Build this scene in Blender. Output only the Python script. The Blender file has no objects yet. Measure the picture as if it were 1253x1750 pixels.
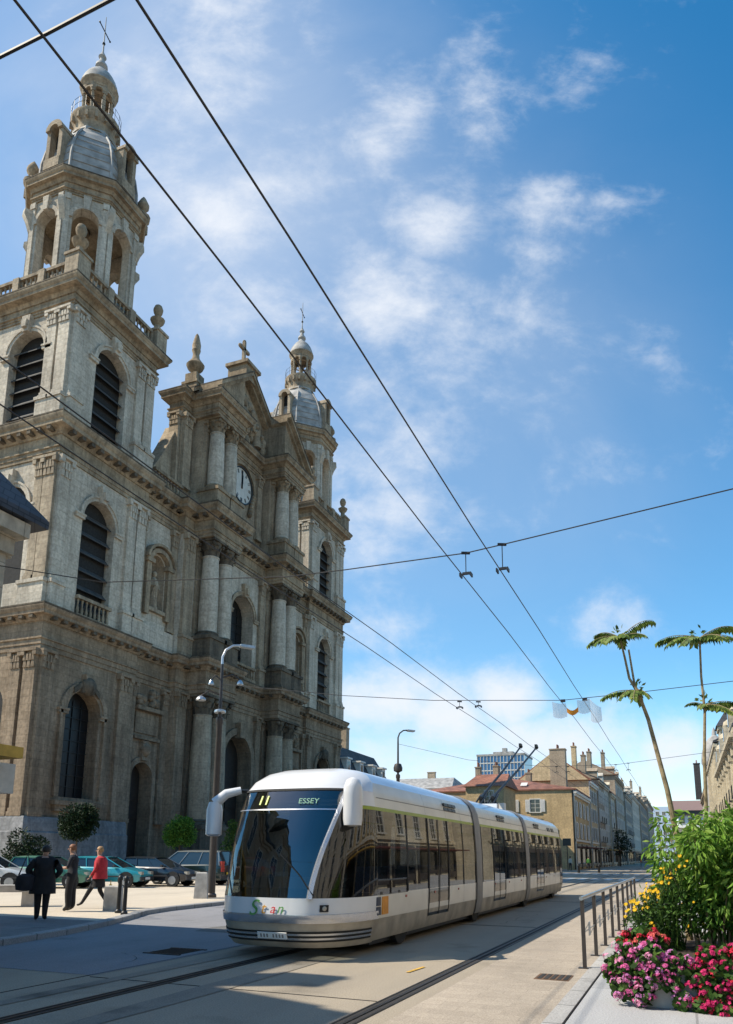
import bpy, bmesh, math, random
import numpy as np
from mathutils import Vector, Matrix
random.seed(7)
PI = math.pi
sc = bpy.context.scene
COL = sc.collection

# ------------------------------------------------------------------ mesh helpers
class MB:
    """collects faces, then links them as ONE mesh object"""
    def __init__(s):
        s.v = []; s.f = []; s.mi = []; s.m = 0
    def add(s, vs, fs):
        b = len(s.v); s.v.extend([tuple(p) for p in vs])
        for f in fs:
            s.f.append(tuple(i + b for i in f)); s.mi.append(s.m)
    def box(s, x0, x1, y0, y1, z0, z1):
        s.add([(x0,y0,z0),(x1,y0,z0),(x1,y1,z0),(x0,y1,z0),(x0,y0,z1),(x1,y0,z1),(x1,y1,z1),(x0,y1,z1)],
              [(0,3,2,1),(4,5,6,7),(0,1,5,4),(1,2,6,5),(2,3,7,6),(3,0,4,7)])
    def obox(s, c, ax, ay, az, hx, hy, hz):
        c = Vector(c); ax = Vector(ax)*hx; ay = Vector(ay)*hy; az = Vector(az)*hz
        P = [c+i*ax+j*ay+k*az for k in (-1,1) for (i,j) in ((-1,-1),(1,-1),(1,1),(-1,1))]
        s.add(P, [(0,3,2,1),(4,5,6,7),(0,1,5,4),(1,2,6,5),(2,3,7,6),(3,0,4,7)])
    def bar(s, a, b, w, h=None, up=(0,0,1)):
        a = Vector(a); b = Vector(b); d = b-a; L = d.length
        if L < 1e-6: return
        d.normalize(); u = Vector(up)
        if abs(d.dot(u)) > .98: u = Vector((1,0,0))
        x = d.cross(u).normalized(); y = x.cross(d)
        s.obox((a+b)/2, d, x, y, L/2, w/2, (h or w)/2)
    def prism(s, fr, poly, d0, d1):
        n = len(poly)
        P = [fr.p(u, d0, z) for u, z in poly] + [fr.p(u, d1, z) for u, z in poly]
        s.add(P, [tuple(range(n)), tuple(range(2*n-1, n-1, -1))] + [(i, i+n, (i+1) % n + n, (i+1) % n) for i in range(n)])
    def fbox(s, fr, u0, u1, d0, d1, z0, z1):
        s.prism(fr, [(u0,z0),(u1,z0),(u1,z1),(u0,z1)], d0, d1)
    def lathe(s, cx, cy, prof, n=16, z0=0, rot=0, caps=True, sx=1, sy=1):
        P = []
        for r, z in prof:
            for i in range(n):
                a = rot + 2*PI*i/n
                P.append((cx+r*sx*math.cos(a), cy+r*sy*math.sin(a), z0+z))
        F = []
        for k in range(len(prof)-1):
            for i in range(n):
                j = (i+1) % n
                F.append((k*n+i, k*n+j, (k+1)*n+j, (k+1)*n+i))
        if caps:
            F.append(tuple(range(n-1, -1, -1))); F.append(tuple((len(prof)-1)*n+i for i in range(n)))
        s.add(P, F)
    def tube(s, pts, r, n=6, caps=True):
        pts = [Vector(p) for p in pts]
        rs = r if isinstance(r, (list, tuple)) else [r]*len(pts)
        P = []; F = []; x = None
        for k, p in enumerate(pts):
            d = (pts[min(k+1, len(pts)-1)]-pts[max(k-1, 0)]).normalized()
            if x is None:
                x = d.cross(Vector((0,0,1)) if abs(d.z) < .9 else Vector((1,0,0))).normalized()
            else:
                x = (x-d*x.dot(d)).normalized()
            y = d.cross(x)
            for i in range(n):
                a = 2*PI*i/n
                P.append(p+(x*math.cos(a)+y*math.sin(a))*rs[k])
        for k in range(len(pts)-1):
            for i in range(n):
                j = (i+1) % n
                F.append((k*n+i, k*n+j, (k+1)*n+j, (k+1)*n+i))
        if caps:
            F.append(tuple(range(n-1, -1, -1))); F.append(tuple((len(pts)-1)*n+i for i in range(n)))
        s.add(P, F)
    def sphere(s, c, r, n=10, m=6, sx=1, sy=1, sz=1):
        prof = [(max(.001, r*math.sin(PI*k/m)), -r*math.cos(PI*k/m)*sz) for k in range(m+1)]
        s.lathe(c[0], c[1], prof, n, c[2], sx=sx, sy=sy)
    def sweep(s, prof, path, closed=False):
        """prof [(out, z)], path plan points; 'out' is to the right of travel, corners mitred"""
        n = len(path); P = []
        def nrm(a, b):
            d = Vector((b[0]-a[0], b[1]-a[1])); d.normalize(); return Vector((d.y, -d.x))
        for i in range(n):
            if closed:
                na = nrm(path[i-1], path[i]); nb = nrm(path[i], path[(i+1) % n])
            else:
                na = nrm(path[i-1], path[i]) if i > 0 else nrm(path[0], path[1])
                nb = nrm(path[i], path[i+1]) if i < n-1 else na
            m = (na+nb)/(1+na.dot(nb))
            for o, z in prof:
                P.append((path[i][0]+m.x*o, path[i][1]+m.y*o, z))
        k = len(prof); F = []
        for i in range(n if closed else n-1):
            a = i*k; b = ((i+1) % n)*k
            for j in range(k-1):
                F.append((a+j, b+j, b+j+1, a+j+1))
            F.append((a+k-1, b+k-1, b, a))
        if not closed:
            F.append(tuple(range(k))); F.append(tuple((n-1)*k+j for j in range(k-1, -1, -1)))
        s.add(P, F)
    def build(s, name, mats, parent=None, smooth=True, recalc=True):
        me = bpy.data.meshes.new(name)
        me.from_pydata(s.v, [], s.f)
        if not isinstance(mats, (list, tuple)): mats = [mats]
        for m in mats: me.materials.append(m)
        me.polygons.foreach_set('material_index', s.mi)
        if recalc:
            bm = bmesh.new(); bm.from_mesh(me)
            bmesh.ops.recalc_face_normals(bm, faces=bm.faces); bm.to_mesh(me); bm.free()
        if smooth:
            me.polygons.foreach_set('use_smooth', [True]*len(me.polygons))
            me.set_sharp_from_angle(angle=.65)
        me.update()
        o = bpy.data.objects.new(name, me); COL.objects.link(o)
        if parent: o.parent = parent
        return o

class Fr:
    """wall frame: u along the wall, d out of it (to the right of u), z up"""
    def __init__(s, ox, oy, ux, uy):
        s.o = (ox, oy); l = math.hypot(ux, uy); s.u = (ux/l, uy/l); s.n = (uy/l, -ux/l)
    def p(s, u, d, z):
        return (s.o[0]+s.u[0]*u+s.n[0]*d, s.o[1]+s.u[1]*u+s.n[1]*d, z)

def arch_pts(uc, w, zsp, rise, n=14):
    return [(uc-w/2*math.cos(PI*i/n), zsp+rise*math.sin(PI*i/n)) for i in range(n+1)]

def wall(mb, fr, u0, u1, z0, z1, ops=(), th=.6, back=None, d=0, bd=None):
    """flat wall with arched openings (uc, w, zsill, zspring, rise): face, reveals; 'back' MB gets the closing panel at depth bd"""
    cur = u0
    def q(a, b, c, e): mb.add([fr.p(*a), fr.p(*b), fr.p(*c), fr.p(*e)], [(0,1,2,3)])
    for uc, w, zs, zp, ri in sorted(ops):
        a, b = uc-w/2, uc+w/2
        q((cur,d,z0),(a,d,z0),(a,d,z1),(cur,d,z1))
        if zs > z0: q((a,d,z0),(b,d,z0),(b,d,zs),(a,d,zs))
        ap = arch_pts(uc, w, zp, ri)
        for i in range(len(ap)-1):
            (ua, za), (ub, zb) = ap[i], ap[i+1]
            q((ua,d,za),(ub,d,zb),(ub,d,z1),(ua,d,z1))
            q((ua,d,za),(ub,d,zb),(ub,d-th,zb),(ua,d-th,za))
        q((a,d,zs),(a,d,zp),(a,d-th,zp),(a,d-th,zs)); q((b,d,zs),(b,d,zp),(b,d-th,zp),(b,d-th,zs))
        q((a,d,zs),(b,d,zs),(b,d-th,zs),(a,d-th,zs))
        if back is not None:
            poly = [(a, zs), (b, zs)] + ap[::-1]
            back.add([fr.p(u, d-(bd or th)+.01, z) for u, z in poly], [tuple(range(len(poly)))])
        cur = b
    q((cur,d,z0),(u1,d,z0),(u1,d,z1),(cur,d,z1))

def arch_band(mb, fr, uc, w, zs, zp, ri, bw, d0, d1, legs=True):
    """raised surround round an arched opening"""
    a = arch_pts(uc, w, zp, ri); b = arch_pts(uc, w+2*bw, zp, ri+bw)
    if legs:
        a = [(uc-w/2, zs)] + a + [(uc+w/2, zs)]; b = [(uc-w/2-bw, zs)] + b + [(uc+w/2+bw, zs)]
    for i in range(len(a)-1):
        mb.prism(fr, [a[i], a[i+1], b[i+1], b[i]], d0, d1)

def tag(o, label=None, cat=None, group=None, kind=None):
    if label: o['label'] = label
    if cat: o['category'] = cat
    if group: o['group'] = group
    if kind: o['kind'] = kind
    return o
def thing(name, label, cat, loc=(0,0,0), rz=0, group=None):
    o = bpy.data.objects.new(name, None); COL.objects.link(o)
    o.location = loc; o.rotation_euler = (0,0,rz); o.empty_display_size = .3
    return tag(o, label, cat, group)
def kids(o): return [c for c in bpy.data.objects if c.parent == o]
def copy_tree(o, parent=None):
    c = o.copy(); COL.objects.link(c)
    if parent is not None: c.parent = parent
    for ch in kids(o): copy_tree(ch, c)
    return c

# ------------------------------------------------------------------ materials
def newmat(name):
    m = bpy.data.materials.new(name); m.use_nodes = True
    nt = m.node_tree
    return m, nt, nt.nodes['Principled BSDF']
def lin(c):
    return tuple(((x/12.92) if x <= .04045 else ((x+.055)/1.055)**2.4) for x in c)+(1,)
def N(nt, t, **kw):
    n = nt.nodes.new(t)
    for k, v in kw.items(): setattr(n, k, v)
    return n
def plain(name, c, rough=.5, metal=0, spec=None, noise=.12, nscale=6, coat=0, bump=0):
    """c is linear albedo; slight dirt / tone variation in the surface itself"""
    m, nt, b = newmat(name)
    tc = N(nt, 'ShaderNodeTexCoord'); nz = N(nt, 'ShaderNodeTexNoise')
    nz.inputs['Scale'].default_value = nscale; nz.inputs['Detail'].default_value = 5
    nt.links.new(tc.outputs['Object'], nz.inputs['Vector'])
    r = N(nt, 'ShaderNodeValToRGB')
    r.color_ramp.elements[0].position = .3; r.color_ramp.elements[1].position = .7
    r.color_ramp.elements[0].color = tuple(x*(1-noise) for x in c)+(1,)
    r.color_ramp.elements[1].color = tuple(min(1, x*(1+noise)) for x in c)+(1,)
    nt.links.new(nz.outputs['Fac'], r.inputs['Fac']); nt.links.new(r.outputs['Color'], b.inputs['Base Color'])
    b.inputs['Roughness'].default_value = rough; b.inputs['Metallic'].default_value = metal
    if spec is not None: b.inputs['Specular IOR Level'].default_value = spec
    if coat: b.inputs['Coat Weight'].default_value = coat; b.inputs['Coat Roughness'].default_value = .05
    if bump:
        bp = N(nt, 'ShaderNodeBump'); bp.inputs['Strength'].default_value = bump; bp.inputs['Distance'].default_value = .02
        nt.links.new(nz.outputs['Fac'], bp.inputs['Height']); nt.links.new(bp.outputs['Normal'], b.inputs['Normal'])
    return m
def stone(name, c1, c2, c3, course=.5, joint=.75, streak=.6, bump=.5, bw=1.1):
    """weathered ashlar: blocks with joints, cloudy tone change, vertical rain streaks, soot patches"""
    m, nt, b = newmat(name); L = nt.links.new
    tc = N(nt, 'ShaderNodeTexCoord'); sp = N(nt, 'ShaderNodeSeparateXYZ'); L(tc.outputs['Object'], sp.inputs[0])
    ad = N(nt, 'ShaderNodeMath', operation='ADD'); L(sp.outputs['X'], ad.inputs[0]); L(sp.outputs['Y'], ad.inputs[1])
    cb = N(nt, 'ShaderNodeCombineXYZ'); L(ad.outputs[0], cb.inputs['X']); L(sp.outputs['Z'], cb.inputs['Y'])
    br = N(nt, 'ShaderNodeTexBrick'); L(cb.outputs[0], br.inputs['Vector'])
    br.inputs['Scale'].default_value = 1; br.inputs['Row Height'].default_value = course; br.inputs['Brick Width'].default_value = bw
    br.inputs['Mortar Size'].default_value = .012; br.inputs['Mortar Smooth'].default_value = .3
    br.inputs['Color1'].default_value = (1,1,1,1); br.inputs['Color2'].default_value = (.84,.84,.84,1); br.inputs['Mortar'].default_value = (joint,)*3+(1,)
    n1 = N(nt, 'ShaderNodeTexNoise'); n1.inputs['Scale'].default_value = .35; n1.inputs['Detail'].default_value = 8; n1.inputs['Roughness'].default_value = .65
    L(tc.outputs['Object'], n1.inputs['Vector'])
    mp = N(nt, 'ShaderNodeMapping'); mp.inputs['Scale'].default_value = (1.6,1.6,.12); L(tc.outputs['Object'], mp.inputs['Vector'])
    n2 = N(nt, 'ShaderNodeTexNoise'); n2.inputs['Scale'].default_value = 1; n2.inputs['Detail'].default_value = 7; n2.inputs['Roughness'].default_value = .7
    L(mp.outputs[0], n2.inputs['Vector'])
    n3 = N(nt, 'ShaderNodeTexNoise'); n3.inputs['Scale'].default_value = 5; n3.inputs['Detail'].default_value = 6; L(tc.outputs['Object'], n3.inputs['Vector'])
    r1 = N(nt, 'ShaderNodeValToRGB'); e = r1.color_ramp.elements
    e[0].position = .36; e[0].color = c2+(1,); e[1].position = .6; e[1].color = c1+(1,); L(n1.outputs['Fac'], r1.inputs['Fac'])
    r2 = N(nt, 'ShaderNodeValToRGB'); e = r2.color_ramp.elements
    e[0].position = .34; e[0].color = (streak,)*3+(1,); e[1].position = .56; e[1].color = (0,0,0,1); L(n2.outputs['Fac'], r2.inputs['Fac'])
    mx = N(nt, 'ShaderNodeMixRGB'); mx.blend_type = 'MIX'; L(r2.outputs['Color'], mx.inputs['Fac']); L(r1.outputs['Color'], mx.inputs['Color1']); mx.inputs['Color2'].default_value = c3+(1,)
    m2 = N(nt, 'ShaderNodeMixRGB'); m2.blend_type = 'MULTIPLY'; m2.inputs['Fac'].default_value = 1; L(mx.outputs[0], m2.inputs['Color1']); L(br.outputs['Color'], m2.inputs['Color2'])
    r3 = N(nt, 'ShaderNodeMapRange'); r3.inputs['From Min'].default_value = .3; r3.inputs['From Max'].default_value = .7; r3.inputs['To Min'].default_value = .78; r3.inputs['To Max'].default_value = 1.18
    L(n3.outputs['Fac'], r3.inputs['Value'])
    m3 = N(nt, 'ShaderNodeMixRGB'); m3.blend_type = 'MULTIPLY'; m3.inputs['Fac'].default_value = 1; L(m2.outputs[0], m3.inputs['Color1']); L(r3.outputs['Result'], m3.inputs['Color2'])
    L(m3.outputs[0], b.inputs['Base Color']); b.inputs['Roughness'].default_value = .92; b.inputs['Specular IOR Level'].default_value = .2
    a2 = N(nt, 'ShaderNodeMath', operation='MULTIPLY_ADD'); L(br.outputs['Fac'], a2.inputs[0]); a2.inputs[1].default_value = -.6; L(n3.outputs['Fac'], a2.inputs[2])
    bp = N(nt, 'ShaderNodeBump'); bp.inputs['Strength'].default_value = bump; bp.inputs['Distance'].default_value = .04
    L(a2.outputs[0], bp.inputs['Height']); L(bp.outputs['Normal'], b.inputs['Normal'])
    return m
def leafmat(name, cols, rough=.55, trans=.0):
    """every leaf (mesh island) gets its own tone"""
    m, nt, b = newmat(name); L = nt.links.new
    g = N(nt, 'ShaderNodeNewGeometry'); r = N(nt, 'ShaderNodeValToRGB')
    e = r.color_ramp.elements
    while len(e) < len(cols): e.new(.5)
    for i, c in enumerate(cols):
        e[i].position = i/(len(cols)-1); e[i].color = c+(1,)
    L(g.outputs['Random Per Island'], r.inputs['Fac']); L(r.outputs['Color'], b.inputs['Base Color'])
    b.inputs['Roughness'].default_value = rough; b.inputs['Specular IOR Level'].default_value = .2
    if trans:
        t = N(nt, 'ShaderNodeBsdfTranslucent'); L(r.outputs['Color'], t.inputs['Color'])
        a = N(nt, 'ShaderNodeMixShader'); a.inputs[0].default_value = trans
        L(b.outputs[0], a.inputs[1]); L(t.outputs[0], a.inputs[2])
        L(a.outputs[0], nt.nodes['Material Output'].inputs['Surface'])
    return m
def glass(name, c=(.012,.014,.016), rough=.03, spec=.8, wob=.0, coat=0, ior=1.5):
    m, nt, b = newmat(name)
    b.inputs['Base Color'].default_value = c+(1,); b.inputs['Roughness'].default_value = rough
    b.inputs['Specular IOR Level'].default_value = spec; b.inputs['IOR'].default_value = ior
    if wob:
        tc = N(nt, 'ShaderNodeTexCoord'); nz = N(nt, 'ShaderNodeTexNoise'); nz.inputs['Scale'].default_value = 1.3; nz.inputs['Detail'].default_value = 3
        nt.links.new(tc.outputs['Object'], nz.inputs['Vector'])
        bp = N(nt, 'ShaderNodeBump'); bp.inputs['Strength'].default_value = wob; bp.inputs['Distance'].default_value = .05
        nt.links.new(nz.outputs['Fac'], bp.inputs['Height']); nt.links.new(bp.outputs['Normal'], b.inputs['Normal'])
    return m
def ground(name, c1, c2, scale=.5, fine=60, slab=None, joint=.6, rough=.9, seam=None, patch=.5):
    m, nt, b = newmat(name); L = nt.links.new
    tc = N(nt, 'ShaderNodeTexCoord')
    n1 = N(nt, 'ShaderNodeTexNoise'); n1.inputs['Scale'].default_value = scale; n1.inputs['Detail'].default_value = 9; n1.inputs['Roughness'].default_value = .65
    mp = N(nt, 'ShaderNodeMapping'); mp.inputs['Scale'].default_value = (1.5,.35,1); L(tc.outputs['Object'], mp.inputs['Vector']); L(mp.outputs[0], n1.inputs['Vector'])
    n2 = N(nt, 'ShaderNodeTexNoise'); n2.inputs['Scale'].default_value = fine; n2.inputs['Detail'].default_value = 3; L(tc.outputs['Object'], n2.inputs['Vector'])
    r = N(nt, 'ShaderNodeValToRGB'); e = r.color_ramp.elements
    e[0].position = .35; e[0].color = c2+(1,); e[1].position = .65; e[1].color = c1+(1,); L(n1.outputs['Fac'], r.inputs['Fac'])
    r3 = N(nt, 'ShaderNodeMapRange'); r3.inputs['From Min'].default_value = .3; r3.inputs['From Max'].default_value = .7; r3.inputs['To Min'].default_value = .72; r3.inputs['To Max'].default_value = 1.25
    L(n2.outputs['Fac'], r3.inputs['Value'])
    m3 = N(nt, 'ShaderNodeMixRGB'); m3.blend_type = 'MULTIPLY'; m3.inputs['Fac'].default_value = 1; L(r.outputs['Color'], m3.inputs['Color1']); L(r3.outputs['Result'], m3.inputs['Color2'])
    out = m3.outputs[0]; h = n2.outputs['Fac']
    if slab:
        br = N(nt, 'ShaderNodeTexBrick'); L(tc.outputs['Object'], br.inputs['Vector']); br.inputs['Scale'].default_value = 1
        br.inputs['Brick Width'].default_value = slab[0]; br.inputs['Row Height'].default_value = slab[1]; br.inputs['Mortar Size'].default_value = slab[2]
        br.inputs['Color1'].default_value = (1,1,1,1); br.inputs['Color2'].default_value = (.86,.86,.86,1); br.inputs['Mortar'].default_value = (joint,)*3+(1,)
        m4 = N(nt, 'ShaderNodeMixRGB'); m4.blend_type = 'MULTIPLY'; m4.inputs['Fac'].default_value = 1; L(out, m4.inputs['Color1']); L(br.outputs['Color'], m4.inputs['Color2'])
        out = m4.outputs[0]
    # oil and tyre stains with a shape of their own
    n4 = N(nt, 'ShaderNodeTexNoise'); n4.inputs['Scale'].default_value = .9; n4.inputs['Detail'].default_value = 6; L(tc.outputs['Object'], n4.inputs['Vector'])
    r4 = N(nt, 'ShaderNodeMapRange'); r4.inputs['From Min'].default_value = .58; r4.inputs['From Max'].default_value = .72; r4.inputs['To Min'].default_value = 1; r4.inputs['To Max'].default_value = patch
    L(n4.outputs['Fac'], r4.inputs['Value'])
    m5 = N(nt, 'ShaderNodeMixRGB'); m5.blend_type = 'MULTIPLY'; m5.inputs['Fac'].default_value = 1; L(out, m5.inputs['Color1']); L(r4.outputs['Result'], m5.inputs['Color2'])
    L(m5.outputs[0], b.inputs['Base Color'])
    b.inputs['Roughness'].default_value = rough; b.inputs['Specular IOR Level'].default_value = .3
    bp = N(nt, 'ShaderNodeBump'); bp.inputs['Strength'].default_value = .35; bp.inputs['Distance'].default_value = .01
    L(h, bp.inputs['Height']); L(bp.outputs['Normal'], b.inputs['Normal'])
    return m
def tiles(name, c1, c2, row=.3, bw=.22):
    m, nt, b = newmat(name); L = nt.links.new
    tc = N(nt, 'ShaderNodeTexCoord'); sp = N(nt, 'ShaderNodeSeparateXYZ'); L(tc.outputs['Object'], sp.inputs[0])
    ad = N(nt, 'ShaderNodeMath', operation='ADD'); L(sp.outputs['X'], ad.inputs[0]); L(sp.outputs['Y'], ad.inputs[1])
    cb = N(nt, 'ShaderNodeCombineXYZ'); L(ad.outputs[0], cb.inputs['X']); L(sp.outputs['Z'], cb.inputs['Y'])
    br = N(nt, 'ShaderNodeTexBrick'); L(cb.outputs[0], br.inputs['Vector']); br.inputs['Scale'].default_value = 1
    br.inputs['Brick Width'].default_value = bw; br.inputs['Row Height'].default_value = row; br.inputs['Mortar Size'].default_value = .015
    br.inputs['Color1'].default_value = c1+(1,); br.inputs['Color2'].default_value = c2+(1,); br.inputs['Mortar'].default_value = tuple(x*.45 for x in c2)+(1,)
    n1 = N(nt, 'ShaderNodeTexNoise'); n1.inputs['Scale'].default_value = .8; n1.inputs['Detail'].default_value = 6; L(tc.outputs['Object'], n1.inputs['Vector'])
    r3 = N(nt, 'ShaderNodeMapRange'); r3.inputs['From Min'].default_value = .3; r3.inputs['From Max'].default_value = .7; r3.inputs['To Min'].default_value = .65; r3.inputs['To Max'].default_value = 1.3
    L(n1.outputs['Fac'], r3.inputs['Value'])
    m3 = N(nt, 'ShaderNodeMixRGB'); m3.blend_type = 'MULTIPLY'; m3.inputs['Fac'].default_value = 1; L(br.outputs['Color'], m3.inputs['Color1']); L(r3.outputs['Result'], m3.inputs['Color2'])
    L(m3.outputs[0], b.inputs['Base Color']); b.inputs['Roughness'].default_value = .7
    return m

M = {}
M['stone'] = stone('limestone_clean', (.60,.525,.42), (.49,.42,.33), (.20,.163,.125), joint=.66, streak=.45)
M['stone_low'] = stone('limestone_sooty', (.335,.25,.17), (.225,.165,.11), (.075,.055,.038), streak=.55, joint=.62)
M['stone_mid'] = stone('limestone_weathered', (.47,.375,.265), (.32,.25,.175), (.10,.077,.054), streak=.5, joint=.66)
M['corn'] = stone('cornice_limestone', (.42,.325,.22), (.27,.205,.135), (.085,.064,.044), joint=.8, streak=.6, bw=1.6)
M['corn_top'] = stone('cornice_sooty', (.18,.145,.105), (.105,.084,.062), (.045,.037,.03), joint=.9, streak=.8, bw=1.6)
M['plinth'] = stone('plinth_limestone', (.3,.29,.285), (.2,.195,.19), (.09,.088,.085))
M['zinc'] = plain('weathered_zinc', (.30,.285,.265), .75, .0, noise=.4, nscale=1.2)
M['slate'] = tiles('slate', (.05,.052,.06), (.035,.037,.043), .25, .3)
M['redtile'] = tiles('red_clay_tile', (.30,.125,.075), (.22,.09,.055))
M['dark'] = plain('dark_interior', (.018,.017,.016), .9, noise=.4)
M['louvre'] = plain('weathered_oak_louvre', (.055,.05,.045), .8, noise=.35, nscale=2)
M['leadglass'] = glass('leaded_glass', (.012,.012,.013), .35, .3, .3)
M['door'] = plain('old_oak', (.02,.014,.01), .6, noise=.4, nscale=3)
M['iron'] = plain('black_iron', (.02,.02,.021), .45, .3)
M['steel'] = plain('grey_steel', (.32,.33,.34), .35, .7)
M['wire'] = plain('copper_wire', (.03,.028,.028), .6, .2)
M['conc'] = plain('concrete', (.42,.40,.37), .9, noise=.25, nscale=4, bump=.3)
M['clock'] = plain('clock_enamel', (.58,.55,.49), .6, noise=.15, nscale=2)
M['black'] = plain('black_paint', (.012,.012,.012), .4)
M['white'] = plain('white_paint', (.78,.78,.76), .5, noise=.04)

def tinted(name, t, ior, rough=.015):
    """tinted pane: mirror share from Fresnel, the rest lets one look in"""
    m, nt, b = newmat(name); L = nt.links.new
    g = N(nt, 'ShaderNodeBsdfGlossy'); g.inputs['Roughness'].default_value = rough; g.inputs['Color'].default_value = (1,1,1,1)
    tr = N(nt, 'ShaderNodeBsdfTransparent'); tr.inputs['Color'].default_value = t+(1,)
    ge = N(nt, 'ShaderNodeNewGeometry'); dt = N(nt, 'ShaderNodeVectorMath', operation='DOT_PRODUCT'); L(ge.outputs['Incoming'], dt.inputs[0]); L(ge.outputs['Normal'], dt.inputs[1])
    ab = N(nt, 'ShaderNodeMath', operation='ABSOLUTE'); L(dt.outputs['Value'], ab.inputs[0])
    su = N(nt, 'ShaderNodeMath', operation='SUBTRACT'); su.inputs[0].default_value = 1; L(ab.outputs[0], su.inputs[1])
    pw = N(nt, 'ShaderNodeMath', operation='POWER'); L(su.outputs[0], pw.inputs[0]); pw.inputs[1].default_value = 5
    f0 = ((ior-1)/(ior+1))**2; f = N(nt, 'ShaderNodeMath', operation='MULTIPLY_ADD'); L(pw.outputs[0], f.inputs[0]); f.inputs[1].default_value = (1-f0)*.8; f.inputs[2].default_value = f0
    x = N(nt, 'ShaderNodeMixShader'); L(f.outputs[0], x.inputs[0]); L(tr.outputs[0], x.inputs[1]); L(g.outputs[0], x.inputs[2])
    L(x.outputs[0], nt.nodes['Material Output'].inputs['Surface']); return m
# ------------------------------------------------------------------ camera, sun, sky
yaw, pitch, roll = [math.radians(a) for a in (-22.38772712, 11.59431116, 0.53696121)]
cy, sy, cp, sp_ = math.cos(yaw), math.sin(yaw), math.cos(pitch), math.sin(pitch)
fwd = Vector((sy*cp, cy*cp, sp_)); rgt = Vector((cy, -sy, 0)); upv = rgt.cross(fwd)
r2 = math.cos(roll)*rgt+math.sin(roll)*upv; u2 = -math.sin(roll)*rgt+math.cos(roll)*upv
cd = bpy.data.cameras.new('camera'); cam = bpy.data.objects.new('camera', cd); COL.objects.link(cam)
Rm = Matrix((r2, u2, -fwd)).transposed().to_4x4()
cam.matrix_world = Matrix.Translation((0,0,1.7)) @ Rm
cd.sensor_fit = 'VERTICAL'; cd.sensor_height = 36; cd.sensor_width = 36*1253/1750
cd.lens = 1301.467/1750*36; cd.shift_y = (1194.357-875)/1750; cd.clip_start = .05; cd.clip_end = 5000
sc.camera = cam

SUN = Vector((-.75, -.42, 1.0)).normalized()
sl = bpy.data.lights.new('sun', 'SUN'); sl.energy = 3.5; sl.angle = math.radians(.53); sl.color = (1, .91, .75)
so = bpy.data.objects.new('sun', sl); COL.objects.link(so)
so.rotation_euler = SUN.to_track_quat('Z', 'Y').to_euler(); so.location = (-60, -30, 90)

w = bpy.data.worlds.new('World'); sc.world = w; w.use_nodes = True
nt = w.node_tree; L = nt.links.new
bg = nt.nodes['Background']; bg.inputs['Strength'].default_value = .14
sky = N(nt, 'ShaderNodeTexSky'); sky.sky_type = 'NISHITA'; sky.sun_disc = False
sky.sun_elevation = math.asin(SUN.z); sky.sun_rotation = math.atan2(SUN.x, SUN.y)
sky.air_density = 1.0; sky.dust_density = .25; sky.ozone_density = 1.2; sky.altitude = 200
hs = N(nt, 'ShaderNodeHueSaturation'); hs.inputs['Saturation'].default_value = 1.4; hs.inputs['Hue'].default_value = .49; hs.inputs['Value'].default_value = .8
L(sky.outputs[0], hs.inputs['Color'])
tc = N(nt, 'ShaderNodeTexCoord')
def vdot(v):
    n = N(nt, 'ShaderNodeVectorMath', operation='DOT_PRODUCT'); L(tc.outputs['Generated'], n.inputs[0]); n.inputs[1].default_value = v; return n.outputs['Value']
def mth(op, a, b=None, c=None, clamp=False):
    n = N(nt, 'ShaderNodeMath', operation=op); n.use_clamp = clamp
    for i, x in enumerate((a, b, c)):
        if x is None: continue
        if isinstance(x, (int, float)): n.inputs[i].default_value = x
        else: L(x, n.inputs[i])
    return n.outputs[0]
# cloud layer seen towards the street: bearing (u) and height (v) of a direction
df = mth('MAXIMUM', vdot((-.38087, .92463, 0)), .08)
uu = mth('DIVIDE', vdot((.92463, .38087, 0)), df); vv = mth('DIVIDE', vdot((0, 0, 1)), df)
uv = N(nt, 'ShaderNodeCombineXYZ'); L(uu, uv.inputs[0]); L(vv, uv.inputs[1])
def noise(scale, detail, rough, dist, loc, sc_=(1,1,1), rot=0):
    mp = N(nt, 'ShaderNodeMapping'); mp.inputs['Location'].default_value = loc; mp.inputs['Scale'].default_value = sc_; mp.inputs['Rotation'].default_value = (0,0,rot)
    L(uv.outputs[0], mp.inputs['Vector'])
    n = N(nt, 'ShaderNodeTexNoise'); n.inputs['Scale'].default_value = scale; n.inputs['Detail'].default_value = detail
    n.inputs['Roughness'].default_value = rough; n.inputs['Distortion'].default_value = dist
    L(mp.outputs[0], n.inputs['Vector']); return n.outputs['Fac']
nA = noise(6.5, 10, .62, .25, (3.1, 1.7, 0)); nB = noise(2.6, 6, .55, .4, (7.7, 2.2, 0)); nC = noise(17, 9, .65, .2, (1.3, 9.1, 0), (1,1.5,1), .4)
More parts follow.
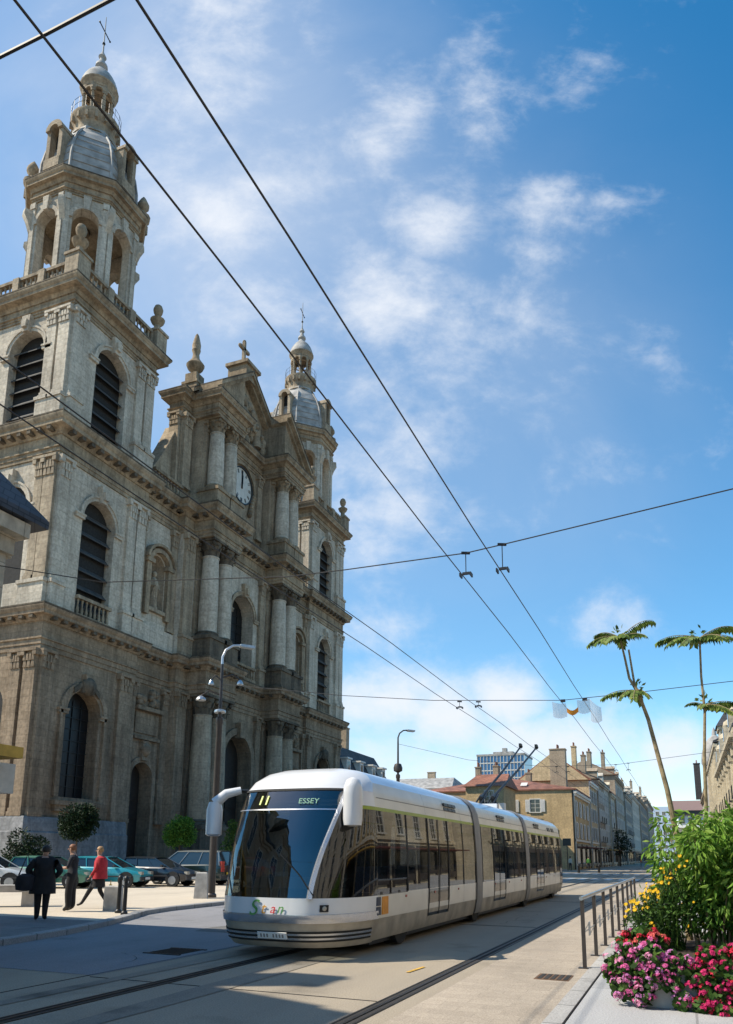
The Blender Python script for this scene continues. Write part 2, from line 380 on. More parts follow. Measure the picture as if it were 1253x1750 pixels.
# (u, v, radius u, radius v, amount) of the clouds and veils that hang over this street
blobs = [(-.27,1.26,.16,.28,.6),(-.2,.98,.2,.12,.4),(-.05,.93,.12,.08,.42),(.0,.55,.12,.06,.5),(-.13,1.06,.16,.13,.38),(.02,1.12,.08,.13,.62),(.06,1.17,.07,.06,.42),(.185,1.2,.075,.13,.62),(.28,1.2,.12,.1,.25),
 (.09,.965,.09,.09,.72),(.14,.97,.10,.06,.4),(.27,.985,.11,.07,.62),(.36,1.0,.08,.07,.45),(.25,.92,.07,.05,.4),
 (.02,.81,.13,.12,.72),(.11,.76,.13,.10,.55),(.19,.81,.06,.05,.35),(-.14,.79,.16,.1,.4),(-.02,.68,.25,.12,.45),(.06,.6,.2,.08,.42),
 (.05,.475,.16,.055,.5),(-.02,.43,.2,.06,.45),(.25,.55,.2,.05,.25),(.0,.31,.12,.07,.42),(.34,.315,.08,.045,.62),
 (.02,.2,.11,.06,.9),(.11,.175,.08,.06,.95),(.19,.205,.065,.05,1.0),(.235,.15,.13,.05,.9),(.08,.11,.3,.08,.7),(.41,.14,.05,.05,.85),(.30,.1,.16,.05,.5)]
tot = None
for u0, v0, ra, rb, wt in blobs:
    a = mth('MULTIPLY', mth('SUBTRACT', uu, u0), 1/(ra*1.25)); b = mth('MULTIPLY', mth('SUBTRACT', vv, v0), 1/(rb*1.25))
    d2 = mth('ADD', mth('MULTIPLY', a, a), mth('MULTIPLY', b, b))
    g = mth('MULTIPLY', mth('EXPONENT', mth('MULTIPLY', d2, -1.6)), wt)
    tot = g if tot is None else mth('MAXIMUM', tot, mth('MULTIPLY_ADD', tot, .55, mth('MULTIPLY', g, .75)) if False else mth('MAXIMUM', tot, g))
nz = mth('ADD', mth('MULTIPLY', nA, .55), mth('ADD', mth('MULTIPLY', nB, .35), mth('MULTIPLY', nC, .25)))   # about .575 mean
den = mth('ADD', mth('MULTIPLY', mth('SUBTRACT', nz, .575), 2.5), mth('SUBTRACT', tot, .12))
mr = N(nt, 'ShaderNodeMapRange'); mr.interpolation_type = 'SMOOTHSTEP'; mr.inputs['From Min'].default_value = .0; mr.inputs['From Max'].default_value = .95
mr.inputs['To Max'].default_value = .95
L(den, mr.inputs['Value'])
# thin even haze veils, thicker towards the sun on the left
vt = None
for u0, v0, ra, rb, wt in ((-.30,1.25,.26,.42,.62),(-.55,.9,.45,.7,.42),(-.12,1.1,.22,.3,.22),(.05,.78,.4,.4,.34),(.1,.45,.5,.25,.16),(.15,.08,.9,.08,.24)):
    a = mth('MULTIPLY', mth('SUBTRACT', uu, u0), 1/ra); b = mth('MULTIPLY', mth('SUBTRACT', vv, v0), 1/rb)
    g = mth('MULTIPLY', mth('EXPONENT', mth('MULTIPLY', mth('ADD', mth('MULTIPLY', a, a), mth('MULTIPLY', b, b)), -1.0)), wt)
    vt = g if vt is None else mth('SUBTRACT', mth('ADD', vt, g), mth('MULTIPLY', vt, g))
vt = mth('MULTIPLY', vt, mth('MULTIPLY_ADD', nB, .9, .2), clamp=True)
cc = mth('SUBTRACT', 1, mth('MULTIPLY', mth('SUBTRACT', 1, mr.outputs['Result']), mth('SUBTRACT', 1, vt)), clamp=True)
mx = N(nt, 'ShaderNodeMixRGB'); L(cc, mx.inputs['Fac']); L(hs.outputs[0], mx.inputs['Color1']); mx.inputs['Color2'].default_value = (3.5, 3.65, 3.9, 1)
L(mx.outputs[0], bg.inputs['Color'])
sc.view_settings.view_transform = 'Standard'; sc.view_settings.look = 'None'; sc.view_settings.exposure = .9; sc.view_settings.gamma = 1
sc.cycles.max_bounces = 6; sc.cycles.diffuse_bounces = 3; sc.cycles.glossy_bounces = 3; sc.cycles.transmission_bounces = 2
# ------------------------------------------------------------------ cathedral
cath = thing('cathedral', 'sooty limestone baroque cathedral with two domed bell towers and a clock in its pediment front', 'cathedral', (-38, 60.1, 0))
CI = Matrix.Translation((38, -60.1, 0))
def cp_(o):      # geometry is written in street coordinates; children keep them under the moved root
    o.matrix_parent_inverse = CI; return o
def part(name, mb, mats, par=None):
    o = mb.build(name, mats, None)
    if par is None or par is cath:
        o.parent = cath; cp_(o)
    else:
        o.parent = par
    return o
def cornice(zb, arch, frieze, corn, out, bed=.0):
    """entablature profile: architrave with fascias, frieze, bed mould, corona, cyma"""
    za, zf, zt = zb+arch, zb+arch+frieze, zb+arch+frieze+corn
    return [(-.5,zb),(.10,zb),(.10,zb+arch*.4),(.16,zb+arch*.42),(.16,za-.14),(.26,za-.10),(.26,za),(.10,za+.02),(.10,zf-.02),(.2,zf),(.28,zf+corn*.2),
            (out*.45,zf+corn*.34),(out*.8,zf+corn*.4),(out*.8,zf+corn*.66),(out*.86,zf+corn*.7),(out,zt-.06),(out,zt),(-.5,zt+.12)]
def pilaster(mb, fr, u0, u1, z0, z1, d=.22, cap=1.3, base=.5, d0=0):
    mb.fbox(fr, u0, u1, d0, d0+d, z0+base, z1-cap)
    mb.fbox(fr, u0-.10, u1+.10, d0, d0+d+.1, z0, z0+base*.55)
    mb.fbox(fr, u0-.05, u1+.05, d0, d0+d+.05, z0+base*.55, z0+base)
    w = u1-u0; uc = (u0+u1)/2; d += random.uniform(0,.03)
    # corinthian-like capital: bell, two rows of leaves, volutes, abacus
    mb.fbox(fr, u0+.02, u1-.02, d0, d0+d-.02, z1-cap, z1-.18)
    for k, (zz, hh, n) in enumerate(((z1-cap, cap*.38, 3), (z1-cap*.64, cap*.36, 4))):
        for i in range(n):
            a = u0+w*(i+.5)/n
            mb.prism(fr, [(a-w/n*.42,zz),(a+w/n*.42,zz),(a+w/n*.3,zz+hh),(a-w/n*.3,zz+hh)], d0, d0+d+.07+.04*k)
    for sgn in (-1, 1):
        mb.fbox(fr, uc+sgn*w*.5-.16, uc+sgn*w*.5+.16, d0, d0+d+.18, z1-cap*.36, z1-.18)
    mb.fbox(fr, u0-.16, u1+.16, d0, d0+d+.2, z1-.18, z1)
def pilp(fr, mat, par, *a):
    mb = MB(); pilaster(mb, fr, *a); return part('pilaster', mb, M[mat], par)
def pedp(fr, mat, par, a, b, z, d, e):
    mb = MB(); mb.fbox(fr, a-.1, b+.1, 0, d, z+.1, z+1.75); mb.fbox(fr, a-.18, b+.18, 0, d+.1, z+1.75, z+2.0); return part('pedestal', mb, M[mat], par)
def column(x, y, z0, z1, r, mshaft, mcap, parent, ped):
    mb = MB()
    cap = r*1.9; bz = z0+ped
    mb.m = 1
    mb.box(x-r*1.38, x+r*1.38, y-r*1.38, y+r*1.38, z0+.35, bz-.3)          # pedestal
    mb.box(x-r*1.55, x+r*1.55, y-r*1.55, y+r*1.55, z0, z0+.35); mb.box(x-r*1.55, x+r*1.55, y-r*1.55, y+r*1.55, bz-.3, bz)
    mb.lathe(x, y, [(r*1.36,0),(r*1.36,.16),(r*1.18,.26),(r*1.24,.36),(r*1.05,.5)], 20, bz)
    mb.m = 0
    H = z1-cap-bz-.5
    mb.lathe(x, y, [(r,0),(r*1.01,H*.33),(r*.95,H*.7),(r*.86,H-.12),(r*.93,H-.1),(r*.93,H)], 24, bz+.5)
    mb.m = 1
    zc = z1-cap
    mb.lathe(x, y, [(r*.84,0),(r*.9,cap*.5),(r*1.1,cap*.86)], 16, zc)
    for row, (zz, hh, n, rr) in enumerate(((0, cap*.42, 8, .98), (cap*.3, cap*.42, 8, 1.1))):
        for i in range(n):
            a = 2*PI*(i+.5*row)/n; c, s_ = math.cos(a), math.sin(a)
            p = Vector((x+c*r*.86, y+s_*r*.86, zc+zz)); t = Vector((-s_, c, 0))*r*.26
            q = Vector((x+c*r*rr, y+s_*r*rr, zc+zz+hh*.8)); e = Vector((x+c*r*(rr+.26), y+s_*r*(rr+.26), zc+zz+hh*.78))
            mb.add([p-t, p+t, q+t*.9, q-t*.9, e+t*.4, e-t*.4, e+Vector((0,0,-.1))], [(0,1,2,3),(3,2,4,5),(5,4,6)])
    for a in (PI/4, 3*PI/4, 5*PI/4, 7*PI/4):
        mb.sphere((x+math.cos(a)*r*1.25, y+math.sin(a)*r*1.25, z1-cap*.26), r*.24, 8, 5)
    mb.box(x-r*1.2, x+r*1.2, y-r*1.2, y+r*1.2, z1-cap*.13, z1)
    o = part('column', mb, [mshaft, mcap], parent)
    return o
def balustrade(mb, a, b, z0, h, w=.35, piers=True, step=.42):
    a = Vector((a[0], a[1], 0)); b = Vector((b[0], b[1], 0)); d = b-a; Ln = d.length; d.normalize(); n = Vector((d.y, -d.x, 0))
    mb.obox(a+d*Ln/2+Vector((0,0,z0+.12)), d, n, (0,0,1), Ln/2, w/2, .12)
    mb.obox(a+d*Ln/2+Vector((0,0,z0+h-.12)), d, n, (0,0,1), Ln/2, w/2+.04, .12)
    k = max(2, int(Ln/step))
    for i in range(k):
        p = a+d*Ln*(i+.5)/k
        mb.lathe(p.x, p.y, [(.09,.24),(.13,.24+.25*(h-.48)),(.055,.24+.62*(h-.48)),(.10,h-.24)], 6, z0, caps=False)
def louvres(fr, uc, w, zs, zt, n, par, dep=-.3):
    mb = MB()
    for i in range(n):
        z = zs+(zt-zs)*(i+.4)/n
        a = [fr.p(uc-w/2, dep, z), fr.p(uc+w/2, dep, z), fr.p(uc+w/2, dep-.45, z+.5), fr.p(uc-w/2, dep-.45, z+.5)]
        a += [(x, y, q+.07) for x, y, q in a]
        mb.add(a, [(0,1,2,3),(7,6,5,4),(0,4,5,1),(1,5,6,2),(2,6,7,3),(3,7,4,0)])
    return part('louvre', mb, M['louvre'], par)
def arched_window(fr, uc, w, zs, zp, ri, par, backmat, key=True, bw=.38, sur='stone_mid', lou=0, bars=False, th=.7):
    """the window of an opening already cut in the wall: dark field, louvres or glazing bars, surround, keystone, imposts"""
    mb = MB()
    poly = [(uc-w/2, zs), (uc+w/2, zs)] + arch_pts(uc, w, zp, ri)[::-1]
    mb.add([fr.p(u, -th+.02, z) for u, z in poly], [tuple(range(len(poly)))])
    o = part('window', mb, backmat, par)
    fm = MB()
    arch_band(fm, fr, uc, w, zp, zp, ri, bw, -.02, .12, legs=False)
    arch_band(fm, fr, uc, w+.5, zp, zp, ri+.25, .14, .1, .2, legs=False)
    for sgn in (-1, 1):
        fm.fbox(fr, uc+sgn*(w/2+.35)-.42, uc+sgn*(w/2+.35)+.42, 0, .2, zp-.34, zp-.12)
        fm.fbox(fr, uc+sgn*(w/2+.35)-.46, uc+sgn*(w/2+.35)+.46, 0, .26, zp-.12, zp+.02)
    if key:
        fm.prism(fr, [(uc-.28,zp+ri-.15),(uc+.28,zp+ri-.15),(uc+.4,zp+ri+1.15),(uc-.4,zp+ri+1.15)], 0, .42)
        fm.prism(fr, [(uc-.2,zp+ri+.1),(uc+.2,zp+ri+.1),(uc+.26,zp+ri+.7),(uc-.26,zp+ri+.7)], .42, .62)
    part('frame', fm, M[sur], par if par is not cath else None)
    if lou: louvres(fr, uc, w, zs+.2, zp+ri*.55, lou, par)
    if bars:
        bm_ = MB()
        for i in range(1, 4): bm_.fbox(fr, uc-w/2+w*i/4-.03, uc-w/2+w*i/4+.03, -th+.04, -th+.1, zs, zp+ri*.6)
        z = zs+.8
        while z < zp+ri*.6: bm_.fbox(fr, uc-w/2, uc+w/2, -th+.04, -th+.1, z-.025, z+.025); z += .8
        part('glazing_bar', bm_, M['iron'], par)
    return o

ZA0, ZA, ZB, ZC = 14.7, 17.5, 31.15, 42.15
FT = -38.0
def plan(d=0):
    return [(-47.1,36.3),(FT,36.3),(FT,45.6),(-38.4,45.6),(-38.4,50.3),(-37.7,50.3),(-37.7,51.75),(-35.75,51.75),(-35.75,56.1),(-37.7,56.1),
            (-37.7,64.1),(-35.75,64.1),(-35.75,68.45),(-37.7,68.45),(-37.7,69.9),(-38.4,69.9),(-38.4,74.6),(FT,74.6),(FT,83.9),(-47.1,83.9)]
# frames: street front of every bay (u = +Y) and the flanks that face the viewer (u = +X)
def front(x, y0): return Fr(x, y0, 0, 1)
WIN1 = (4.3, 3.2, 5.3, 11.2, 1.5)
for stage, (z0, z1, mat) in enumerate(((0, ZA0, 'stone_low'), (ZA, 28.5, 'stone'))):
    mb = MB()
    # tower bays
    for ty in (36.3, 74.6):
        f = front(FT, ty)
        op = [WIN1] if stage == 0 else [(4.3, 3.3, ZA+.3, 25.2, 1.65)]
        wall(mb, f, 0, 9.3, z0, z1, op, .7 if stage else 1.0)
        fs = Fr(-47.1, ty, 1, 0)
        wall(mb, fs, 0, 9.1, z0, z1, [(5.0, 3.3, 19.6, 25.2, 1.65)] if stage else [(5.0, 2.6, 5.3, 11.2, 1.3)], .7)
        fe = Fr(FT, ty+9.3, -1, 0); wall(mb, fe, 0, 9.1, z0, z1)
    # side bays with a door below and a niche above
    for yb in (45.6, 69.9):
        f = front(-38.4, yb)
        wall(mb, f, 0, 4.7, z0, z1, [(2.0 if yb < 60 else 2.7, 2.5, 1.2, 7.4, 1.15)] if stage == 0 else [(2.35, 2.0, 21.0, 24.6, 1.0)], 1.1)
    # centre
    f = front(-37.7, 50.3)
    wall(mb, f, 0, 19.6, z0, z1, [(9.8, 4.6, 1.2, 10.2, 2.3)] if stage == 0 else [(9.8, 4.0, ZA+.5, 24.2, 1.8)], 1.3)
    fs = Fr(-38.6, 50.3, 1, 0); wall(mb, fs, 0, .9, z0, z1)
    fs = Fr(-37.7, 69.9, -1, 0); wall(mb, fs, 0, .9, z0, z1)
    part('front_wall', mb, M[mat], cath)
# plinth course and steps
mb = MB()
mb.sweep([(-.3,0),(.62,0),(.62,2.9),(.5,3.0),(.42,3.75),(.3,3.9),(-.3,3.9)], [p for p in plan() if not (p[0] > -37)][:6] if False else [(-47.1,36.3),(FT,36.3),(FT,45.4)])
part('plinth', mb, M['plinth'], cath); mb = MB()
mb.sweep([(-.3,0),(.62,0),(.62,2.9),(.5,3.0),(.42,3.75),(.3,3.9),(-.3,3.9)], [(FT,74.8),(FT,83.9),(-47.1,83.9)])
part('plinth', mb, M['plinth'], cath)
mb = MB()
for i in range(8):
    mb.sweep([(-.3-.36*i,0.0+.15*i),(.0+2.9-.36*i,0.0+.15*i),(.0+2.9-.36*i,.15*(i+1)),(-.3-.36*i,.15*(i+1))], [(-38.2,46.0),(-38.2,74.2)] if i else [(-38.2,46.0),(-38.2,74.2)])
part('front_steps', mb, M['plinth'], cath)
# entablatures A and B with modillions
for zb, arch, fr_, co, out, nm in ((ZA0, .8, 1.1, .9, .85, 'entablature'), (28.5, .7, .85, 1.1, 1.0, 'entablature')):
    mb = MB(); mb.sweep(cornice(zb, arch, fr_, co, out), plan())
    zt = zb+arch+fr_+co
    mb.m = 1
    pl = plan()
    mb.sweep([(-.5,zt+.125),(out-.1,zt+.005),(out+.02,zt+.02),(out+.02,zt+.12),(out-.1,zt+.16),(-.5,zt+.3)], pl)
    for i in range(len(pl)-1):
        a, b = Vector(pl[i]+(0,)), Vector(pl[i+1]+(0,)); d = b-a; ln = d.length; d.normalize(); n = Vector((d.y,-d.x,0))
        k = max(1, int(ln/.85))
        zz = zb+arch+fr_+co*.28
        for j in range(k):
            c = a+d*(ln*(j+.5)/k)+n*out*.42; mb.obox(c+Vector((0,0,zz)), d, n, (0,0,1), .17, out*.34, co*.14)
    part(nm, mb, [M['corn'] if zb > 20 else M['stone_low'], M['corn_top']], cath)
# pilasters
for ty in (36.3, 74.6):
    f = front(FT, ty); g = Fr(-47.1, ty, 1, 0)
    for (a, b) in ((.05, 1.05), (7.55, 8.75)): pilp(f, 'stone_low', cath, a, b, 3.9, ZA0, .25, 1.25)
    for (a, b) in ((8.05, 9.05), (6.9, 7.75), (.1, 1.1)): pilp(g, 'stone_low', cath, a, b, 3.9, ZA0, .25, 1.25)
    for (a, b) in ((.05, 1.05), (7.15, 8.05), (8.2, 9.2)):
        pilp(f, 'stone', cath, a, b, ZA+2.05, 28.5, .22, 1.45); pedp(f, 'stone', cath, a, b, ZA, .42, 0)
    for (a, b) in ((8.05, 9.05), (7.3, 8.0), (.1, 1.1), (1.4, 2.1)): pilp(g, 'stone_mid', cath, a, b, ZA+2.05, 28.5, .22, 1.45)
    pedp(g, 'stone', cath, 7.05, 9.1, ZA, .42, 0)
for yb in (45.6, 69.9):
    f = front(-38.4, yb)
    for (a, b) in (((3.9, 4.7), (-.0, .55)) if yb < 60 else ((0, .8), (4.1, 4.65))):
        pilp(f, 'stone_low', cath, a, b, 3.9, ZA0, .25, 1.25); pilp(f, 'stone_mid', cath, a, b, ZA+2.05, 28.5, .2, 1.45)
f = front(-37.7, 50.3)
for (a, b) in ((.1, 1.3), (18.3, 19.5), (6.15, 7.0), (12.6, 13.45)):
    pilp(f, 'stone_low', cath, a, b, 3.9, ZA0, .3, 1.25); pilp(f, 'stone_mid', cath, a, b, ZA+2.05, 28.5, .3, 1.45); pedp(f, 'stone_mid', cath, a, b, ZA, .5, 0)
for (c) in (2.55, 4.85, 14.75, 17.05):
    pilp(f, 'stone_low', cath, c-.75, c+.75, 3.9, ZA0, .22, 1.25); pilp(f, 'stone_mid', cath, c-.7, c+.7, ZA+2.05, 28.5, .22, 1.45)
# free columns in pairs
CY = (52.85, 55.0, 65.2, 67.35)
for y in CY:
    column(-36.6, y, 0, ZA0, .88, M['stone_mid'], M['corn_top'], cath, 3.9)
    column(-36.6, y, ZA+.1, 28.5, .80, M['stone'], M['corn_top'], cath, 2.1)
    column(-36.6, y, ZB+.1, 40.2, .72, M['stone'], M['corn'], cath, 2.0)
# tower windows, doors, niches of the two lower stages
for ty in (36.3, 74.6):
    f = front(FT, ty); g = Fr(-47.1, ty, 1, 0)
    arched_window(f, WIN1[0], WIN1[1], WIN1[2], WIN1[3], WIN1[4], cath, M['leadglass'], sur='stone_low', bars=True, th=1.0)
    om = MB(); arch_band(om, f, 4.3, 4.0, 5.3, 11.2, 1.85, .22, 0, .2)
    om.fbox(f, 2.0, 6.6, 0, .45, 4.75, 5.05); om.fbox(f, 2.2, 6.4, 0, .3, 4.35, 4.75); part('window_surround', om, M['stone_low'], cath)
    km = MB(); km.sphere(f.p(4.3, .3, 13.0), .55, 10, 7, sz=1.2); km.fbox(f, 3.75, 4.85, 0, .4, 12.5, 13.3)
    for s_ in (-1, 1): km.prism(f, [(4.3+s_*.5,12.9),(4.3+s_*1.2,12.35),(4.3+s_*1.25,12.75),(4.3+s_*.5,13.3)], 0, .3)
    part('keystone_carving', km, M['corn_top'], cath)
    arched_window(f, 4.3, 3.3, ZA+.3, 25.2, 1.65, cath, M['dark'], lou=6, sur='stone')
    arched_window(g, 5.0, 3.3, 19.6, 25.2, 1.65, cath, M['dark'], lou=5, sur='stone')
    bb = MB(); balustrade(bb, (FT+.1, ty+2.6), (FT+.1, ty+6.0), ZA+.2, 1.55); part('balustrade', bb, M['stone_mid'], cath)
for yb in (45.6, 69.9):
    f = front(-38.4, yb); uc = 2.0 if yb < 60 else 2.7
    dm = MB(); poly = [(uc-1.25,1.2),(uc+1.25,1.2)]+arch_pts(uc, 2.5, 7.4, 1.15)[::-1]
    dm.add([f.p(u, -1.05, z) for u, z in poly], [tuple(range(len(poly)))])
    for k in (-1, 1):
        for q in range(4): dm.fbox(f, uc+k*.6-.42, uc+k*.6+.42, -1.05, -.98, 1.5+q*1.4, 2.6+q*1.4)
    part('door', dm, M['door'], cath)
    fm = MB(); arch_band(fm, f, uc, 2.5, 1.2, 7.4, 1.15, .42, 0, .18)
    fm.sphere(f.p(uc, .35, 9.5), .42, 10, 7, sz=1.3); fm.fbox(f, uc-.35, uc+.35, 0, .4, 8.7, 10.2); fm.fbox(f, .75, 3.75, 0, .3, 10.3, 10.55)
    fm.fbox(f, .9, 3.6, 0, .1, 10.8, 12.4); fm.fbox(f, .65, 3.85, 0, .5, 12.55, 12.85)
    for i in range(14): fm.sphere(f.p(.9+2.7*random.random(), .12, 13.1+1.0*random.random()), .2+.15*random.random(), 7, 5)
    part('door_surround', fm, M['stone_low'], cath)
    nb = MB(); n = 10
    for i in range(n):        # concave niche back with its shell head
        a0, a1 = PI*i/n, PI*(i+1)/n
        P = [(f.p(2.35-math.cos(a), -math.sin(a)*.95, 21.0), f.p(2.35-math.cos(a), -math.sin(a)*.95, 24.6)) for a in (a0, a1)]
        nb.add([P[0][0], P[1][0], P[1][1], P[0][1]], [(0,1,2,3)])
        for k in range(6):
            b0, b1 = PI/2*k/6, PI/2*(k+1)/6
            nb.add([f.p(2.35-math.cos(a)*math.cos(b), -math.sin(a)*.95*math.cos(b), 24.6+math.sin(b)) for a, b in ((a0,b0),(a1,b0),(a1,b1),(a0,b1))], [(0,1,2,3)])
    nb.fbox(f, 1.3, 3.4, -1.0, .3, 20.7, 21.0)
    part('niche', nb, M['stone_mid'], cath)
    fm = MB()
    for s_ in (-1, 1): fm.fbox(f, 2.35+s_*1.35-.26, 2.35+s_*1.35+.26, 0, .35, 20.3, 24.7)
    arch_band(fm, f, 2.35, 2.3, 24.7, 24.7, 1.05, .35, 0, .45, legs=False); fm.fbox(f, .6, 1.5, 0, .5, 24.6, 24.95); fm.fbox(f, 3.2, 4.1, 0, .5, 24.6, 24.95)
    arch_band(fm, f, 2.35, 3.2, 24.95, 24.95, 1.3, .22, 0, .6, legs=False)
    part('niche_surround', fm, M['corn'], cath)
    st = MB(); p = f.p(2.35, -.25, 21.0)     # robed standing saint
    st.lathe(p[0], p[1], [(.5,0),(.5,.25),(.42,.3),(.44,.6),(.36,1.4),(.42,2.0),(.40,2.5),(.16,2.75),(.12,2.85)], 12, p[2], sx=.8)
    st.sphere((p[0]+.02, p[1], p[2]+3.05), .23, 10, 8, sz=1.15)
    for s_, q in ((-1, 2.0), (1, 1.75)): st.tube([(p[0], p[1]+s_*.36, p[2]+2.45), (p[0]+.15, p[1]+s_*.48, p[2]+1.95), (p[0]+.38, p[1]+s_*.2, p[2]+q)], [.13,.11,.08], 7)
    for i in range(9): st.tube([(p[0]+.3*math.cos(i-4.), p[1]-.36+.09*i, p[2]+.3), (p[0]+.33, p[1]-.3+.075*i, p[2]+1.9)], .05, 5)
    part('niche_statue', st, M['stone_mid'], cath)
    bb = MB(); bb.fbox(f, .1, 4.6, 0, .35, ZA+.1, ZA+1.9); part('parapet', bb, M['stone'], cath)
# portal and centre window
f = front(-37.7, 50.3)
pm = MB(); poly = [(7.5,1.2),(12.1,1.2)]+arch_pts(9.8, 4.6, 10.2, 2.3)[::-1]
pm.add([f.p(u, -1.25, z) for u, z in poly], [tuple(range(len(poly)))])
for k in (-1, 1):
    for q in range(4): pm.fbox(f, 9.8+k*1.1-.85, 9.8+k*1.1+.85, -1.25, -1.16, 1.5+q*1.45, 2.7+q*1.45)
pm.fbox(f, 7.5, 12.1, -1.25, -1.0, 7.3, 7.8)
part('door', pm, M['door'], cath)
fm = MB(); arch_band(fm, f, 9.8, 4.6, 1.2, 10.2, 2.3, .6, 0, .25); fm.fbox(f, 9.4, 10.2, 0, .6, 12.2, 13.6)
part('door_surround', fm, M['stone_low'], cath)
arched_window(f, 9.8, 4.0, ZA+.5, 24.2, 1.8, cath, M['leadglass'], bars=True, sur='stone_mid', th=1.3)
bb = MB(); balustrade(bb, (-37.4, 58.0), (-37.4, 62.2), ZA+.3, 1.4); part('balustrade', bb, M['corn'], cath)

# ---- upper centre stage: clock storey, entablature, pediment
XW = -38.75; XB = -40.0
plan3 = [(XB,50.4),(XW,50.4),(XW,51.75),(-35.9,51.75),(-35.9,56.1),(-38.6,56.1),(-38.6,64.1),(-35.9,64.1),(-35.9,68.45),(XW,68.45),(XW,69.8),(XB,69.8)]
mb = MB()
wall(mb, Fr(XB,50.4,1,0), 0, XW-XB, ZB, 40.2); wall(mb, front(XW,50.4), 0, 1.7, ZB, 40.2); wall(mb, Fr(XW,52.0,1,0), 0, 1.15, ZB, 40.2)
wall(mb, front(-37.6,52.0), 0, 4.0, ZB, 40.2); wall(mb, Fr(-37.6,56.0,-1,0), 0, 1.0, ZB, 40.2); wall(mb, front(-38.6,56.0), 0, 8.2, ZB, 40.2)
wall(mb, Fr(-38.6,64.2,1,0), 0, 1.0, ZB, 40.2); wall(mb, front(-37.6,64.2), 0, 4.0, ZB, 40.2); wall(mb, Fr(-37.6,68.2,-1,0), 0, 1.15, ZB, 40.2)
wall(mb, front(XW,68.2), 0, 1.6, ZB, 40.2); wall(mb, Fr(XW,69.8,-1,0), 0, XW-XB, ZB, 40.2); wall(mb, Fr(XB,69.8,0,-1), 0, 19.4, ZB, 42.2)
part('clock_storey_wall', mb, M['stone_mid'], cath)
g = Fr(XB,50.4,1,0); K3 = (ZB+2, 40.2, .3, 1.2)
for fr_, u0, u1 in [(g,.12,1.1),(front(XW,50.4),.1,1.2),(front(XW,68.2),.4,1.5)]+[(front(-37.6,c),-.65,.65) for c in CY]+[(front(-38.6,56.0),u,u+.9) for u in (.3,7.0)]: pilp(fr_, 'stone_mid', cath, u0, u1, *K3)
mb = MB(); mb.sweep(cornice(40.2, .55, .55, .85, .85), plan3, closed=True)
zt = 42.15; mb.m = 1; mb.sweep([(-.5,zt+.125),(.75,zt+.005),(.87,zt+.02),(.87,zt+.12),(.75,zt+.16),(-.5,zt+.3)], plan3, closed=True)
mb.m = 0; mb.box(-39.9,-38.9,50.5,69.7,42.0,42.2)
part('entablature', mb, [M['corn'], M['corn_top']], cath)
# pediment: tympanum, raking cornices (broken forward over the column pairs)
mb = MB(); f = front(-38.7, 60.1); SL = .80
mb.prism(f, [(-9.4,42.2),(9.4,42.2),(0,42.2+9.4*SL-.4)], -1.2, 0)
part('tympanum', mb, M['stone_mid'], cath)
mb = MB()
def rake(u0, u1, d0, d1, t=.75):
    z0_, z1_ = 42.25+(9.4-abs(u0))*SL, 42.25+(9.4-abs(u1))*SL
    mb.m = 0
    mb.prism(f, [(u0,z0_-.35),(u1,z1_-.35),(u1,z1_+t*.5-.35),(u0,z0_+t*.5-.35)], d0, d1-.45)
    mb.prism(f, [(u0,z0_+t*.5-.35),(u1,z1_+t*.5-.35),(u1,z1_+t-.35),(u0,z0_+t-.35)], d0, d1)
    mb.m = 1
    mb.prism(f, [(u0,z0_+t-.345),(u1,z1_+t-.345),(u1,z1_+t-.2),(u0,z0_+t-.2)], d0, d1+.06)
rake(-9.8, 0, -1.6, 1.1); rake(9.8, 0, -1.6, 1.1)
for s_ in (-1, 1):
    rake(s_*9.0, s_*3.8, 1.1, 3.5)
    mb.m = 0; a, b = s_*8.5, s_*4.1
    mb.prism(f, [(a,42.2),(b,42.2),(b,42.2+(9.4-abs(b))*SL-.1),(a,42.2+(9.4-abs(a))*SL-.1)], 0, 2.75)
part('raking_cornice', mb, [M['corn'], M['corn_top']], cath)
mb = MB()
mb.fbox(f, -1.1, 1.1, -1.3, .9, 49.1, 50.6); mb.fbox(f, -1.35, 1.35, -1.5, 1.15, 50.6, 50.95); mb.fbox(f, -.7, .7, -.9, .5, 50.95, 51.3)
pb = part('cross_pedestal', mb, M['corn'], cath)
mb = MB(); mb.fbox(f, -.16, .16, -.35, -.05, 51.3, 54.0); mb.fbox(f, -.8, .8, -.35, -.05, 53.0, 53.3)
for u, z in ((-.8,53.15),(.8,53.15),(0,54.05)): mb.sphere(f.p(u,-.2,z), .2, 8, 6)
part('cross', mb, M['stone_mid'], pb)
mb = MB()          # carved trophies and figures that fill the tympanum
for i in range(60):
    u = random.uniform(-3.6,3.6); z = 42.6+random.random()*max(.2,(5.2-abs(u)*1.0))
    p = f.p(u, .15+.25*random.random(), z); r = .22+.28*random.random()
    mb.sphere(p, r, 7, 5, sz=random.uniform(.7,1.6))
for u, h in ((-1.9,2.6),(1.9,2.6)):
    p = f.p(u, .55, 42.7); mb.lathe(p[0], p[1], [(.55,0),(.5,.5),(.38,1.2),(.45,1.8),(.16,2.1)], 10, p[2]); mb.sphere((p[0],p[1],p[2]+2.4), .28, 9, 7)
    mb.tube([f.p(u,.55,44.5), f.p(u*.55,.8,44.2), f.p(u*.25,.7,45.0)], [.17,.14,.1], 7)
mb.lathe(*f.p(0,.3,0)[:2], [(.9,0),(1.0,.8),(.8,1.6),(.2,2.2)], 12, 44.2, sx=.4)
part('tympanum_carving', mb, M['corn'], cath)
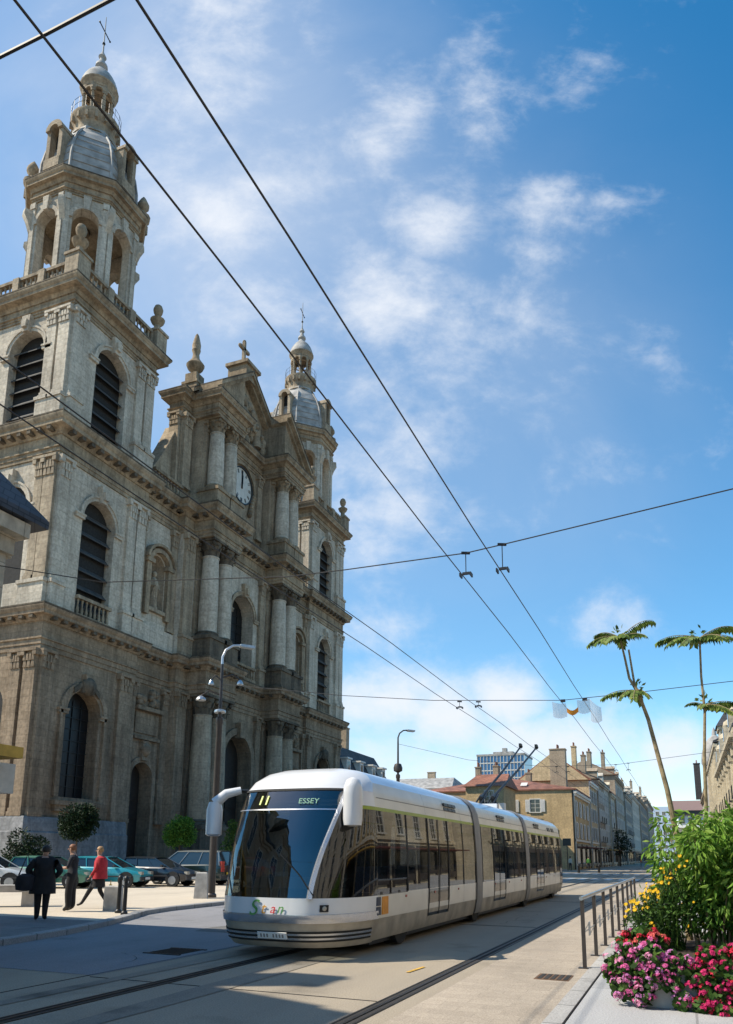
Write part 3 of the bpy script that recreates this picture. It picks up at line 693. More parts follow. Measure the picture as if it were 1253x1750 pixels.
# clock
fc = front(-38.6, 60.1); CZ = 37.7
def disc(mb, r0, r1, d0, d1, n=40):
    for i in range(n):
        a, b = 2*PI*i/n, 2*PI*(i+1)/n
        if r0 <= 0: poly = [(0,CZ),(r1*math.cos(a),CZ+r1*math.sin(a)),(r1*math.cos(b),CZ+r1*math.sin(b))]
        else: poly = [(r0*math.cos(a),CZ+r0*math.sin(a)),(r1*math.cos(a),CZ+r1*math.sin(a)),(r1*math.cos(b),CZ+r1*math.sin(b)),(r0*math.cos(b),CZ+r0*math.sin(b))]
        mb.prism(fc, poly, d0, d1)
mb = MB(); disc(mb, 0, 1.82, 0, .16); ck = part('clock', mb, M['clock'], cath)
mb = MB(); disc(mb, 1.8, 1.93, 0, .3); part('clock_rim', mb, M['black'], ck)
mb = MB()
for h in range(12):
    a = PI/2-2*PI*h/12
    for k in ((-.07, .07) if h % 3 else (-.12, 0, .12)):
        c, s_ = math.cos(a), math.sin(a); p0 = (1.28*c-k*s_, CZ+1.28*s_+k*c); p1 = (1.66*c-k*s_, CZ+1.66*s_+k*c)
        mb.bar(fc.p(p0[0],.175,p0[1]), fc.p(p1[0],.175,p1[1]), .05, .03, up=(1,0,0))
part('hour_mark', mb, M['black'], ck)
for nm, a, ln, wd in (('hour_hand', math.radians(88), 1.15, .2), ('minute_hand', math.radians(92), 1.6, .13)):
    mb = MB(); c, s_ = math.cos(a), math.sin(a); mb.bar(fc.p(-.3*c,.22,CZ-.3*s_), fc.p(ln*c,.22,CZ+ln*s_), wd, .05, up=(1,0,0)); part(nm, mb, M['black'], ck)
mb = MB(); arch_band(mb, fc, 0, 4.3, CZ, CZ, 2.15, .25, 0, .35, legs=False)
for s_ in (-1, 1):
    for i in range(6): mb.sphere(fc.p(s_*(2.25-.12*i), .2, CZ-.3-.42*i), .3, 8, 6)
part('clock_surround', mb, M['corn'], cath)
# urns (flaming vases) on the clock storey and volutes that lean on it
def urn(mb, x, y, z, h):
    k = h/5.4
    mb.box(x-.62*k, x+.62*k, y-.62*k, y+.62*k, z-.02, z+.9*k)
    mb.lathe(x, y, [(.55,.9),(.3,1.1),(.28,1.25),(.7,1.6),(.86,2.0),(.6,2.35),(.36,2.7),(.3,3.2),(.42,3.6),(.38,3.7),(.42,4.1),(.3,4.7),(.17,5.2),(.05,5.4)], 14, z) if abs(k-1) < .01 else \
    mb.lathe(x, y, [(r_*k, z_*k) for r_, z_ in ((.55,.9),(.3,1.1),(.28,1.25),(.7,1.6),(.86,2.0),(.6,2.35),(.36,2.7),(.3,3.2),(.42,3.6),(.38,3.7),(.42,4.1),(.3,4.7),(.17,5.2),(.05,5.4))], 14, z)
mb = MB(); mb.box(-39.6,-38.1,51.3,52.7,42.3,43.7); mb.box(-39.7,-38.0,51.2,52.8,43.7,43.95); urn(mb, -38.85, 52.0, 43.95, 5.3); part('urn', mb, M['corn'], cath)
for s_ in (-1, 1):
    mb = MB(); f2 = front(-39.4, 60.1); pts = []
    for i in range(15):
        t = i/14; pts.append((s_*(9.7+5.0*t), 31.3+7.4*(1-t)**1.55))
    poly = [(s_*9.7, 31.2)]+pts+[(s_*14.7, 31.2)]
    mb.prism(f2, poly, -1.0, 0)
    mb.fbox(f2, *(sorted((s_*12.6, s_*15.0))), -1.2, .35, 32.2, 32.6)
    for i in range(14): mb.prism(f2, [pts[i], pts[i+1], (pts[i+1][0], pts[i+1][1]+.3), (pts[i][0], pts[i][1]+.3)], -1.1, .2)
    part('volute', mb, M['stone_mid'], cath)
# balustrade over the side bays
for a, b in ((46.2, 50.0), (70.2, 74.0)):
    mb = MB(); balustrade(mb, (-38.0, a), (-38.0, b), ZB+.2, 1.3); part('balustrade', mb, M['corn'], cath)

# ---- bell towers
def tower(y0):
    x1, x0, y1 = FT, -47.1, y0+9.15
    cx, cyy = (-42.4, y0+4.65)
    mb = MB()
    faces = [(front(x1, y0), 9.15, 4.3), (Fr(x0, y0, 1, 0), 9.1, 5.0), (Fr(x1, y1, -1, 0), 9.1, 4.5), (Fr(x0, y1, 0, -1), 9.15, 4.5)]
    for f, ln, uc in faces: wall(mb, f, 0, ln, ZB, 40.2, [(uc, 3.35, ZB+.7, 37.6, 1.6)], .7)
    tw = part('bell_tower', mb, M['stone'], cath)
    for k, (f, ln, uc) in enumerate(faces):
        if k < 2 or y0 > 60: arched_window(f, uc, 3.35, ZB+.7, 37.6, 1.6, tw, M['dark'], lou=6, sur='stone')
    for f, ln, uc in faces[:3]:
        for (a, b) in ((.08, 1.08), (ln-2.2, ln-1.3), (ln-1.08, ln-.08)):
            pilp(f, 'stone', tw, a, b, ZB+2.0, 40.2, .2, 1.2); pedp(f, 'stone', tw, a, b, ZB, .45, 0)
    sq = [(x0,y0),(x1,y0),(x1,y1),(x0,y1)]
    cm = MB(); cm.sweep(cornice(40.2, .5, .55, .9, .95), sq, closed=True); cm.box(x0+.3, x1-.3, y0+.3, y1-.3, 42.0, 42.3)
    cm.m = 1; cm.sweep([(-.5,42.27),(.85,42.155),(.97,42.17),(.97,42.27),(.85,42.31),(-.5,42.45)], sq, closed=True)
    part('cornice', cm, [M['corn'], M['corn_top']], tw)
    bm_ = MB(); e = .05
    c4 = [(x0+e,y0+e),(x1-e,y0+e),(x1-e,y1-e),(x0+e,y1-e)]
    for i in range(4):
        a, b = Vector(c4[i]), Vector(c4[(i+1) % 4]); d = (b-a).normalized(); ln = (b-a).length
        for t0, t1 in ((.09,.34),(.38,.62),(.66,.91)): balustrade(bm_, a+d*ln*t0, a+d*ln*t1, 42.4, 1.75)
        for t in (.36, .64): p = a+d*ln*t; bm_.box(p.x-.3, p.x+.3, p.y-.3, p.y+.3, 42.4, 44.15)
        bm_.box(a.x-.62, a.x+.62, a.y-.62, a.y+.62, 42.4, 44.2); bm_.box(a.x-.72, a.x+.72, a.y-.72, a.y+.72, 44.2, 44.42)
        for t0, t1 in ((.0,.09),(.91,1.0)): p = a+d*ln*(t0+t1)/2; bm_.obox((p.x,p.y,43.27), (d.x,d.y,0), (d.y,-d.x,0), (0,0,1), ln*.045, .2, .87)
    part('balustrade', bm_, M['stone_mid'], tw)
    for px, py in c4:          # bust-like vases on the corner piers
        um = MB(); um.lathe(px, py, [(.42,0),(.3,.2),(.26,.7),(.5,.95),(.62,1.25),(.3,1.45),(.2,1.6),(.36,1.9),(.42,2.2),(.3,2.55),(.05,2.75)], 12, 44.42)
        part('urn', um, M['corn'], tw)
    # octagon with eight arches
    om = MB(); R = 4.25; ap = R*math.cos(PI/8); side = 2*R*math.sin(PI/8); oct_ = []
    for k in range(8):
        a = PI/8+k*PI/4; oct_.append((cx+R*math.cos(a), cyy+R*math.sin(a)))
    inner = MB()
    for k in range(8):
        a, b = oct_[k-1], oct_[k]
        f = Fr(a[0], a[1], b[0]-a[0], b[1]-a[1])
        wall(om, f, 0, side, 42.3, 52.2, [(side/2, 1.95, 44.3, 49.6, .98)], .75)
        wall(om, f, .3, side-.3, 42.3, 52.0, [(side/2, 1.95, 44.3, 49.6, .98)], .0, d=-.75)
    ob = part('octagon', om, M['stone'], tw)
    for k in range(8):
        pm = MB(); a, b = oct_[k-1], oct_[k]
        f = Fr(a[0], a[1], b[0]-a[0], b[1]-a[1])
        for (u0, u1) in ((.02, .42), (side-.42, side-.02)):
            pm.fbox(f, u0, u1, 0, .14, 44.2, 51.0); pm.fbox(f, u0-.04, u1+.04, 0, .22, 51.0, 51.5); pm.fbox(f, u0-.06, u1+.06, 0, .26, 43.2, 44.2)
        arch_band(pm, f, side/2, 1.95, 49.6, 49.6, .98, .3, 0, .13, legs=False)
        pm.prism(f, [(side/2-.2,50.4),(side/2+.2,50.4),(side/2+.3,51.6),(side/2-.3,51.6)], 0, .32)
        # scrolled console against each corner
        c, s_ = math.cos(PI/8+k*PI/4), math.sin(PI/8+k*PI/4); p = oct_[k]
        q = Vector((c, s_, 0)); t = Vector((-s_, c, 0)); B = Vector((p[0], p[1], 0))
        if k % 2 == 0 or True:
            pts = [(0,50.9),(.62,50.8),(.66,50.3),(.36,49.8),(.14,49.2),(0,49.0)]
            P = [B+q*a_+t*w_+Vector((0,0,z_)) for w_ in (-.22,.22) for a_, z_ in pts]; n = len(pts)
            pm.add(P, [tuple(range(n)), tuple(range(2*n-1,n-1,-1))]+[(i, i+n, (i+1)%n+n, (i+1)%n) for i in range(n)])
        part('arch_surround', pm, M['stone'], tw)
    cm = MB(); cm.sweep(cornice(51.6, .4, .5, .85, .75), oct_, closed=True)
    cm.m = 1; cm.sweep([(-.5,53.47),(.66,53.36),(.77,53.37),(.77,53.46),(.66,53.5),(-.5,53.6)], oct_, closed=True)
    part('cornice', cm, [M['corn'], M['corn_top']], tw)
    fl = MB(); fl.lathe(cx, cyy, [(4.0,42.3),(4.0,43.9),(.5,44.25)], 8, rot=PI/8); fl.lathe(cx, cyy, [(3.3,51.8),(.4,52.0),(3.9,53.2)], 8, rot=PI/8, caps=False)
    fl.lathe(cx, cyy, [(.35,44.2),(.3,52)], 8)
    part('octagon_floor', fl, M['stone_mid'], tw)
    # bell-shaped zinc dome on the octagon
    dm = MB(); dm.lathe(cx, cyy, [(4.15,53.5),(4.1,54.2),(4.0,54.3),(3.95,55.6),(3.7,57.0),(3.2,58.3),(2.5,59.4),(1.95,60.1),(1.85,60.6)], 8, rot=PI/8)
    for k in range(8):          # standing seams on the ribs
        a = PI/8+k*PI/4
        dm.tube([(cx+r_*math.cos(a), cyy+r_*math.sin(a), z_) for r_, z_ in ((4.03,54.3),(3.98,55.6),(3.73,57.0),(3.23,58.3),(2.53,59.4))], .11, 5)
    for z_, r_ in ((55.0,3.99),(55.8,3.92),(56.6,3.78),(57.4,3.55),(58.1,3.29)):
        pts = [(cx+(r_+.02)*math.cos(PI/8+k*PI/4), cyy+(r_+.02)*math.sin(PI/8+k*PI/4), z_) for k in range(9)]; dm.tube(pts, .035, 4)
    part('dome', dm, M['zinc'], tw)
    for k in range(4):
        a = k*PI/2; c, s_ = math.cos(a), math.sin(a); f = Fr(cx+c*3.95+s_*0, cyy+s_*3.95, -s_, c)
        q = MB(); w_ = .62
        P = [(-w_,54.4),(w_,54.4),(w_,57.9)]+arch_pts(0, 2*w_, 57.9, .62, 8)[::-1]+[(-w_,57.9)]
        q.m = 0
        q.prism(f, [(-.78,54.3),(.78,54.3),(.78,55.2),(-.78,55.2)], -1.3, .22)
        for sg in (-1, 1): q.fbox(f, *sorted((sg*.42, sg*.78)), -2.4, .1, 55.2, 57.9)
        ab = arch_pts(0, .84, 57.9, .45, 8); ao = arch_pts(0, 1.7, 57.9, .85, 8)
        for i in range(8): q.prism(f, [ab[i], ab[i+1], ao[i+1], ao[i]], -2.7, .28)
        q.m = 1; q.fbox(f, -.45, .45, -1.2, -.5, 55.2, 58.2)
        part('dormer', q, [M['stone_mid'], M['dark']], tw)
    for k in (0, 2):
        a = PI/4+k*PI/2; px, py = cx+4.35*math.cos(a), cyy+4.35*math.sin(a)
        um = MB(); um.box(px-.36, px+.36, py-.36, py+.36, 53.45, 54.3); um.lathe(px, py, [(.25,0),(.62,.4),(.66,.8),(.3,1.1),(.22,1.3),(.5,1.7),(.5,2.0),(.25,2.5),(.05,2.8)], 11, 54.3)
        part('urn', um, M['corn'], tw)
    # lantern: gallery on corbels with a railing, eight little columns, cupola, spire
    lm = MB(); lm.lathe(cx, cyy, [(1.9,60.3),(1.7,60.6),(1.7,61.4),(1.9,61.8),(2.05,62.1),(2.05,62.35),(1.2,62.4)], 20)
    for k in range(16):
        a = 2*PI*k/16; lm.obox((cx+1.85*math.cos(a), cyy+1.85*math.sin(a), 61.75), (math.cos(a),math.sin(a),0), (-math.sin(a),math.cos(a),0), (0,0,1), .2, .1, .28)
    lm.lathe(cx, cyy, [(1.4,62.3),(1.4,62.55),(.3,62.6)], 16)
    for k in range(8):
        a = 2*PI*(k+.5)/8; lm.lathe(cx+1.2*math.cos(a), cyy+1.2*math.sin(a), [(.22,62.5),(.15,62.75),(.13,64.8),(.24,65.05)], 8)
    for k in range(8):
        a0 = 2*PI*(k+.5)/8; a1 = 2*PI*(k+1.5)/8
        f = Fr(cx+1.38*math.cos(a0), cyy+1.38*math.sin(a0), math.cos(a1)-math.cos(a0), math.sin(a1)-math.sin(a0)); sd = 2*1.38*math.sin(PI/8)
        wall(lm, f, 0, sd, 64.8, 65.7, [(sd/2, sd*.66, 64.8, 64.95, .36)], .25)
    lm.lathe(cx, cyy, [(1.32,65.5),(1.38,65.8),(1.58,66.0),(1.62,66.15),(1.3,66.25)], 20)
    lt = part('lantern', lm, M['stone_mid'], tw)
    qm = MB(); qm.lathe(cx, cyy, [(1.56,66.15),(1.52,66.5),(1.32,67.1),(.95,67.7),(.48,68.2),(.34,68.5),(.52,68.7),(.5,68.9),(.24,69.3),(.2,69.6),(.34,69.8),(.2,70.1),(.07,70.4),(.05,72.0),(.03,74.2)], 16)
    part('cupola', qm, M['zinc'], tw)
    xm = MB(); d = Vector((-.2,1,.0)).normalized(); xm.bar(Vector((cx,cyy,72.6))-d*.85, Vector((cx,cyy,72.6))+d*.85, .07); xm.sphere((cx,cyy,71.3), .14, 8, 6)
    for s_ in (-1,1): xm.sphere(Vector((cx,cyy,72.6))+d*.85*s_, .09, 6, 5)
    part('spire_cross', xm, M['iron'], tw)
    rm = MB()
    for z_ in (62.9, 63.45): rm.tube([(cx+2.02*math.cos(2*PI*k/20), cyy+2.02*math.sin(2*PI*k/20), z_) for k in range(21)], .018, 4)
    for k in range(20): a = 2*PI*k/20; rm.bar((cx+2.02*math.cos(a), cyy+2.02*math.sin(a), 62.3), (cx+2.02*math.cos(a), cyy+2.02*math.sin(a), 63.45), .022)
    part('railing', rm, M['iron'], tw)
    return tw
tower(36.3); tower(74.6)
# nave behind the front
mb = MB(); mb.box(-105, -40.6, 46.5, 73.7, 0, 30.5); part('nave_wall', mb, M['stone_mid'], cath)
mb = MB(); mb.add([(-105,45.9,30.5),(-44,45.9,30.5),(-44,74.3,30.5),(-105,74.3,30.5),(-105,60.1,39.5),(-46,60.1,39.5)], [(0,1,5,4),(2,3,4,5),(1,2,5),(3,0,4),(0,3,2,1)])
part('nave_roof', mb, M['slate'], cath)
mb = MB()
for ty in (36.4, 74.7): mb.box(-47.0, -39.1, ty, ty+9.0, 0.02, ZB-.1)
mb.box(-42, -39.6, 45.7, 74.5, 0.02, ZB-.1)
for ty in (36.3, 74.6): mb.box(-45.9, -39.2, ty+1.2, ty+8.0, ZB, 41.9)
part('tower_core', mb, M['dark'], cath)
# ------------------------------------------------------------------ ground, kerbs, guide rails
M['earth'] = ground('far_ground', (.22,.2,.18), (.17,.155,.14))
M['road'] = ground('worn_concrete_road', (.36,.305,.235), (.28,.24,.19), .35, 55, patch=.72)
M['asph'] = ground('grey_asphalt', (.25,.245,.255), (.2,.197,.207), .5, 70, patch=.75)
M['plaza'] = ground('pale_gravel_plaza', (.56,.48,.375), (.48,.41,.32), .4, 45, patch=.85)
M['walk'] = ground('blue_grey_pavement', (.23,.23,.235), (.175,.177,.182), .5, 60, slab=(.9,.45,.012), joint=.75)
M['slabs'] = ground('pale_concrete_slabs', (.42,.42,.42), (.35,.35,.36), .6, 60, slab=(1.6,2.6,.014), joint=.62, patch=.8)
M['paver'] = ground('beige_pavers', (.42,.355,.285), (.34,.29,.235), .5, 60, slab=(.5,.25,.008), joint=.8, patch=.85)
M['kerb'] = ground('kerb_stone', (.38,.37,.36), (.28,.275,.27), .8, 50, slab=(4,1.0,.02), joint=.5)
M['rail'] = plain('guide_rail_steel', (.05,.047,.045), .45, .6, noise=.3)
M['slot'] = plain('rail_slot_dirt', (.03,.027,.025), .9)
M['zebra'] = plain('worn_road_paint', (.6,.6,.58), .8, noise=.25, nscale=9)
M['yellow'] = plain('yellow_road_paint', (.55,.33,.06), .8, noise=.35, nscale=12)
def sheet(name, pts, z, mat, thick=0):
    mb = MB(); n = len(pts)
    mb.add([(x, y, z) for x, y in pts], [tuple(range(n))])
    if thick:
        mb.add([(x, y, z) for x, y in pts]+[(x, y, z-thick) for x, y in pts], [(i, (i+1) % n, (i+1) % n+n, i+n) for i in range(n)])
    o = mb.build(name, mat, None, smooth=False); tag(o, kind='structure'); return o
sheet('ground', [(-1500,-300),(1500,-300),(1500,3000),(-1500,3000)], -.03, M['earth'])
sheet('road', [(-15,-25),(-1.42,-25),(-1.42,400),(-15,400)], 0, M['road'])
sheet('side_road', [(-15,9),(-7.85,9),(-7.85,60),(-15,60)], .004, M['asph'])
# plaza and near-left pavement, raised on kerbs
edge = [(-11.35,-25),(-11.4,6),(-11.7,10.9),(-12.1,13.0),(-12.75,15.0),(-13.5,16.8),(-14.1,18.1),(-14.4,19.6),(-14.55,23),(-14.6,30),(-14.6,60),(-14.3,104)]
def off(d): return [(x-d, y) for x, y in edge]
sheet('plaza', off(.22)[4:]+[(-110,104),(-110,15.0)], .11, M['plaza'])
sheet('left_pavement', off(.22)[:5]+[(-60,15.0),(-60,-25)], .112, M['walk'])
mb = MB(); mb.sweep([(.0,-.02),(.22,-.02),(.22,.115),(.19,.13),(0,.13)], off(.22)); tag(mb.build('kerb', M['kerb']), kind='structure')
sheet('right_pavement', [(-1.2,-25),(12,-25),(12,140),(-1.2,140)], .10, M['slabs'])
mb = MB(); mb.sweep([(0,-.02),(.2,-.02),(.2,.1),(.18,.115),(0,.115)], [(-1.22,140),(-1.22,-25)]); tag(mb.build('kerb', M['kerb']), kind='structure')
sheet('paver_strip', [(-3.0,-25),(-1.44,-25),(-1.44,60),(-3.0,60)], .005, M['paver'])
# guide rail of each track: a steel head in a dark slot
for x in (-6.6, -3.36):
    mb = MB(); mb.m = 1; mb.box(x-.09, x+.09, -20, 160, -.01, .006); mb.m = 0; mb.box(x-.022, x+.022, -20, 160, -.01, .016)
    mb.box(x-.115, x-.09, -20, 160, -.01, .011); mb.box(x+.09, x+.115, -20, 160, -.01, .011)
    tag(mb.build('guide_rail', [M['rail'], M['slot']]), kind='structure')
# crossing bars across the street in the distance, kerb of the side street, thin expansion joints
for y0, y1 in ((62.0, 66.0), (82,86), (112,116)):
    mb = MB(); x = -13.9
    while x < -2: mb.box(x, x+.5, y0, y1, .0, .0085); x += 1.0
    tag(mb.build('crossing_marking', M['zebra']), kind='structure')
sheet('road_marking', [(-3.95,11.2),(-3.9,11.85),(-3.84,11.84),(-3.89,11.2)], .011, M['yellow'])
mb = MB()
for x in (-7.9,): mb.box(x-.008, x+.008, -20, 100, 0, .0065)
for y in (8.9, 19.5, 31): mb.box(-7.8, -3.5, y-.008, y+.008, 0, .0067)
tag(mb.build('road_joint', M['slot']), kind='structure')
random.seed(5); M['patch'] = ground('asphalt_patch', (.15,.145,.14), (.12,.117,.114), .8, 60); M['track'] = ground('tyre_track', (.265,.235,.195), (.205,.184,.155), .9, 70)
for i, (x0, x1, y0, y1) in enumerate(((-10.4,-8.9,14.9,16.4),(-9.6,-8.6,20.5,24.0))):
    n = 14; pts = []
    for k in range(n):
        a = 2*PI*k/n; c, q = math.cos(a), math.sin(a); m_ = max(abs(c), abs(q)); pts.append(((x0+x1)/2+(x1-x0)/2*c/m_*random.uniform(.93,1.05), (y0+y1)/2+(y1-y0)/2*q/m_*random.uniform(.95,1.04)))
    sheet('road_patch', pts, .0075, M['patch'])
for x in (-7.35,-5.75):
    L_, R_ = [], []
    for k in range(80):
        y = -5+1.4*k; w_ = .16+.05*math.sin(k*.7+x)+random.uniform(-.03,.03); L_.append((x-w_, y)); R_.append((x+w_, y))
    sheet('tyre_track', L_+R_[::-1], .0072 if x < -3 else .0079, M['track'])
mb = MB()
for x, y, ln in ((-8.3,10.2,2.6),(-5.6,14.2,4),(-10.2,12.2,2.8),(-4.5,20,4)):
    a = random.uniform(-.6,.6); p = [(x,y)]
    while ln > 0: a += random.uniform(-.55,.55); st_ = .18; p.append((p[-1][0]+st_*math.sin(a), p[-1][1]+st_*math.cos(a))); ln -= st_
    for (x0,y0),(x1,y1) in zip(p, p[1:]): mb.add([(x0-.006,y0,.0095),(x0+.006,y0,.0095),(x1+.006,y1,.0095),(x1-.006,y1,.0095)], [(0,1,2,3)])
tag(mb.build('road_crack', M['slot'], recalc=False), kind='structure')
mb = MB()
for i in range(9): mb.box(-8.75+.075*i, -8.72+.075*i, 11.35, 12.1, .0, .014)
mb.box(-8.8,-8.05,11.3,11.36,0,.016); mb.box(-8.8,-8.05,12.09,12.15,0,.016)
tag(mb.build('drain_grate', M['iron']), 'black slotted drain grate set in the shaded road at left', 'drain')
mb = MB(); mb.box(-2.1,-1.62,11.4,11.95,.0,.012); mb.m = 1
for i in range(5): mb.box(-2.06+.09*i,-2.0+.09*i,11.44,11.91,.0,.017)
tag(mb.build('manhole_cover', [plain('rusty_iron', (.16,.09,.05), .8, .2, noise=.4), M['slot']]), 'small square rusty cover in the beige paving left of the railing', 'cover')

# ------------------------------------------------------------------ guided tram
M['tw'] = plain('tram_white_paint', (.68,.685,.70), .3, noise=.05, nscale=2, coat=.4)
M['tbody'] = plain('tram_white_warm_bounce', (.66,.62,.54), .35, noise=.07, nscale=2, coat=.25)  # white paint; warm bounce light on the shaded sides put into its colour
M['tskirt'] = plain('tram_beige_skirt', (.38,.335,.27), .5, noise=.28, nscale=2.5)
M['tblue'] = plain('tram_roof_sky_reflection', (.30,.42,.62), .3, noise=.06, coat=.4)  # blue sky reflection along the roof edge, put into the colour
M['tgreen'] = plain('tram_lime_stripe', (.30,.36,.03), .4)
M['tglass'] = tinted('tram_tinted_glass', (.22,.23,.23), 1.75)
M['tsilver'] = plain('tram_silver_trim', (.55,.57,.62), .25, .75, noise=.05)
M['tgrey'] = plain('tram_joint_grey', (.25,.24,.23), .6, noise=.1)
M['rubber'] = plain('rubber', (.015,.015,.015), .8)
M['lamp_glass'] = glass('headlamp_glass', (.35,.33,.28), .1, .8)
M['orange'] = plain('orange_sticker', (.7,.27,.02), .5)
TX = -6.44
HW = [(.2,1.22),(.3,1.27),(.6,1.33),(1.0,1.345),(1.8,1.335),(2.5,1.29),(2.83,1.23),(3.02,1.15),(3.18,.98),(3.27,.78),(3.33,.45)]
YF = [(.2,11.62),(.3,11.5),(.6,11.38),(.68,11.34),(1.0,11.36),(1.8,11.58),(2.5,11.88),(2.83,12.06),(3.02,12.22),(3.18,12.5),(3.27,12.85),(3.33,13.3)]
def interp(tab, z):
    for (a, b), (c, d) in zip(tab, tab[1:]):
        if z <= c: return b+(d-b)*(max(z,a)-a)/(c-a)
    return tab[-1][1]
tram = thing('guided_tram', 'long white and silver articulated tram with two roof poles and Stan lettering on its front', 'tram', (TX, 12, 0))
TI = Matrix.Translation((-TX, -12, 0))
def tp(name, mb, mats, par=None, **k):
    o = mb.build(name, mats, None, **k); o.parent = par or tram
    if par is None: o.matrix_parent_inverse = TI
    return o
def nose(s, z, out=0):
    """point on the front of the car; s = -1 left .. 1 right"""
    hw = interp(HW, z)+out; yc = 13.0+max(0, z-2.83)*.9; yf = interp(YF, z)-out
    th = s*PI/2; e = .62
    x = hw*math.copysign(abs(math.sin(th))**e, th); y = yc-(yc-yf)*abs(math.cos(th))**.95
    return (TX+x, y, z)
SS = [-1+2*i/40 for i in range(41)]
def band(mb, zs, s0, s1, out=0, n=36):
    S = [s0+(s1-s0)*i/n for i in range(n+1)]
    P = [nose(s, z, out) for z in zs for s in S]; k = n+1
    mb.add(P, [(a*k+i, a*k+i+1, (a+1)*k+i+1, (a+1)*k+i) for a in range(len(zs)-1) for i in range(n)])
def side(mb, zs, y0, y1, sg, out=0, y0f=None):
    """side skin strip; y0f: start follows the nose corner"""
    P = []
    for z in zs:
        x = TX+sg*(interp(HW, z)+out); a = (13.0+max(0,z-2.83)*.9) if y0f else y0
        P += [(x, a, z), (x, y1, z)]
    mb.add(P, [(2*i, 2*i+1, 2*i+3, 2*i+2) for i in range(len(zs)-1)])
# front car nose
mb = MB(); band(mb, [.2,.3,.42,.6], -1, 1); tp('bumper', mb, M['tskirt'])
mb = MB()
for z in (.30,.37,.44): band(mb, [z, z+.03], -.86, .93, .012)
tp('grille', mb, M['rubber'])
mb = MB()
for z in (.335,.405): band(mb, [z, z+.03], -.86, .93, .016)
tp('bumper_rib', mb, M['tsilver'])
mb = MB(); band(mb, [.6,.64,.7,.74], -1, 1, .02); tp('bumper_trim', mb, M['tsilver'])
mb = MB(); band(mb, [.72,.8,.9,1.0], -1, 1); tp('front_panel', mb, M['tw'])
def sx(xn): return math.copysign(math.asin(min(1, abs(xn)**(1/.62)))*2/PI, xn)      # across the front, -1 .. 1 of the half width
def pil_s(z): t = max(0, (z-1.0)/1.83); return .25+.25*(t**1.6)
mb = MB(); zs = [1.0+1.83*i/10 for i in range(11)]
P = []; F = []; n = 24
for z in zs:
    for i in range(n+1): P.append(nose(-.93+(pil_s(z)+.93)*i/n, z))
mb.add(P, [(a*(n+1)+i, a*(n+1)+i+1, (a+1)*(n+1)+i+1, (a+1)*(n+1)+i) for a in range(10) for i in range(n)])
wind = tp('windscreen', mb, tinted('tram_windscreen', (.34,.38,.38), 2.2))
mb = MB(); P = []
zs2 = [1.0+1.5*i/10 for i in range(11)]
for z in zs2:
    for i in range(n+1): P.append(nose(pil_s(z)+(1-pil_s(z))*i/n, z))
mb.add(P, [(a*(n+1)+i, a*(n+1)+i+1, (a+1)*(n+1)+i+1, (a+1)*(n+1)+i) for a in range(10) for i in range(n)])
side(mb, [1.0,1.8,2.5], 0, 14.6, 1, y0f=1)
tp('cab_side_window', mb, M['tglass'])
mb = MB(); band(mb, [1.0+.15*i for i in range(11)], -1, -.93, n=4); side(mb, [1.0,1.8,2.5], 0, 14.6, -1, y0f=1); tp('cab_side_window', mb, M['tglass'])
for fn, dw in ((lambda z: pil_s(z), .027), (lambda z: -.93+.0*z, .026)):
    mb = MB(); zs = [.99+1.86*i/14 for i in range(15)]; P = []
    for z in zs:
        s = fn(z); P += [nose(s-dw, z, .01), nose(s-dw*.6, z, .05), nose(s+dw*.6, z, .05), nose(s+dw, z, .01)]
    mb.add(P, [(4*a+i, 4*a+i+1, 4*a+i+5, 4*a+i+4) for a in range(14) for i in range(3)])
    tp('window_pillar', mb, M['tsilver'])
mb = MB(); band(mb, [2.56,2.7,2.84], pil_s(2.6)+.02, 1); band(mb, [2.56,2.7,2.84], -1, -.93, n=6)
band(mb, [2.83,2.92,3.02,3.1,3.18,3.23,3.27,3.3,3.33], -1, 1)
P = [nose(s, 3.33) for s in SS]; mb.add(P+[(TX+.45, 13.6, 3.335), (TX-.45, 13.6, 3.335)], [tuple(range(41))+(41, 42)])
tp('front_dome', mb, M['tw'])
mb = MB(); band(mb, [2.81,2.85], -.95, .52, .012); tp('windscreen_seal', mb, M['rubber'])
mb = MB(); band(mb, [2.5,2.565], .5, 1, .004, n=12); tp('stripe', mb, M['tgreen'])
# blind box behind the glass edge: dark top strip with the route number and the destination
mb = MB(); band(mb, [2.46,2.48], -.9, .44, .006); tp('blind_edge', mb, M['tsilver'])
def text(body, size, mat, mw, name, par, shear=0, ext=.002, bold=0):
    cu = bpy.data.curves.new(name, 'FONT'); cu.body = body; cu.size = size; cu.extrude = ext; cu.shear = shear; cu.offset = bold; cu.align_x = 'CENTER'
    o = bpy.data.objects.new(name, cu); COL.objects.link(o); bpy.context.view_layer.update()
    me = bpy.data.meshes.new_from_object(o.evaluated_get(bpy.context.evaluated_depsgraph_get())); bpy.data.objects.remove(o)
    me.transform(mw); me.materials.clear(); me.materials.append(mat)
    q = bpy.data.objects.new(name, me); COL.objects.link(q); q.parent = par
    if par == tram: q.matrix_parent_inverse = TI
    return q
def onnose(s, z, out=.012):
    p = Vector(nose(s, z, out)); tx = (Vector(nose(s+.02, z, out))-Vector(nose(s-.02, z, out))).normalized(); tz = (Vector(nose(s, z+.03, out))-Vector(nose(s, z-.03, out))).normalized()
    nn = tx.cross(tz); m = Matrix((tx, tz, nn)).transposed().to_4x4(); m.translation = p; return m
def led(name, c, e):
    m, nt_, b = newmat(name); b.inputs['Base Color'].default_value = c+(1,); b.inputs['Emission Color'].default_value = c+(1,); b.inputs['Emission Strength'].default_value = e; return m
M['ledy'] = led('display_yellow', (.35,.42,.05), .2); M['ledg'] = led('display_green', (.12,.3,.2), .06)
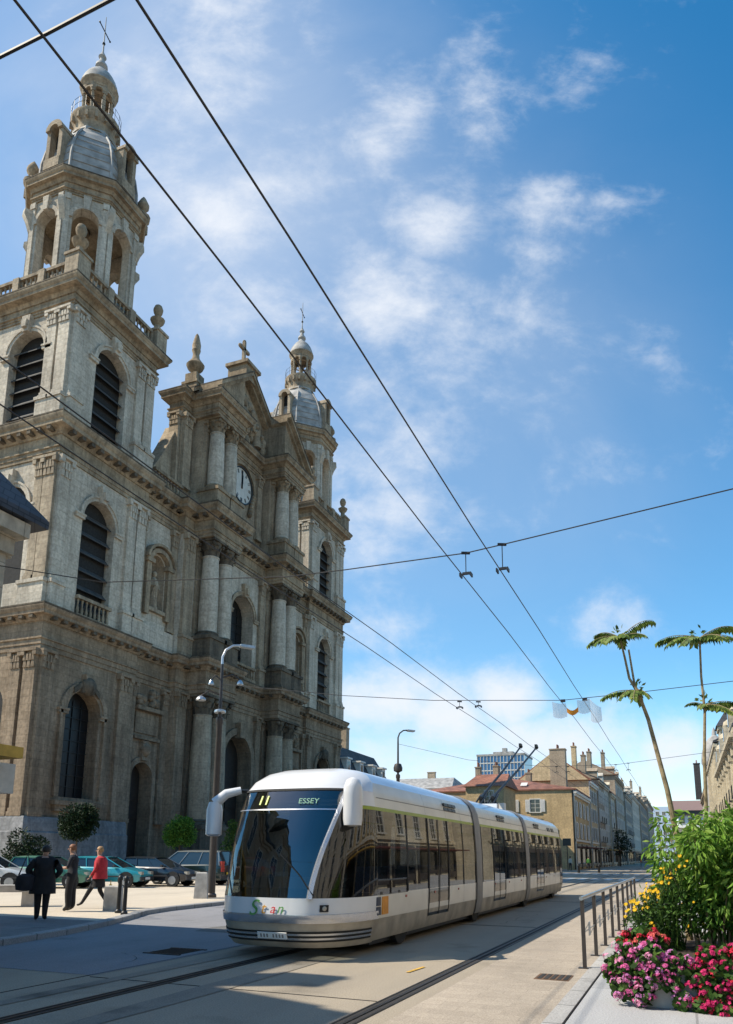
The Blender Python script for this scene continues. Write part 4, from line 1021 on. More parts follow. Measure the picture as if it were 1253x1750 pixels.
text('11', .26, M['ledy'], onnose(-.11, 2.56, .022), 'route_number', tram, bold=.004)
text('ESSEY', .15, M['ledg'], onnose(.12, 2.57, .03), 'destination', tram)
gm = plain('sign_green', (.10,.30,.08), .4); rm_ = plain('sign_red', (.62,.05,.06), .4); om_ = plain('sign_orange', (.6,.3,.05), .4)
for ch, s, sz, mt, dz in (('S', -.035, .36, gm, -.10), ('t', -.002, .26, om_, -.07), ('a', .017, .22, rm_, -.06), ('n', .05, .23, gm, -.06)):
    text(ch, sz, mt, onnose(s, .82+dz, .02), 'lettering', tram, shear=.3, bold=.0)
# lamps, plate, stickers, wipers
for s in (-.80, .38):
    mb = MB(); m4 = onnose(s, .84, .0); mb.obox(m4.translation, m4.col[0].xyz, m4.col[1].xyz, m4.col[2].xyz, .075, .055, .02); mb.m = 1
    mb.lathe(0,0,[(.04,0),(.038,.03),(.02,.04)],12); o = MB(); 
    k = len(mb.v)-36; 
    for i in range(k, len(mb.v)): v = m4 @ Vector(mb.v[i]); mb.v[i] = tuple(v)
    tp('headlight', mb, [M['rubber'], M['lamp_glass']])
mb = MB(); m4 = onnose(.01, .40, .03); mb.obox(m4.translation, m4.col[0].xyz, m4.col[1].xyz, m4.col[2].xyz, .27, .055, .008); npl = tp('number_plate', mb, M['white'])
mb = MB()
for i in range(8):
    if i in (3,): continue
    c = m4 @ Vector((-.2+.057*i, 0, .01)); mb.obox(c, m4.col[0].xyz, m4.col[1].xyz, m4.col[2].xyz, .014, .03, .002)
tp('plate_character', mb, M['tgrey'])
xs = TX+1.347
mb = MB(); mb.box(xs-.01, xs+.006, 12.93, 13.12, .66, .8); mb.box(xs-.01, xs+.006, 12.93, 13.12, .82, .97); tp('door_pictogram', mb, plain('pictogram_blue_black', (.03,.045,.08), .5))
mb = MB(); mb.box(xs-.01, xs+.006, 13.2, 13.5, .66, .97); tp('ticket_sticker', mb, M['orange'])
mb = MB()
for s0, z0, s1, z1 in ((-.2,1.03,-.45,1.75), (.28,1.03,.02,1.7)):
    mb.tube([nose(s0,z0,.05), nose((s0+s1)/2,(z0+z1)/2,.05), nose(s1,z1,.03)], .012, 5); 
tp('wiper', mb, M['black'])
# mirrors: a curved arm with a deep white housing on both front corners
for sg in (-1, 1):
    mb = MB()
    if sg > 0:
        mb.tube([(TX+1.0,12.75,2.98),(TX+1.12,12.4,3.0),(TX+1.19,12.2,2.94)], [.05,.05,.06], 8); mb.m = 1
        mb.lathe(TX+1.2, 12.15, [(.05,2.18),(.15,2.2),(.165,2.3),(.165,2.72),(.16,2.85),(.12,2.97),(.05,3.02)], 16, sy=1.15)
    else:
        mb.tube([(TX-1.08,12.6,2.86),(TX-1.22,12.4,2.86)], .035, 8); mb.m = 1
        mb.tube([(TX-1.2,12.4,2.87),(TX-1.42,12.25,2.8),(TX-1.6,12.15,2.62)], [.07,.09,.105], 10)
        mb.lathe(TX-1.6, 12.15, [(.1,2.02),(.15,2.05),(.15,2.5),(.11,2.64)], 12)
    tp('mirror', mb, [M['black'], M['tw']])
# body sections and bellows
SEC = [(13.0, 20.05), (20.75, 27.0), (27.7, 35.4)]
zl = [.22,.3,.45,.6]; zb_ = [.6,.8,1.02]; zg = [1.02,1.4,1.8,2.2,2.5]; zc = [2.56,2.7,2.83,3.02]; zr = [3.02,3.1,3.18,3.27,3.33]
for k, (a, b) in enumerate(SEC):
    yf = 1 if k == 0 else None
    mb = MB()
    for sg in (-1, 1): side(mb, zl, a, b, sg, y0f=yf)
    tp('skirt', mb, M['tskirt'])
    mb = MB()
    for sg in (-1, 1): side(mb, zb_, a, b, sg, y0f=yf)
    tp('side_panel', mb, M['tbody'])
    mb = MB()
    for sg in (-1, 1): side(mb, [2.5,2.53,2.565], a, b, sg, .004, y0f=yf)
    tp('stripe', mb, M['tgreen'])
    mb = MB()
    for sg in (-1, 1): side(mb, zc, a, b, sg, y0f=yf)
    tp('cantrail', mb, M['tbody'])
    mb = MB()
    for sg in (-1, 1): side(mb, zr, a, b, sg, y0f=yf)
    mb.add([(TX-.45,a+.6*(k == 0),3.335),(TX+.45,a+.6*(k == 0),3.335),(TX+.45,b,3.335),(TX-.45,b,3.335)], [(0,1,2,3)])
    tp('roof_edge', mb, M['tblue'])
    # windows and double doors between black posts
    y = a+1.6 if k == 0 else a; i = 0
    edges = []
    while y < b-.05:
        wdt = (1.35, 1.55, 1.3, 1.5)[i % 4]; y2 = min(b, y+wdt)
        if b-y2 < .5: y2 = b
        edges.append((y, y2, i % 4 == 1)); y = y2; i += 1
    for (ya, yb, dr) in edges:
        mb = MB(); z_ = [.45,.8]+zg[1:] if dr else zg
        for sg in ((1,) if True else ()): 
            side(mb, [max(q,.42) for q in z_] if dr else z_, ya+.03, yb-.03, sg, .006 if dr else .0)
        o = tp('door' if dr else 'window', mb, M['tglass'])
        if dr:
            fm = MB()
            for yy in (ya+.02, (ya+yb)/2, yb-.02):
                P = [];
                for z in z_: x = TX+interp(HW, z)+.018; P += [(x, yy-.03, z), (x, yy+.03, z)]
                fm.add(P, [(2*j, 2*j+1, 2*j+3, 2*j+2) for j in range(len(z_)-1)])
            tp('door_frame', fm, M['rubber'], o)
    mb = MB(); side(mb, zg, a if k else 14.6, b, -1); tp('window', mb, M['tglass'])
    for (ya, yb, dr) in edges:
        mb = MB(); P = []
        for z in zg: x = TX+interp(HW, z)+.008; P += [(x, ya-.035, z), (x, ya+.035, z)]
        mb.add(P, [(2*j, 2*j+1, 2*j+3, 2*j+2) for j in range(len(zg)-1)])
        tp('window_post', mb, M['rubber'])
    # vent grilles high on the side, side lamps, panel seams
    mb = MB(); vy = {0: 17.6, 1: 23.2, 2: 29.4}[k]
    for i in range(3):
        for j in range(2): x = TX+1.235; mb.obox((x-.01, vy+.34*i, 2.78+.1*j), (0,1,0), (-.3,0,1), (1,0,.3), .15, .035, .03)
    if k == 2:
        for i in range(2): mb.obox((TX+1.225, 32.6+1.0*i, 2.8), (0,1,0), (-.3,0,1), (1,0,.3), .3, .07, .03)
    tp('vent_grille', mb, M['black'])
    mb = MB(); yy = a+1.5
    while yy < b: mb.obox((TX+1.345, yy, .93), (0,1,0), (0,0,1), (1,0,0), .035, .022, .012); yy += 1.9
    tp('marker_light', mb, plain('marker_red', (.3,.04,.02), .3))
    mb = MB()
    for yy in [e[0] for e in edges[1:]]:
        P = []
        for z in (.24,.3,.45,.6,.8,1.0): x = TX+interp(HW, z)+.003; P += [(x, yy-.006, z), (x, yy+.006, z)]
        mb.add(P, [(2*j, 2*j+1, 2*j+3, 2*j+2) for j in range(5)])
        P = []
        for z in (2.57,2.7,2.83,3.0): x = TX+interp(HW, z)+.003; P += [(x, yy-.005, z), (x, yy+.005, z)]
        mb.add(P, [(2*j, 2*j+1, 2*j+3, 2*j+2) for j in range(3)])
    z0 = 2.74; x = TX+interp(HW, z0)+.004; mb.add([(x, a if k else 13.1, z0-.008), (x, b, z0-.008), (x, b, z0+.008), (x, a if k else 13.1, z0+.008)], [(0,1,2,3)])
    tp('panel_seam', mb, M['tgrey'])
for y0, y1 in ((20.05, 20.75), (27.0, 27.7)):
    mb = MB(); zz = [.24]+[q[0] for q in HW[1:]]; prof = [(-interp(HW,z), z) for z in zz]+[(interp(HW,z), z) for z in zz[::-1]]; n = len(prof); P = []; m_ = 9
    for j in range(m_):
        t = j/(m_-1); o_ = .045*math.sin(PI*t)-.01*(j % 2)
        P += [(TX+x*(1+o_/1.3), y0+(y1-y0)*t, z+o_*(.6 if z > 3 else 0)) for x, z in prof]
    mb.add(P, [(j*n+i, j*n+(i+1) % n, (j+1)*n+(i+1) % n, (j+1)*n+i) for j in range(m_-1) for i in range(n)])
    tp('bellows', mb, M['tgrey'])
    mb = MB(); P = []
    for t in (-.06, .03):
        P += [(TX+x*1.012, y0+t, z) for x, z in prof]
    mb.add(P, [(i, (i+1) % n, (i+1) % n+n, i+n) for i in range(n)]); tp('bellows_frame', mb, M['rubber'])
mb = MB(); zz = [.22]+[q[0] for q in HW[1:]]; prof = [(-interp(HW,z), z) for z in zz]+[(interp(HW,z), z) for z in zz[::-1]]
P = [(TX+x, 35.4, z) for x, z in prof]+[(TX+x*.93, 35.75, z*.985) for x, z in prof]; n = len(prof)
mb.add(P, [(i, (i+1) % n, (i+1) % n+n, i+n) for i in range(n)]+[tuple(range(n, 2*n))]); tp('rear_end', mb, M['tbody'])
mb = MB(); mb.box(TX-1.1, TX+1.1, 13.2, 35.3, .12, .3); tp('underframe', mb, M['black'])
for y in (14.6, 20.4, 27.35, 33.5):
    for sg in (-1, 1):
        mb = MB(); mb.tube([(TX+sg*1.2, y, .46), (TX+sg*.9, y, .46)], .44, 20); tp('wheel', mb, M['rubber'])
# inside: floor, lining, seats, grab poles, the driver's desk and seat
mb = MB(); mb.box(TX-1.2, TX+1.2, 13.3, 35.3, .31, .36); tp('floor', mb, M['tgrey'])
mb = MB(); mb.box(TX-1.1, TX+1.1, 13.6, 35.3, 2.72, 2.76); tp('ceiling', mb, M['tw'])
M['seat'] = plain('seat_moquette', (.03,.06,.14), .8, noise=.4, nscale=20)
y = 15.3; k = 0
while y < 35:
    if not (19.6 < y < 21.2 or 26.6 < y < 28.1 or k % 4 == 1):
        for sg in (-1, 1):
            mb = MB(); x0, x1 = sorted((TX+sg*.35, TX+sg*1.15)); mb.box(x0, x1, y, y+.42, .72, .82); mb.box(x0, x1, y+.40, y+.47, .8, 1.42); mb.box(x0+.1, x1-.1, y+.1, y+.3, .36, .72); tp('seat', mb, M['seat'])
    if k % 2: mb = MB(); mb.tube([(TX+.55*(-1)**(k//2), y-.2, .36), (TX+.55*(-1)**(k//2), y-.2, 2.72)], .018, 6); tp('grab_pole', mb, M['steel'])
    y += .98; k += 1
mb = MB(); mb.box(TX-.95, TX+.95, 12.15, 12.6, .4, 1.12); mb.add([(TX-.9,12.1,1.12),(TX+.9,12.1,1.12),(TX+.9,12.75,1.3),(TX-.9,12.75,1.3)], [(0,1,2,3)]); tp('driver_desk', mb, M['black'])
mb = MB(); mb.box(TX-.3, TX+.25, 13.35, 13.85, .8, .92); mb.box(TX-.28, TX+.23, 13.8, 13.92, .9, 1.65); mb.box(TX-.15, TX+.1, 13.5, 13.7, .36, .8); tp('driver_seat', mb, M['seat'])
mb = MB(); mb.box(TX-1.2, TX+.3, 14.35, 14.4, .36, 2.7); tp('cab_partition', mb, M['black'])
# trolley poles with their bases
for dx, tx, tz, ty in ((-.22, -6.38, 6.45, 33.4), (.22, -5.78, 6.45, 33.9)):
    mb = MB(); x0 = TX+dx
    mb.lathe(x0, 27.2, [(.16,3.3),(.16,3.55),(.1,3.6),(.1,3.8)], 10); mb.tube([(x0, 27.0, 3.75), (x0, 27.7, 3.95)], .07, 7)
    for s_ in (-.1, .1): mb.tube([(x0+s_, 26.6, 3.5), (x0+s_, 27.5, 3.9)], .035, 6)
    mb.tube([(x0, 27.2, 3.8), (tx*.5+x0*.5, (27.2+ty)/2, (3.8+tz)/2-.05), (tx, ty, tz)], [.055,.045,.035], 8)
    mb.sphere((tx, ty, tz), .09, 8, 6); mb.box(tx-.05, tx+.05, ty-.2, ty+.12, tz, tz+.12)
    tp('trolley_pole', mb, M['black'])
mb = MB()
for dx in (-.4, .4): mb.box(TX+dx-.1, TX+dx+.1, 27.6, 27.9, 3.33, 3.6)
mb.box(TX-.5,TX+.5,26.4,26.6,3.33,3.5); tp('pole_base', mb, M['white'])
# ------------------------------------------------------------------ houses
def plaster(name, c, dirt=.5): return stone(name, c, tuple(x*.78 for x in c), tuple(x*dirt for x in c), course=.42, joint=.93, streak=.35, bump=.25)
M['tan'] = plaster('tan_render', (.58,.42,.23)); M['beige'] = plaster('beige_render', (.63,.49,.30)); M['pale'] = plaster('pale_render', (.6,.55,.47))
M['greyw'] = plaster('grey_render', (.44,.39,.32)); M['brownw'] = plaster('brown_stone', (.42,.34,.25)); M['gold'] = plaster('golden_limestone', (.66,.57,.42), .35)
M['ashlar'] = stone('yellow_ashlar', (.50,.43,.32), (.40,.34,.25), (.2,.17,.13), course=.55, joint=.55, streak=.4, bw=1.3)
M['winglass'] = glass('window_glass', (.02,.022,.025), .06, .7, .15)
M['shut'] = plain('white_shutter', (.62,.60,.56), .6, noise=.1); M['shutg'] = plain('grey_shutter', (.35,.36,.36), .6); M['shopd'] = plain('dark_shopfront', (.05,.04,.035), .5, noise=.4)
M['awn'] = plain('dark_red_canvas', (.12,.03,.025), .8); M['awny'] = plain('ochre_canvas', (.55,.33,.06), .8, noise=.15); M['frame'] = plain('cream_window_frame', (.55,.52,.46), .6)
M['bluegl'] = glass('blue_curtain_wall', (.02,.10,.24), .12, .8, .1)
def hpart(root, name, mb, mats, par=None):
    o = mb.build(name, mats, None); o.parent = par or root
    if par is None: o.matrix_parent_inverse = Matrix.Translation(-root.location)
    return o
def win(root, f, uc, zc, w, h, sh=None, fr='frame', bal=False):
    mb = MB()
    t = .12
    for a, b, c, d in ((uc-w/2-t,uc-w/2,zc-h/2,zc+h/2),(uc+w/2,uc+w/2+t,zc-h/2,zc+h/2),(uc-w/2-t,uc+w/2+t,zc+h/2,zc+h/2+t*1.3)):
        mb.fbox(f, a, b, -.05, .07, c, d)
    mb.fbox(f, uc-w/2-t*1.6, uc+w/2+t*1.6, -.05, .16, zc-h/2-.14, zc-h/2)
    mb.m = 1; mb.fbox(f, uc-w/2, uc+w/2, -.05, .012, zc-h/2, zc+h/2)
    mb.m = 0
    mb.fbox(f, uc-.035, uc+.035, .0, .04, zc-h/2, zc+h/2)
    for k in (.33, .66): mb.fbox(f, uc-w/2, uc+w/2, .0, .035, zc-h/2+h*k-.025, zc-h/2+h*k+.025)
    o = hpart(root, 'window', mb, [M[fr], M['winglass']])
    if sh:
        for k in (-1, 1):
            s = MB(); a = sorted((uc+k*(w/2+t*.4), uc+k*(w/2+t*.4+w*.5)))
            s.fbox(f, a[0], a[1], .075, .115, zc-h/2, zc+h/2)
            z = zc-h/2+.1
            while z < zc+h/2-.1: s.fbox(f, a[0]+.05, a[1]-.05, .115, .128, z, z+.05); z += .11
            hpart(root, 'shutter', s, M[sh], o)
    if bal:
        s = MB(); s.fbox(f, uc-w/2-.2, uc+w/2+.2, .16, .5, zc-h/2-.15, zc-h/2-.05)
        for i in range(9): u = uc-w/2-.15+(w+.3)*i/8; s.fbox(f, u-.012, u+.012, .46, .485, zc-h/2-.05, zc-h/2+.85)
        s.fbox(f, uc-w/2-.2, uc+w/2+.2, .455, .49, zc-h/2+.85, zc-h/2+.89); hpart(root, 'balcony_rail', s, M['iron'], o)
    return o
def roof(root, x0, x1, y0, y1, ze, zr, mat, style='gable', ov=.4, gables=None, ridge_x=None):
    a, b, c, d = x0-ov, x1+ov, y0-ov*.5, y1+ov*.5
    mb = MB(); xm = (a+b)/2 if ridge_x is None else ridge_x
    h = min((b-a)/2, (d-c)/2.2) if style == 'hip' else 0
    t = .18
    P = [(a,c,ze),(b,c,ze),(b,d,ze),(a,d,ze),(a,c,ze+t),(b,c,ze+t),(b,d,ze+t),(a,d,ze+t),(xm,c+h,zr),(xm,d-h,zr)]
    mb.add(P, [(0,3,2,1),(0,1,5,4),(1,2,6,5),(2,3,7,6),(3,0,4,7),(5,6,9,8),(7,4,8,9),(4,5,8),(6,7,9)])
    o = hpart(root, 'roof', mb, mat)
    if style == 'gable' and gables:
        for y, s in ((c-.02, 1), (d+.02, -1)):
            g = MB(); g.add([(a+ov,y+s*.05,ze+t*.5),(b-ov,y+s*.05,ze+t*.5),(xm,y+s*.05,zr-.25),(a+ov,y-s*.25,ze+t*.5),(b-ov,y-s*.25,ze+t*.5),(xm,y-s*.25,zr-.05)], [(0,1,2),(5,4,3),(0,3,4,1),(1,4,5,2),(2,5,3,0)])
            hpart(root, 'gable_wall', g, gables)
    return o
def chimney(root, x, y, z0, z1, w=.8, l=1.4, mat='brownw', pots=3, par=None):
    mb = MB(); mb.box(x-w/2, x+w/2, y-l/2, y+l/2, z0, z1); mb.box(x-w/2-.08, x+w/2+.08, y-l/2-.08, y+l/2+.08, z1, z1+.15)
    mb.m = 1
    for i in range(pots): mb.lathe(x, y-l/2+l*(i+.5)/pots, [(.12,0),(.1,.5),(.13,.52),(.11,.6)], 8, z1+.15)
    return hpart(root, 'chimney', mb, [M[mat], M['redtile']], par)
def house(name, label, x, y0, y1, depth, eave, ridge, wallm, roofm, floors, bays, sgn=1, style='gable', sh=None, shop=True, group=None, flank=(), corn=True, bal=False, awning=None, gable=True, ww=1.1):
    """sgn 1: street front faces +X (left of the street), -1: faces -X"""
    root = thing(name, label, 'house', (x, (y0+y1)/2, 0), group=group)
    xb = x-sgn*depth; x0, x1 = min(x, xb), max(x, xb)
    f = Fr(x, y0, 0, 1) if sgn > 0 else Fr(x, y1, 0, -1); ln = y1-y0
    mb = MB(); mb.box(x0, x1, y0, y1, 0, eave)
    hpart(root, 'wall', mb, M[wallm])
    tr = MB()
    if corn:
        tr.fbox(f, -.1, ln+.1, .002, .42, eave-.5, eave-.12); tr.fbox(f, -.05, ln+.05, .002, .25, eave-.8, eave-.5)
    g0 = 3.9 if shop else 3.3
    tr.fbox(f, 0, ln, .002, .14, g0-.1, g0+.18)
    for u in (.0, ln-.45): tr.fbox(f, u, u+.45, .002, .08, 0, eave-.8)
    hpart(root, 'trim', tr, M['frame'] if wallm in ('tan','beige') else M[wallm])
    fh = (eave-.9-g0)/max(1, floors)
    for k in range(floors):
        for i in range(bays):
            uc = ln*(i+.5)/bays; h = min(2.1, fh*.66)
            win(root, f, uc, g0+.45+h/2+k*fh, ww, h, sh, bal=bal and k < 2)
    if shop:
        s = MB(); nb = max(1, int(ln/5))
        for i in range(nb):
            a, b = ln*i/nb+.5, ln*(i+1)/nb-.5
            s.m = 0; s.fbox(f, a, b, -.05, .12, .35, .8); s.fbox(f, a, b, -.05, .16, 2.9, 3.5); s.fbox(f, a-.15, a+.05, -.05, .14, .1, 3.5); s.fbox(f, b-.05, b+.15, -.05, .14, .1, 3.5)
            s.m = 1; s.fbox(f, a+.05, b-.05, -.05, .03, .8, 2.9)
        hpart(root, 'shopfront', s, [M['shopd'], M['winglass']])
        if awning:
            s = MB(); s.prism(Fr(f.p(1,0,0)[0], f.p(1,0,0)[1], f.u[0], f.u[1]), [(0,3.0),(ln-2,3.0),(ln-2,3.1),(0,3.1)], .1, 1.5)
            hpart(root, 'awning', s, M[awning])
    for (xc, zc, w_, h_, s_) in flank: win(root, Fr(0, y0, 1, 0), xc, zc, w_, h_, s_)
    rf = roof(root, x0, x1, y0, y1, eave, ridge, M[roofm], style, gables=M[wallm] if gable else None)
    return root, rf
rowg = None
h, rf = house('corner_house', 'tan rendered corner house with hipped red tile roof and white shutters, just beyond the tram', -13.5, 107, 124.5, 22, 10.7, 13.4, 'tan', 'redtile', 2, 4, style='hip', sh='shut', awning='awn', gable=False,
    flank=[(-18.7,8.6,1.3,1.7,'shut'),(-22.3,8.6,1.3,1.7,'shut'),(-26.5,8.6,1.3,1.7,'shut'),(-17,4.6,1.2,1.8,'shutg')])
chimney(h, -16.2, 113, 11.5, 17.0, 2.2, 1.6, 'brownw', 3); chimney(h, -26, 116, 12, 15.2, .8, 1.6, 'brownw', 3); chimney(h, -22, 121, 12, 14.5, .8, 1.4, 'brownw', 2)
mb = MB(); mb.tube([(-13.62,106.9,.1),(-13.62,106.9,10.7)], .09, 8); hpart(h, 'downpipe', mb, M['iron'])
mb = MB()
for i, xx in enumerate((-20.5,-24.2,-28)): mb.obox((xx, 108.9, 11.75), (1,0,0), (0,1,.47), (0,-.47,1), .45, .55, .05)
hpart(h, 'skylight', mb, M['shut'])
ROW = [('gabled_house','beige gabled house rising above the red roof of the corner house',-13.3,124.6,135.5,13.6,18.2,'beige','redtile',3,3,'shutg','awn'),
 ('brown_house','brown stone house second behind the tan corner house',-13.1,135.6,146,14.8,17.6,'brownw','slate',3,3,'shut',None),
 ('white_house','narrow pale house with bare white gable and clustered chimney pots in the left row',-13.2,146.1,157,15.0,19.0,'pale','slate',3,3,None,'awny'),
 ('golden_house','slim golden house with red roof edge midway down the left row',-12.9,157.1,167,14.2,16.5,'gold','redtile',3,2,'shut','awn'),
 ('tall_house','tall brown house with red roof standing above its neighbours in the left row',-12.6,167.1,190,18.6,22.0,'brownw','redtile',4,5,'shut',None),
 ('grey_house','grey rendered house with slate roof after the tall brown house',-12.3,190.1,214,16.5,19.8,'greyw','slate',4,5,'shutg','awn'),
 ('pale_house','pale house with long slate roof towards the far end of the left row',-12.2,214.1,250,18.2,21.0,'pale','slate',4,8,None,None),
 ('long_house','long brown house far down the left row',-11.9,250.1,298,19.5,23.5,'brownw','slate',5,9,'shutg',None),
 ('end_house','last dark grey house of the left row before the street bends',-11.5,298.1,350,22,25,'greyw','slate',5,9,None,None)]
for q, (nm, lb, x, y0, y1, ev, rd, wm, rm, fl, nb, sh, aw) in enumerate(ROW):
    h, rf = house(nm, lb, x, y0, y1, 11+q % 3, ev, rd, wm, rm, fl, nb, sh=sh, awning=aw, bal=q % 2 == 1, ww=1.15)
    for k in range(1+q % 2): chimney(h, x-2.2-2.5*k, y0+1.2+(y1-y0-2.4)*k, ev+.8, rd+.9+.5*(q % 3), .7, 1.3+.4*(q % 3), ('beige','brownw','brownw')[q % 3], 2+q % 3)
    if q != 0:
        for k in range(max(1, nb//2)):
            y = y0+(y1-y0)*(k+.5)/max(1, nb//2); d = MB(); d.box(x-2.6, x-.35, y-.65, y+.65, ev+.1, ev+1.9); d.prism(Fr(x-.25, y-.85, 0, 1), [(0,ev+1.9),(1.7,ev+1.9),(.85,ev+2.5)], -2.4, 0); d.m = 1; d.box(x-.36, x-.31, y-.42, y+.42, ev+.5, ev+1.7); hpart(h, 'dormer', d, [M[wm], M['winglass']])
    mb = MB(); mb.tube([(x+.1, y0+.25, .1),(x+.1, y0+.25, ev-.2)], .07, 6); hpart(h, 'downpipe', mb, M['zinc'])
# right row, seen edge-on behind the tall plants
h, rf = house('ornate_house', 'ornate golden stone house with dark mansard roof at the right edge', 4.3, 62, 94, 12, 11.4, 14.2, 'gold', 'slate', 3, 8, sgn=-1, bal=True, shop=True, gable=False, style='hip')
mb = MB(); f = Fr(4.3, 94, 0, -1)
for i in range(9):
    u = 32*i/8; u = min(max(u, .35), 31.65); mb.fbox(f, u-.3, u+.3, .08, .3, 3.9, 10.2); mb.fbox(f, u-.4, u+.4, .08, .42, 9.6, 10.55)
mb.fbox(f, 0, 32, .14, .7, 10.55, 10.88)
hpart(h, 'pilaster', mb, M['gold'])
for y in (66, 74, 82, 90):
    d = MB(); d.box(3.9, 5.4, y-.7, y+.7, 11.6, 13.2); d.lathe(4.6, y, [(1.05,0),(.9,.4),(.3,.7)], 8, 13.2, sx=.7); d.m = 1; d.box(3.86, 3.92, y-.42, y+.42, 11.9, 13.0); hpart(h, 'dormer', d, [M['gold'], M['winglass']])
chimney(h, 7.5, 72, 12, 15.2, .9, 2.0, 'gold', 3)
mb = MB(); mb.box(4.05, 6.2, 83.6, 86.4, 10.9, 14.4); mb.box(3.9, 6.35, 83.4, 86.6, 14.4, 14.75); mb.m = 1; mb.add([(3.75,83.2,14.75),(6.5,83.2,14.75),(6.5,86.8,14.75),(3.75,86.8,14.75),(5.1,84.6,17.0),(5.1,85.4,17.0)], [(0,3,2,1),(0,1,4),(1,2,5,4),(2,3,5),(3,0,4,5)]); mb.box(4.035,4.06,84.5,85.5,11.8,13.8); hpart(h, 'turret', mb, [M['gold'], M['slate']])
h, rf = house('domed_house', 'pale golden house with rounded zinc corner dome next to the ornate house', 4.2, 94.1, 132, 12, 14.6, 17.5, 'gold', 'slate', 4, 9, sgn=-1, bal=True)
mb = MB(); mb.lathe(5.4, 128, [(1.9,15.6),(2.1,16.0),(2.0,17.4),(1.6,18.8),(.9,19.8),(.35,20.3),(.3,20.9),(.02,21.6)], 12); mb.lathe(5.4, 128, [(1.8,4.2),(1.8,15.6)], 12); hpart(h, 'corner_dome', mb, [M['zinc']])
mb = MB(); f = Fr(4.2, 132, 0, -1)
for i in range(10):
    u = min(max(38*i/9,.35),37.65); mb.fbox(f, u-.3, u+.3, .08, .34, 3.9, 13.6)
hpart(h, 'pilaster', mb, M['gold'])
h, rf = house('chimney_house', 'brown house with one tall dark chimney stack at the end of the right row', 4.0, 132.1, 170, 12, 13, 15, 'brownw', 'slate', 3, 9, sgn=-1); chimney(h, 3.2, 158, 12.6, 19.3, 1.1, 1.1, 'shopd', 1)
# houses on the right beside and behind the camera (mirrored in the tram's windows)
for nm, lb, y0, y1, ev, rd, wm, nb in (('terrace_house', 'golden terraced house right of the street, first beyond the planter', 36, 61.9, 13.5, 16.5, 'gold', 7),
        ('terrace_house', 'beige terraced house right of the street, opposite the tram doors', 14, 35.9, 14.5, 17.5, 'beige', 6), ('terrace_house', 'grey terraced house right of the street beside the flower planter', -14, 13.9, 13, 16, 'pale', 7)):
    house(nm, lb, 7.2, y0, y1, 12, ev, rd, wm, 'slate', 3, nb, sgn=-1, sh='shut' if wm == 'beige' else None, awning='awny' if wm == 'beige' else 'awn', gable=False, style='hip')
# near-left house: only its stone corner, eaves and canopy reach into the picture
root = thing('stone_house', 'yellow ashlar house with dark slate eaves and ochre canopy at the left edge', 'house', (-13, 0, 0))
mb = MB(); mb.box(-24, -13, 2.9, 11.2, 0, 8.6); hpart(root, 'wall', mb, M['ashlar'])
mb = MB(); f = Fr(-13, 2.9, 0, 1)
mb.fbox(f, 7.7, 8.3, .003, .06, 0, 7.9); mb.fbox(f, 0, 8.4, .003, .16, 7.9, 8.3); mb.fbox(f, 0, 8.55, .003, .4, 8.3, 8.62); mb.fbox(f, 0, 8.3, .003, .12, 3.9, 4.15)
mb.box(-24, -13.003, 11.203, 11.4, 7.9, 8.62)
hpart(root, 'cornice', mb, M['ashlar'])
for i in range(2):
    win(root, f, 1.8+4.0*i, 6.1, 1.2, 2.2, None); win(root, f, 1.8+4.0*i, 1.9, 1.4, 2.4, None)
mb = MB(); mb.add([(-24.5,2.9,8.66),(-12.5,2.9,8.66),(-12.5,11.85,8.66),(-24.5,11.85,8.66),(-24.5,2.9,8.84),(-12.5,2.9,8.84),(-12.5,11.85,8.84),(-24.5,11.85,8.84),(-15.4,2.9,12.6),(-15.4,8.9,12.6),(-21,8.9,12.6),(-21,2.9,12.6)],
    [(0,3,2,1),(0,1,5,4),(1,2,6,5),(2,3,7,6),(3,0,4,7),(5,6,9,8),(6,7,10,9),(7,4,11,10),(4,5,8,11),(8,9,10,11)]); rf = hpart(root, 'roof', mb, M['slate'])
chimney(root, -13.6, 5.2, 8.9, 11.3, .8, .8, 'ashlar', 1)
house('tall_stone_house', 'taller yellow stone house out of frame beside the slate-eaved house at the left', -13, -24, 2.85, 12, 12.0, 15, 'ashlar', 'slate', 3, 7, gable=True)
mb = MB(); mb.box(-12.997,-11.95, 3, 11.25, 3.5, 3.72); hpart(root, 'canopy', mb, M['awny'])
mb = MB(); mb.box(-12.99,-12.6, 10.95, 11.7, 2.86, 3.46); hpart(root, 'sign_box', mb, M['frame'])
# low mansard building that closes the square beyond the far tower
root = thing('mansard_house', 'low house with steep dark mansard roof and white dormers beyond the far bell tower', 'house', (-39, 94, 0))
mb = MB(); mb.box(-52, -38.8, 84.6, 103, 0, 11.2); hpart(root, 'wall', mb, M['greyw'])
mb = MB(); mb.add([(-52.3,84.4,11.2),(-38.4,84.4,11.2),(-38.4,103.4,11.2),(-52.3,103.4,11.2),(-50,84.4,15.4),(-40.2,84.4,15.4),(-40.6,101.6,15.4),(-50,101.6,15.4)], [(0,3,2,1),(4,5,6,7),(0,1,5,4),(1,2,6,5),(2,3,7,6),(3,0,4,7)])
hpart(root, 'roof', mb, M['slate'])
for y in (88, 92.3, 96.6, 100.3):
    mb = MB(); mb.box(-41,-38.6,y-.6,y+.6,11.5,13.6); mb.box(-41.2,-38.4,y-.8,y+.8,13.6,13.8); mb.m = 1; mb.box(-38.64,-38.58,y-.35,y+.35,11.8,13.3); hpart(root, 'dormer', mb, [M['shut'], M['winglass']])
    win(root, Fr(-38.8,84.6,0,1), y-84.6, 7.5, 1.2, 2.2); win(root, Fr(-38.8,84.6,0,1), y-84.6, 3.2, 1.2, 2.2)
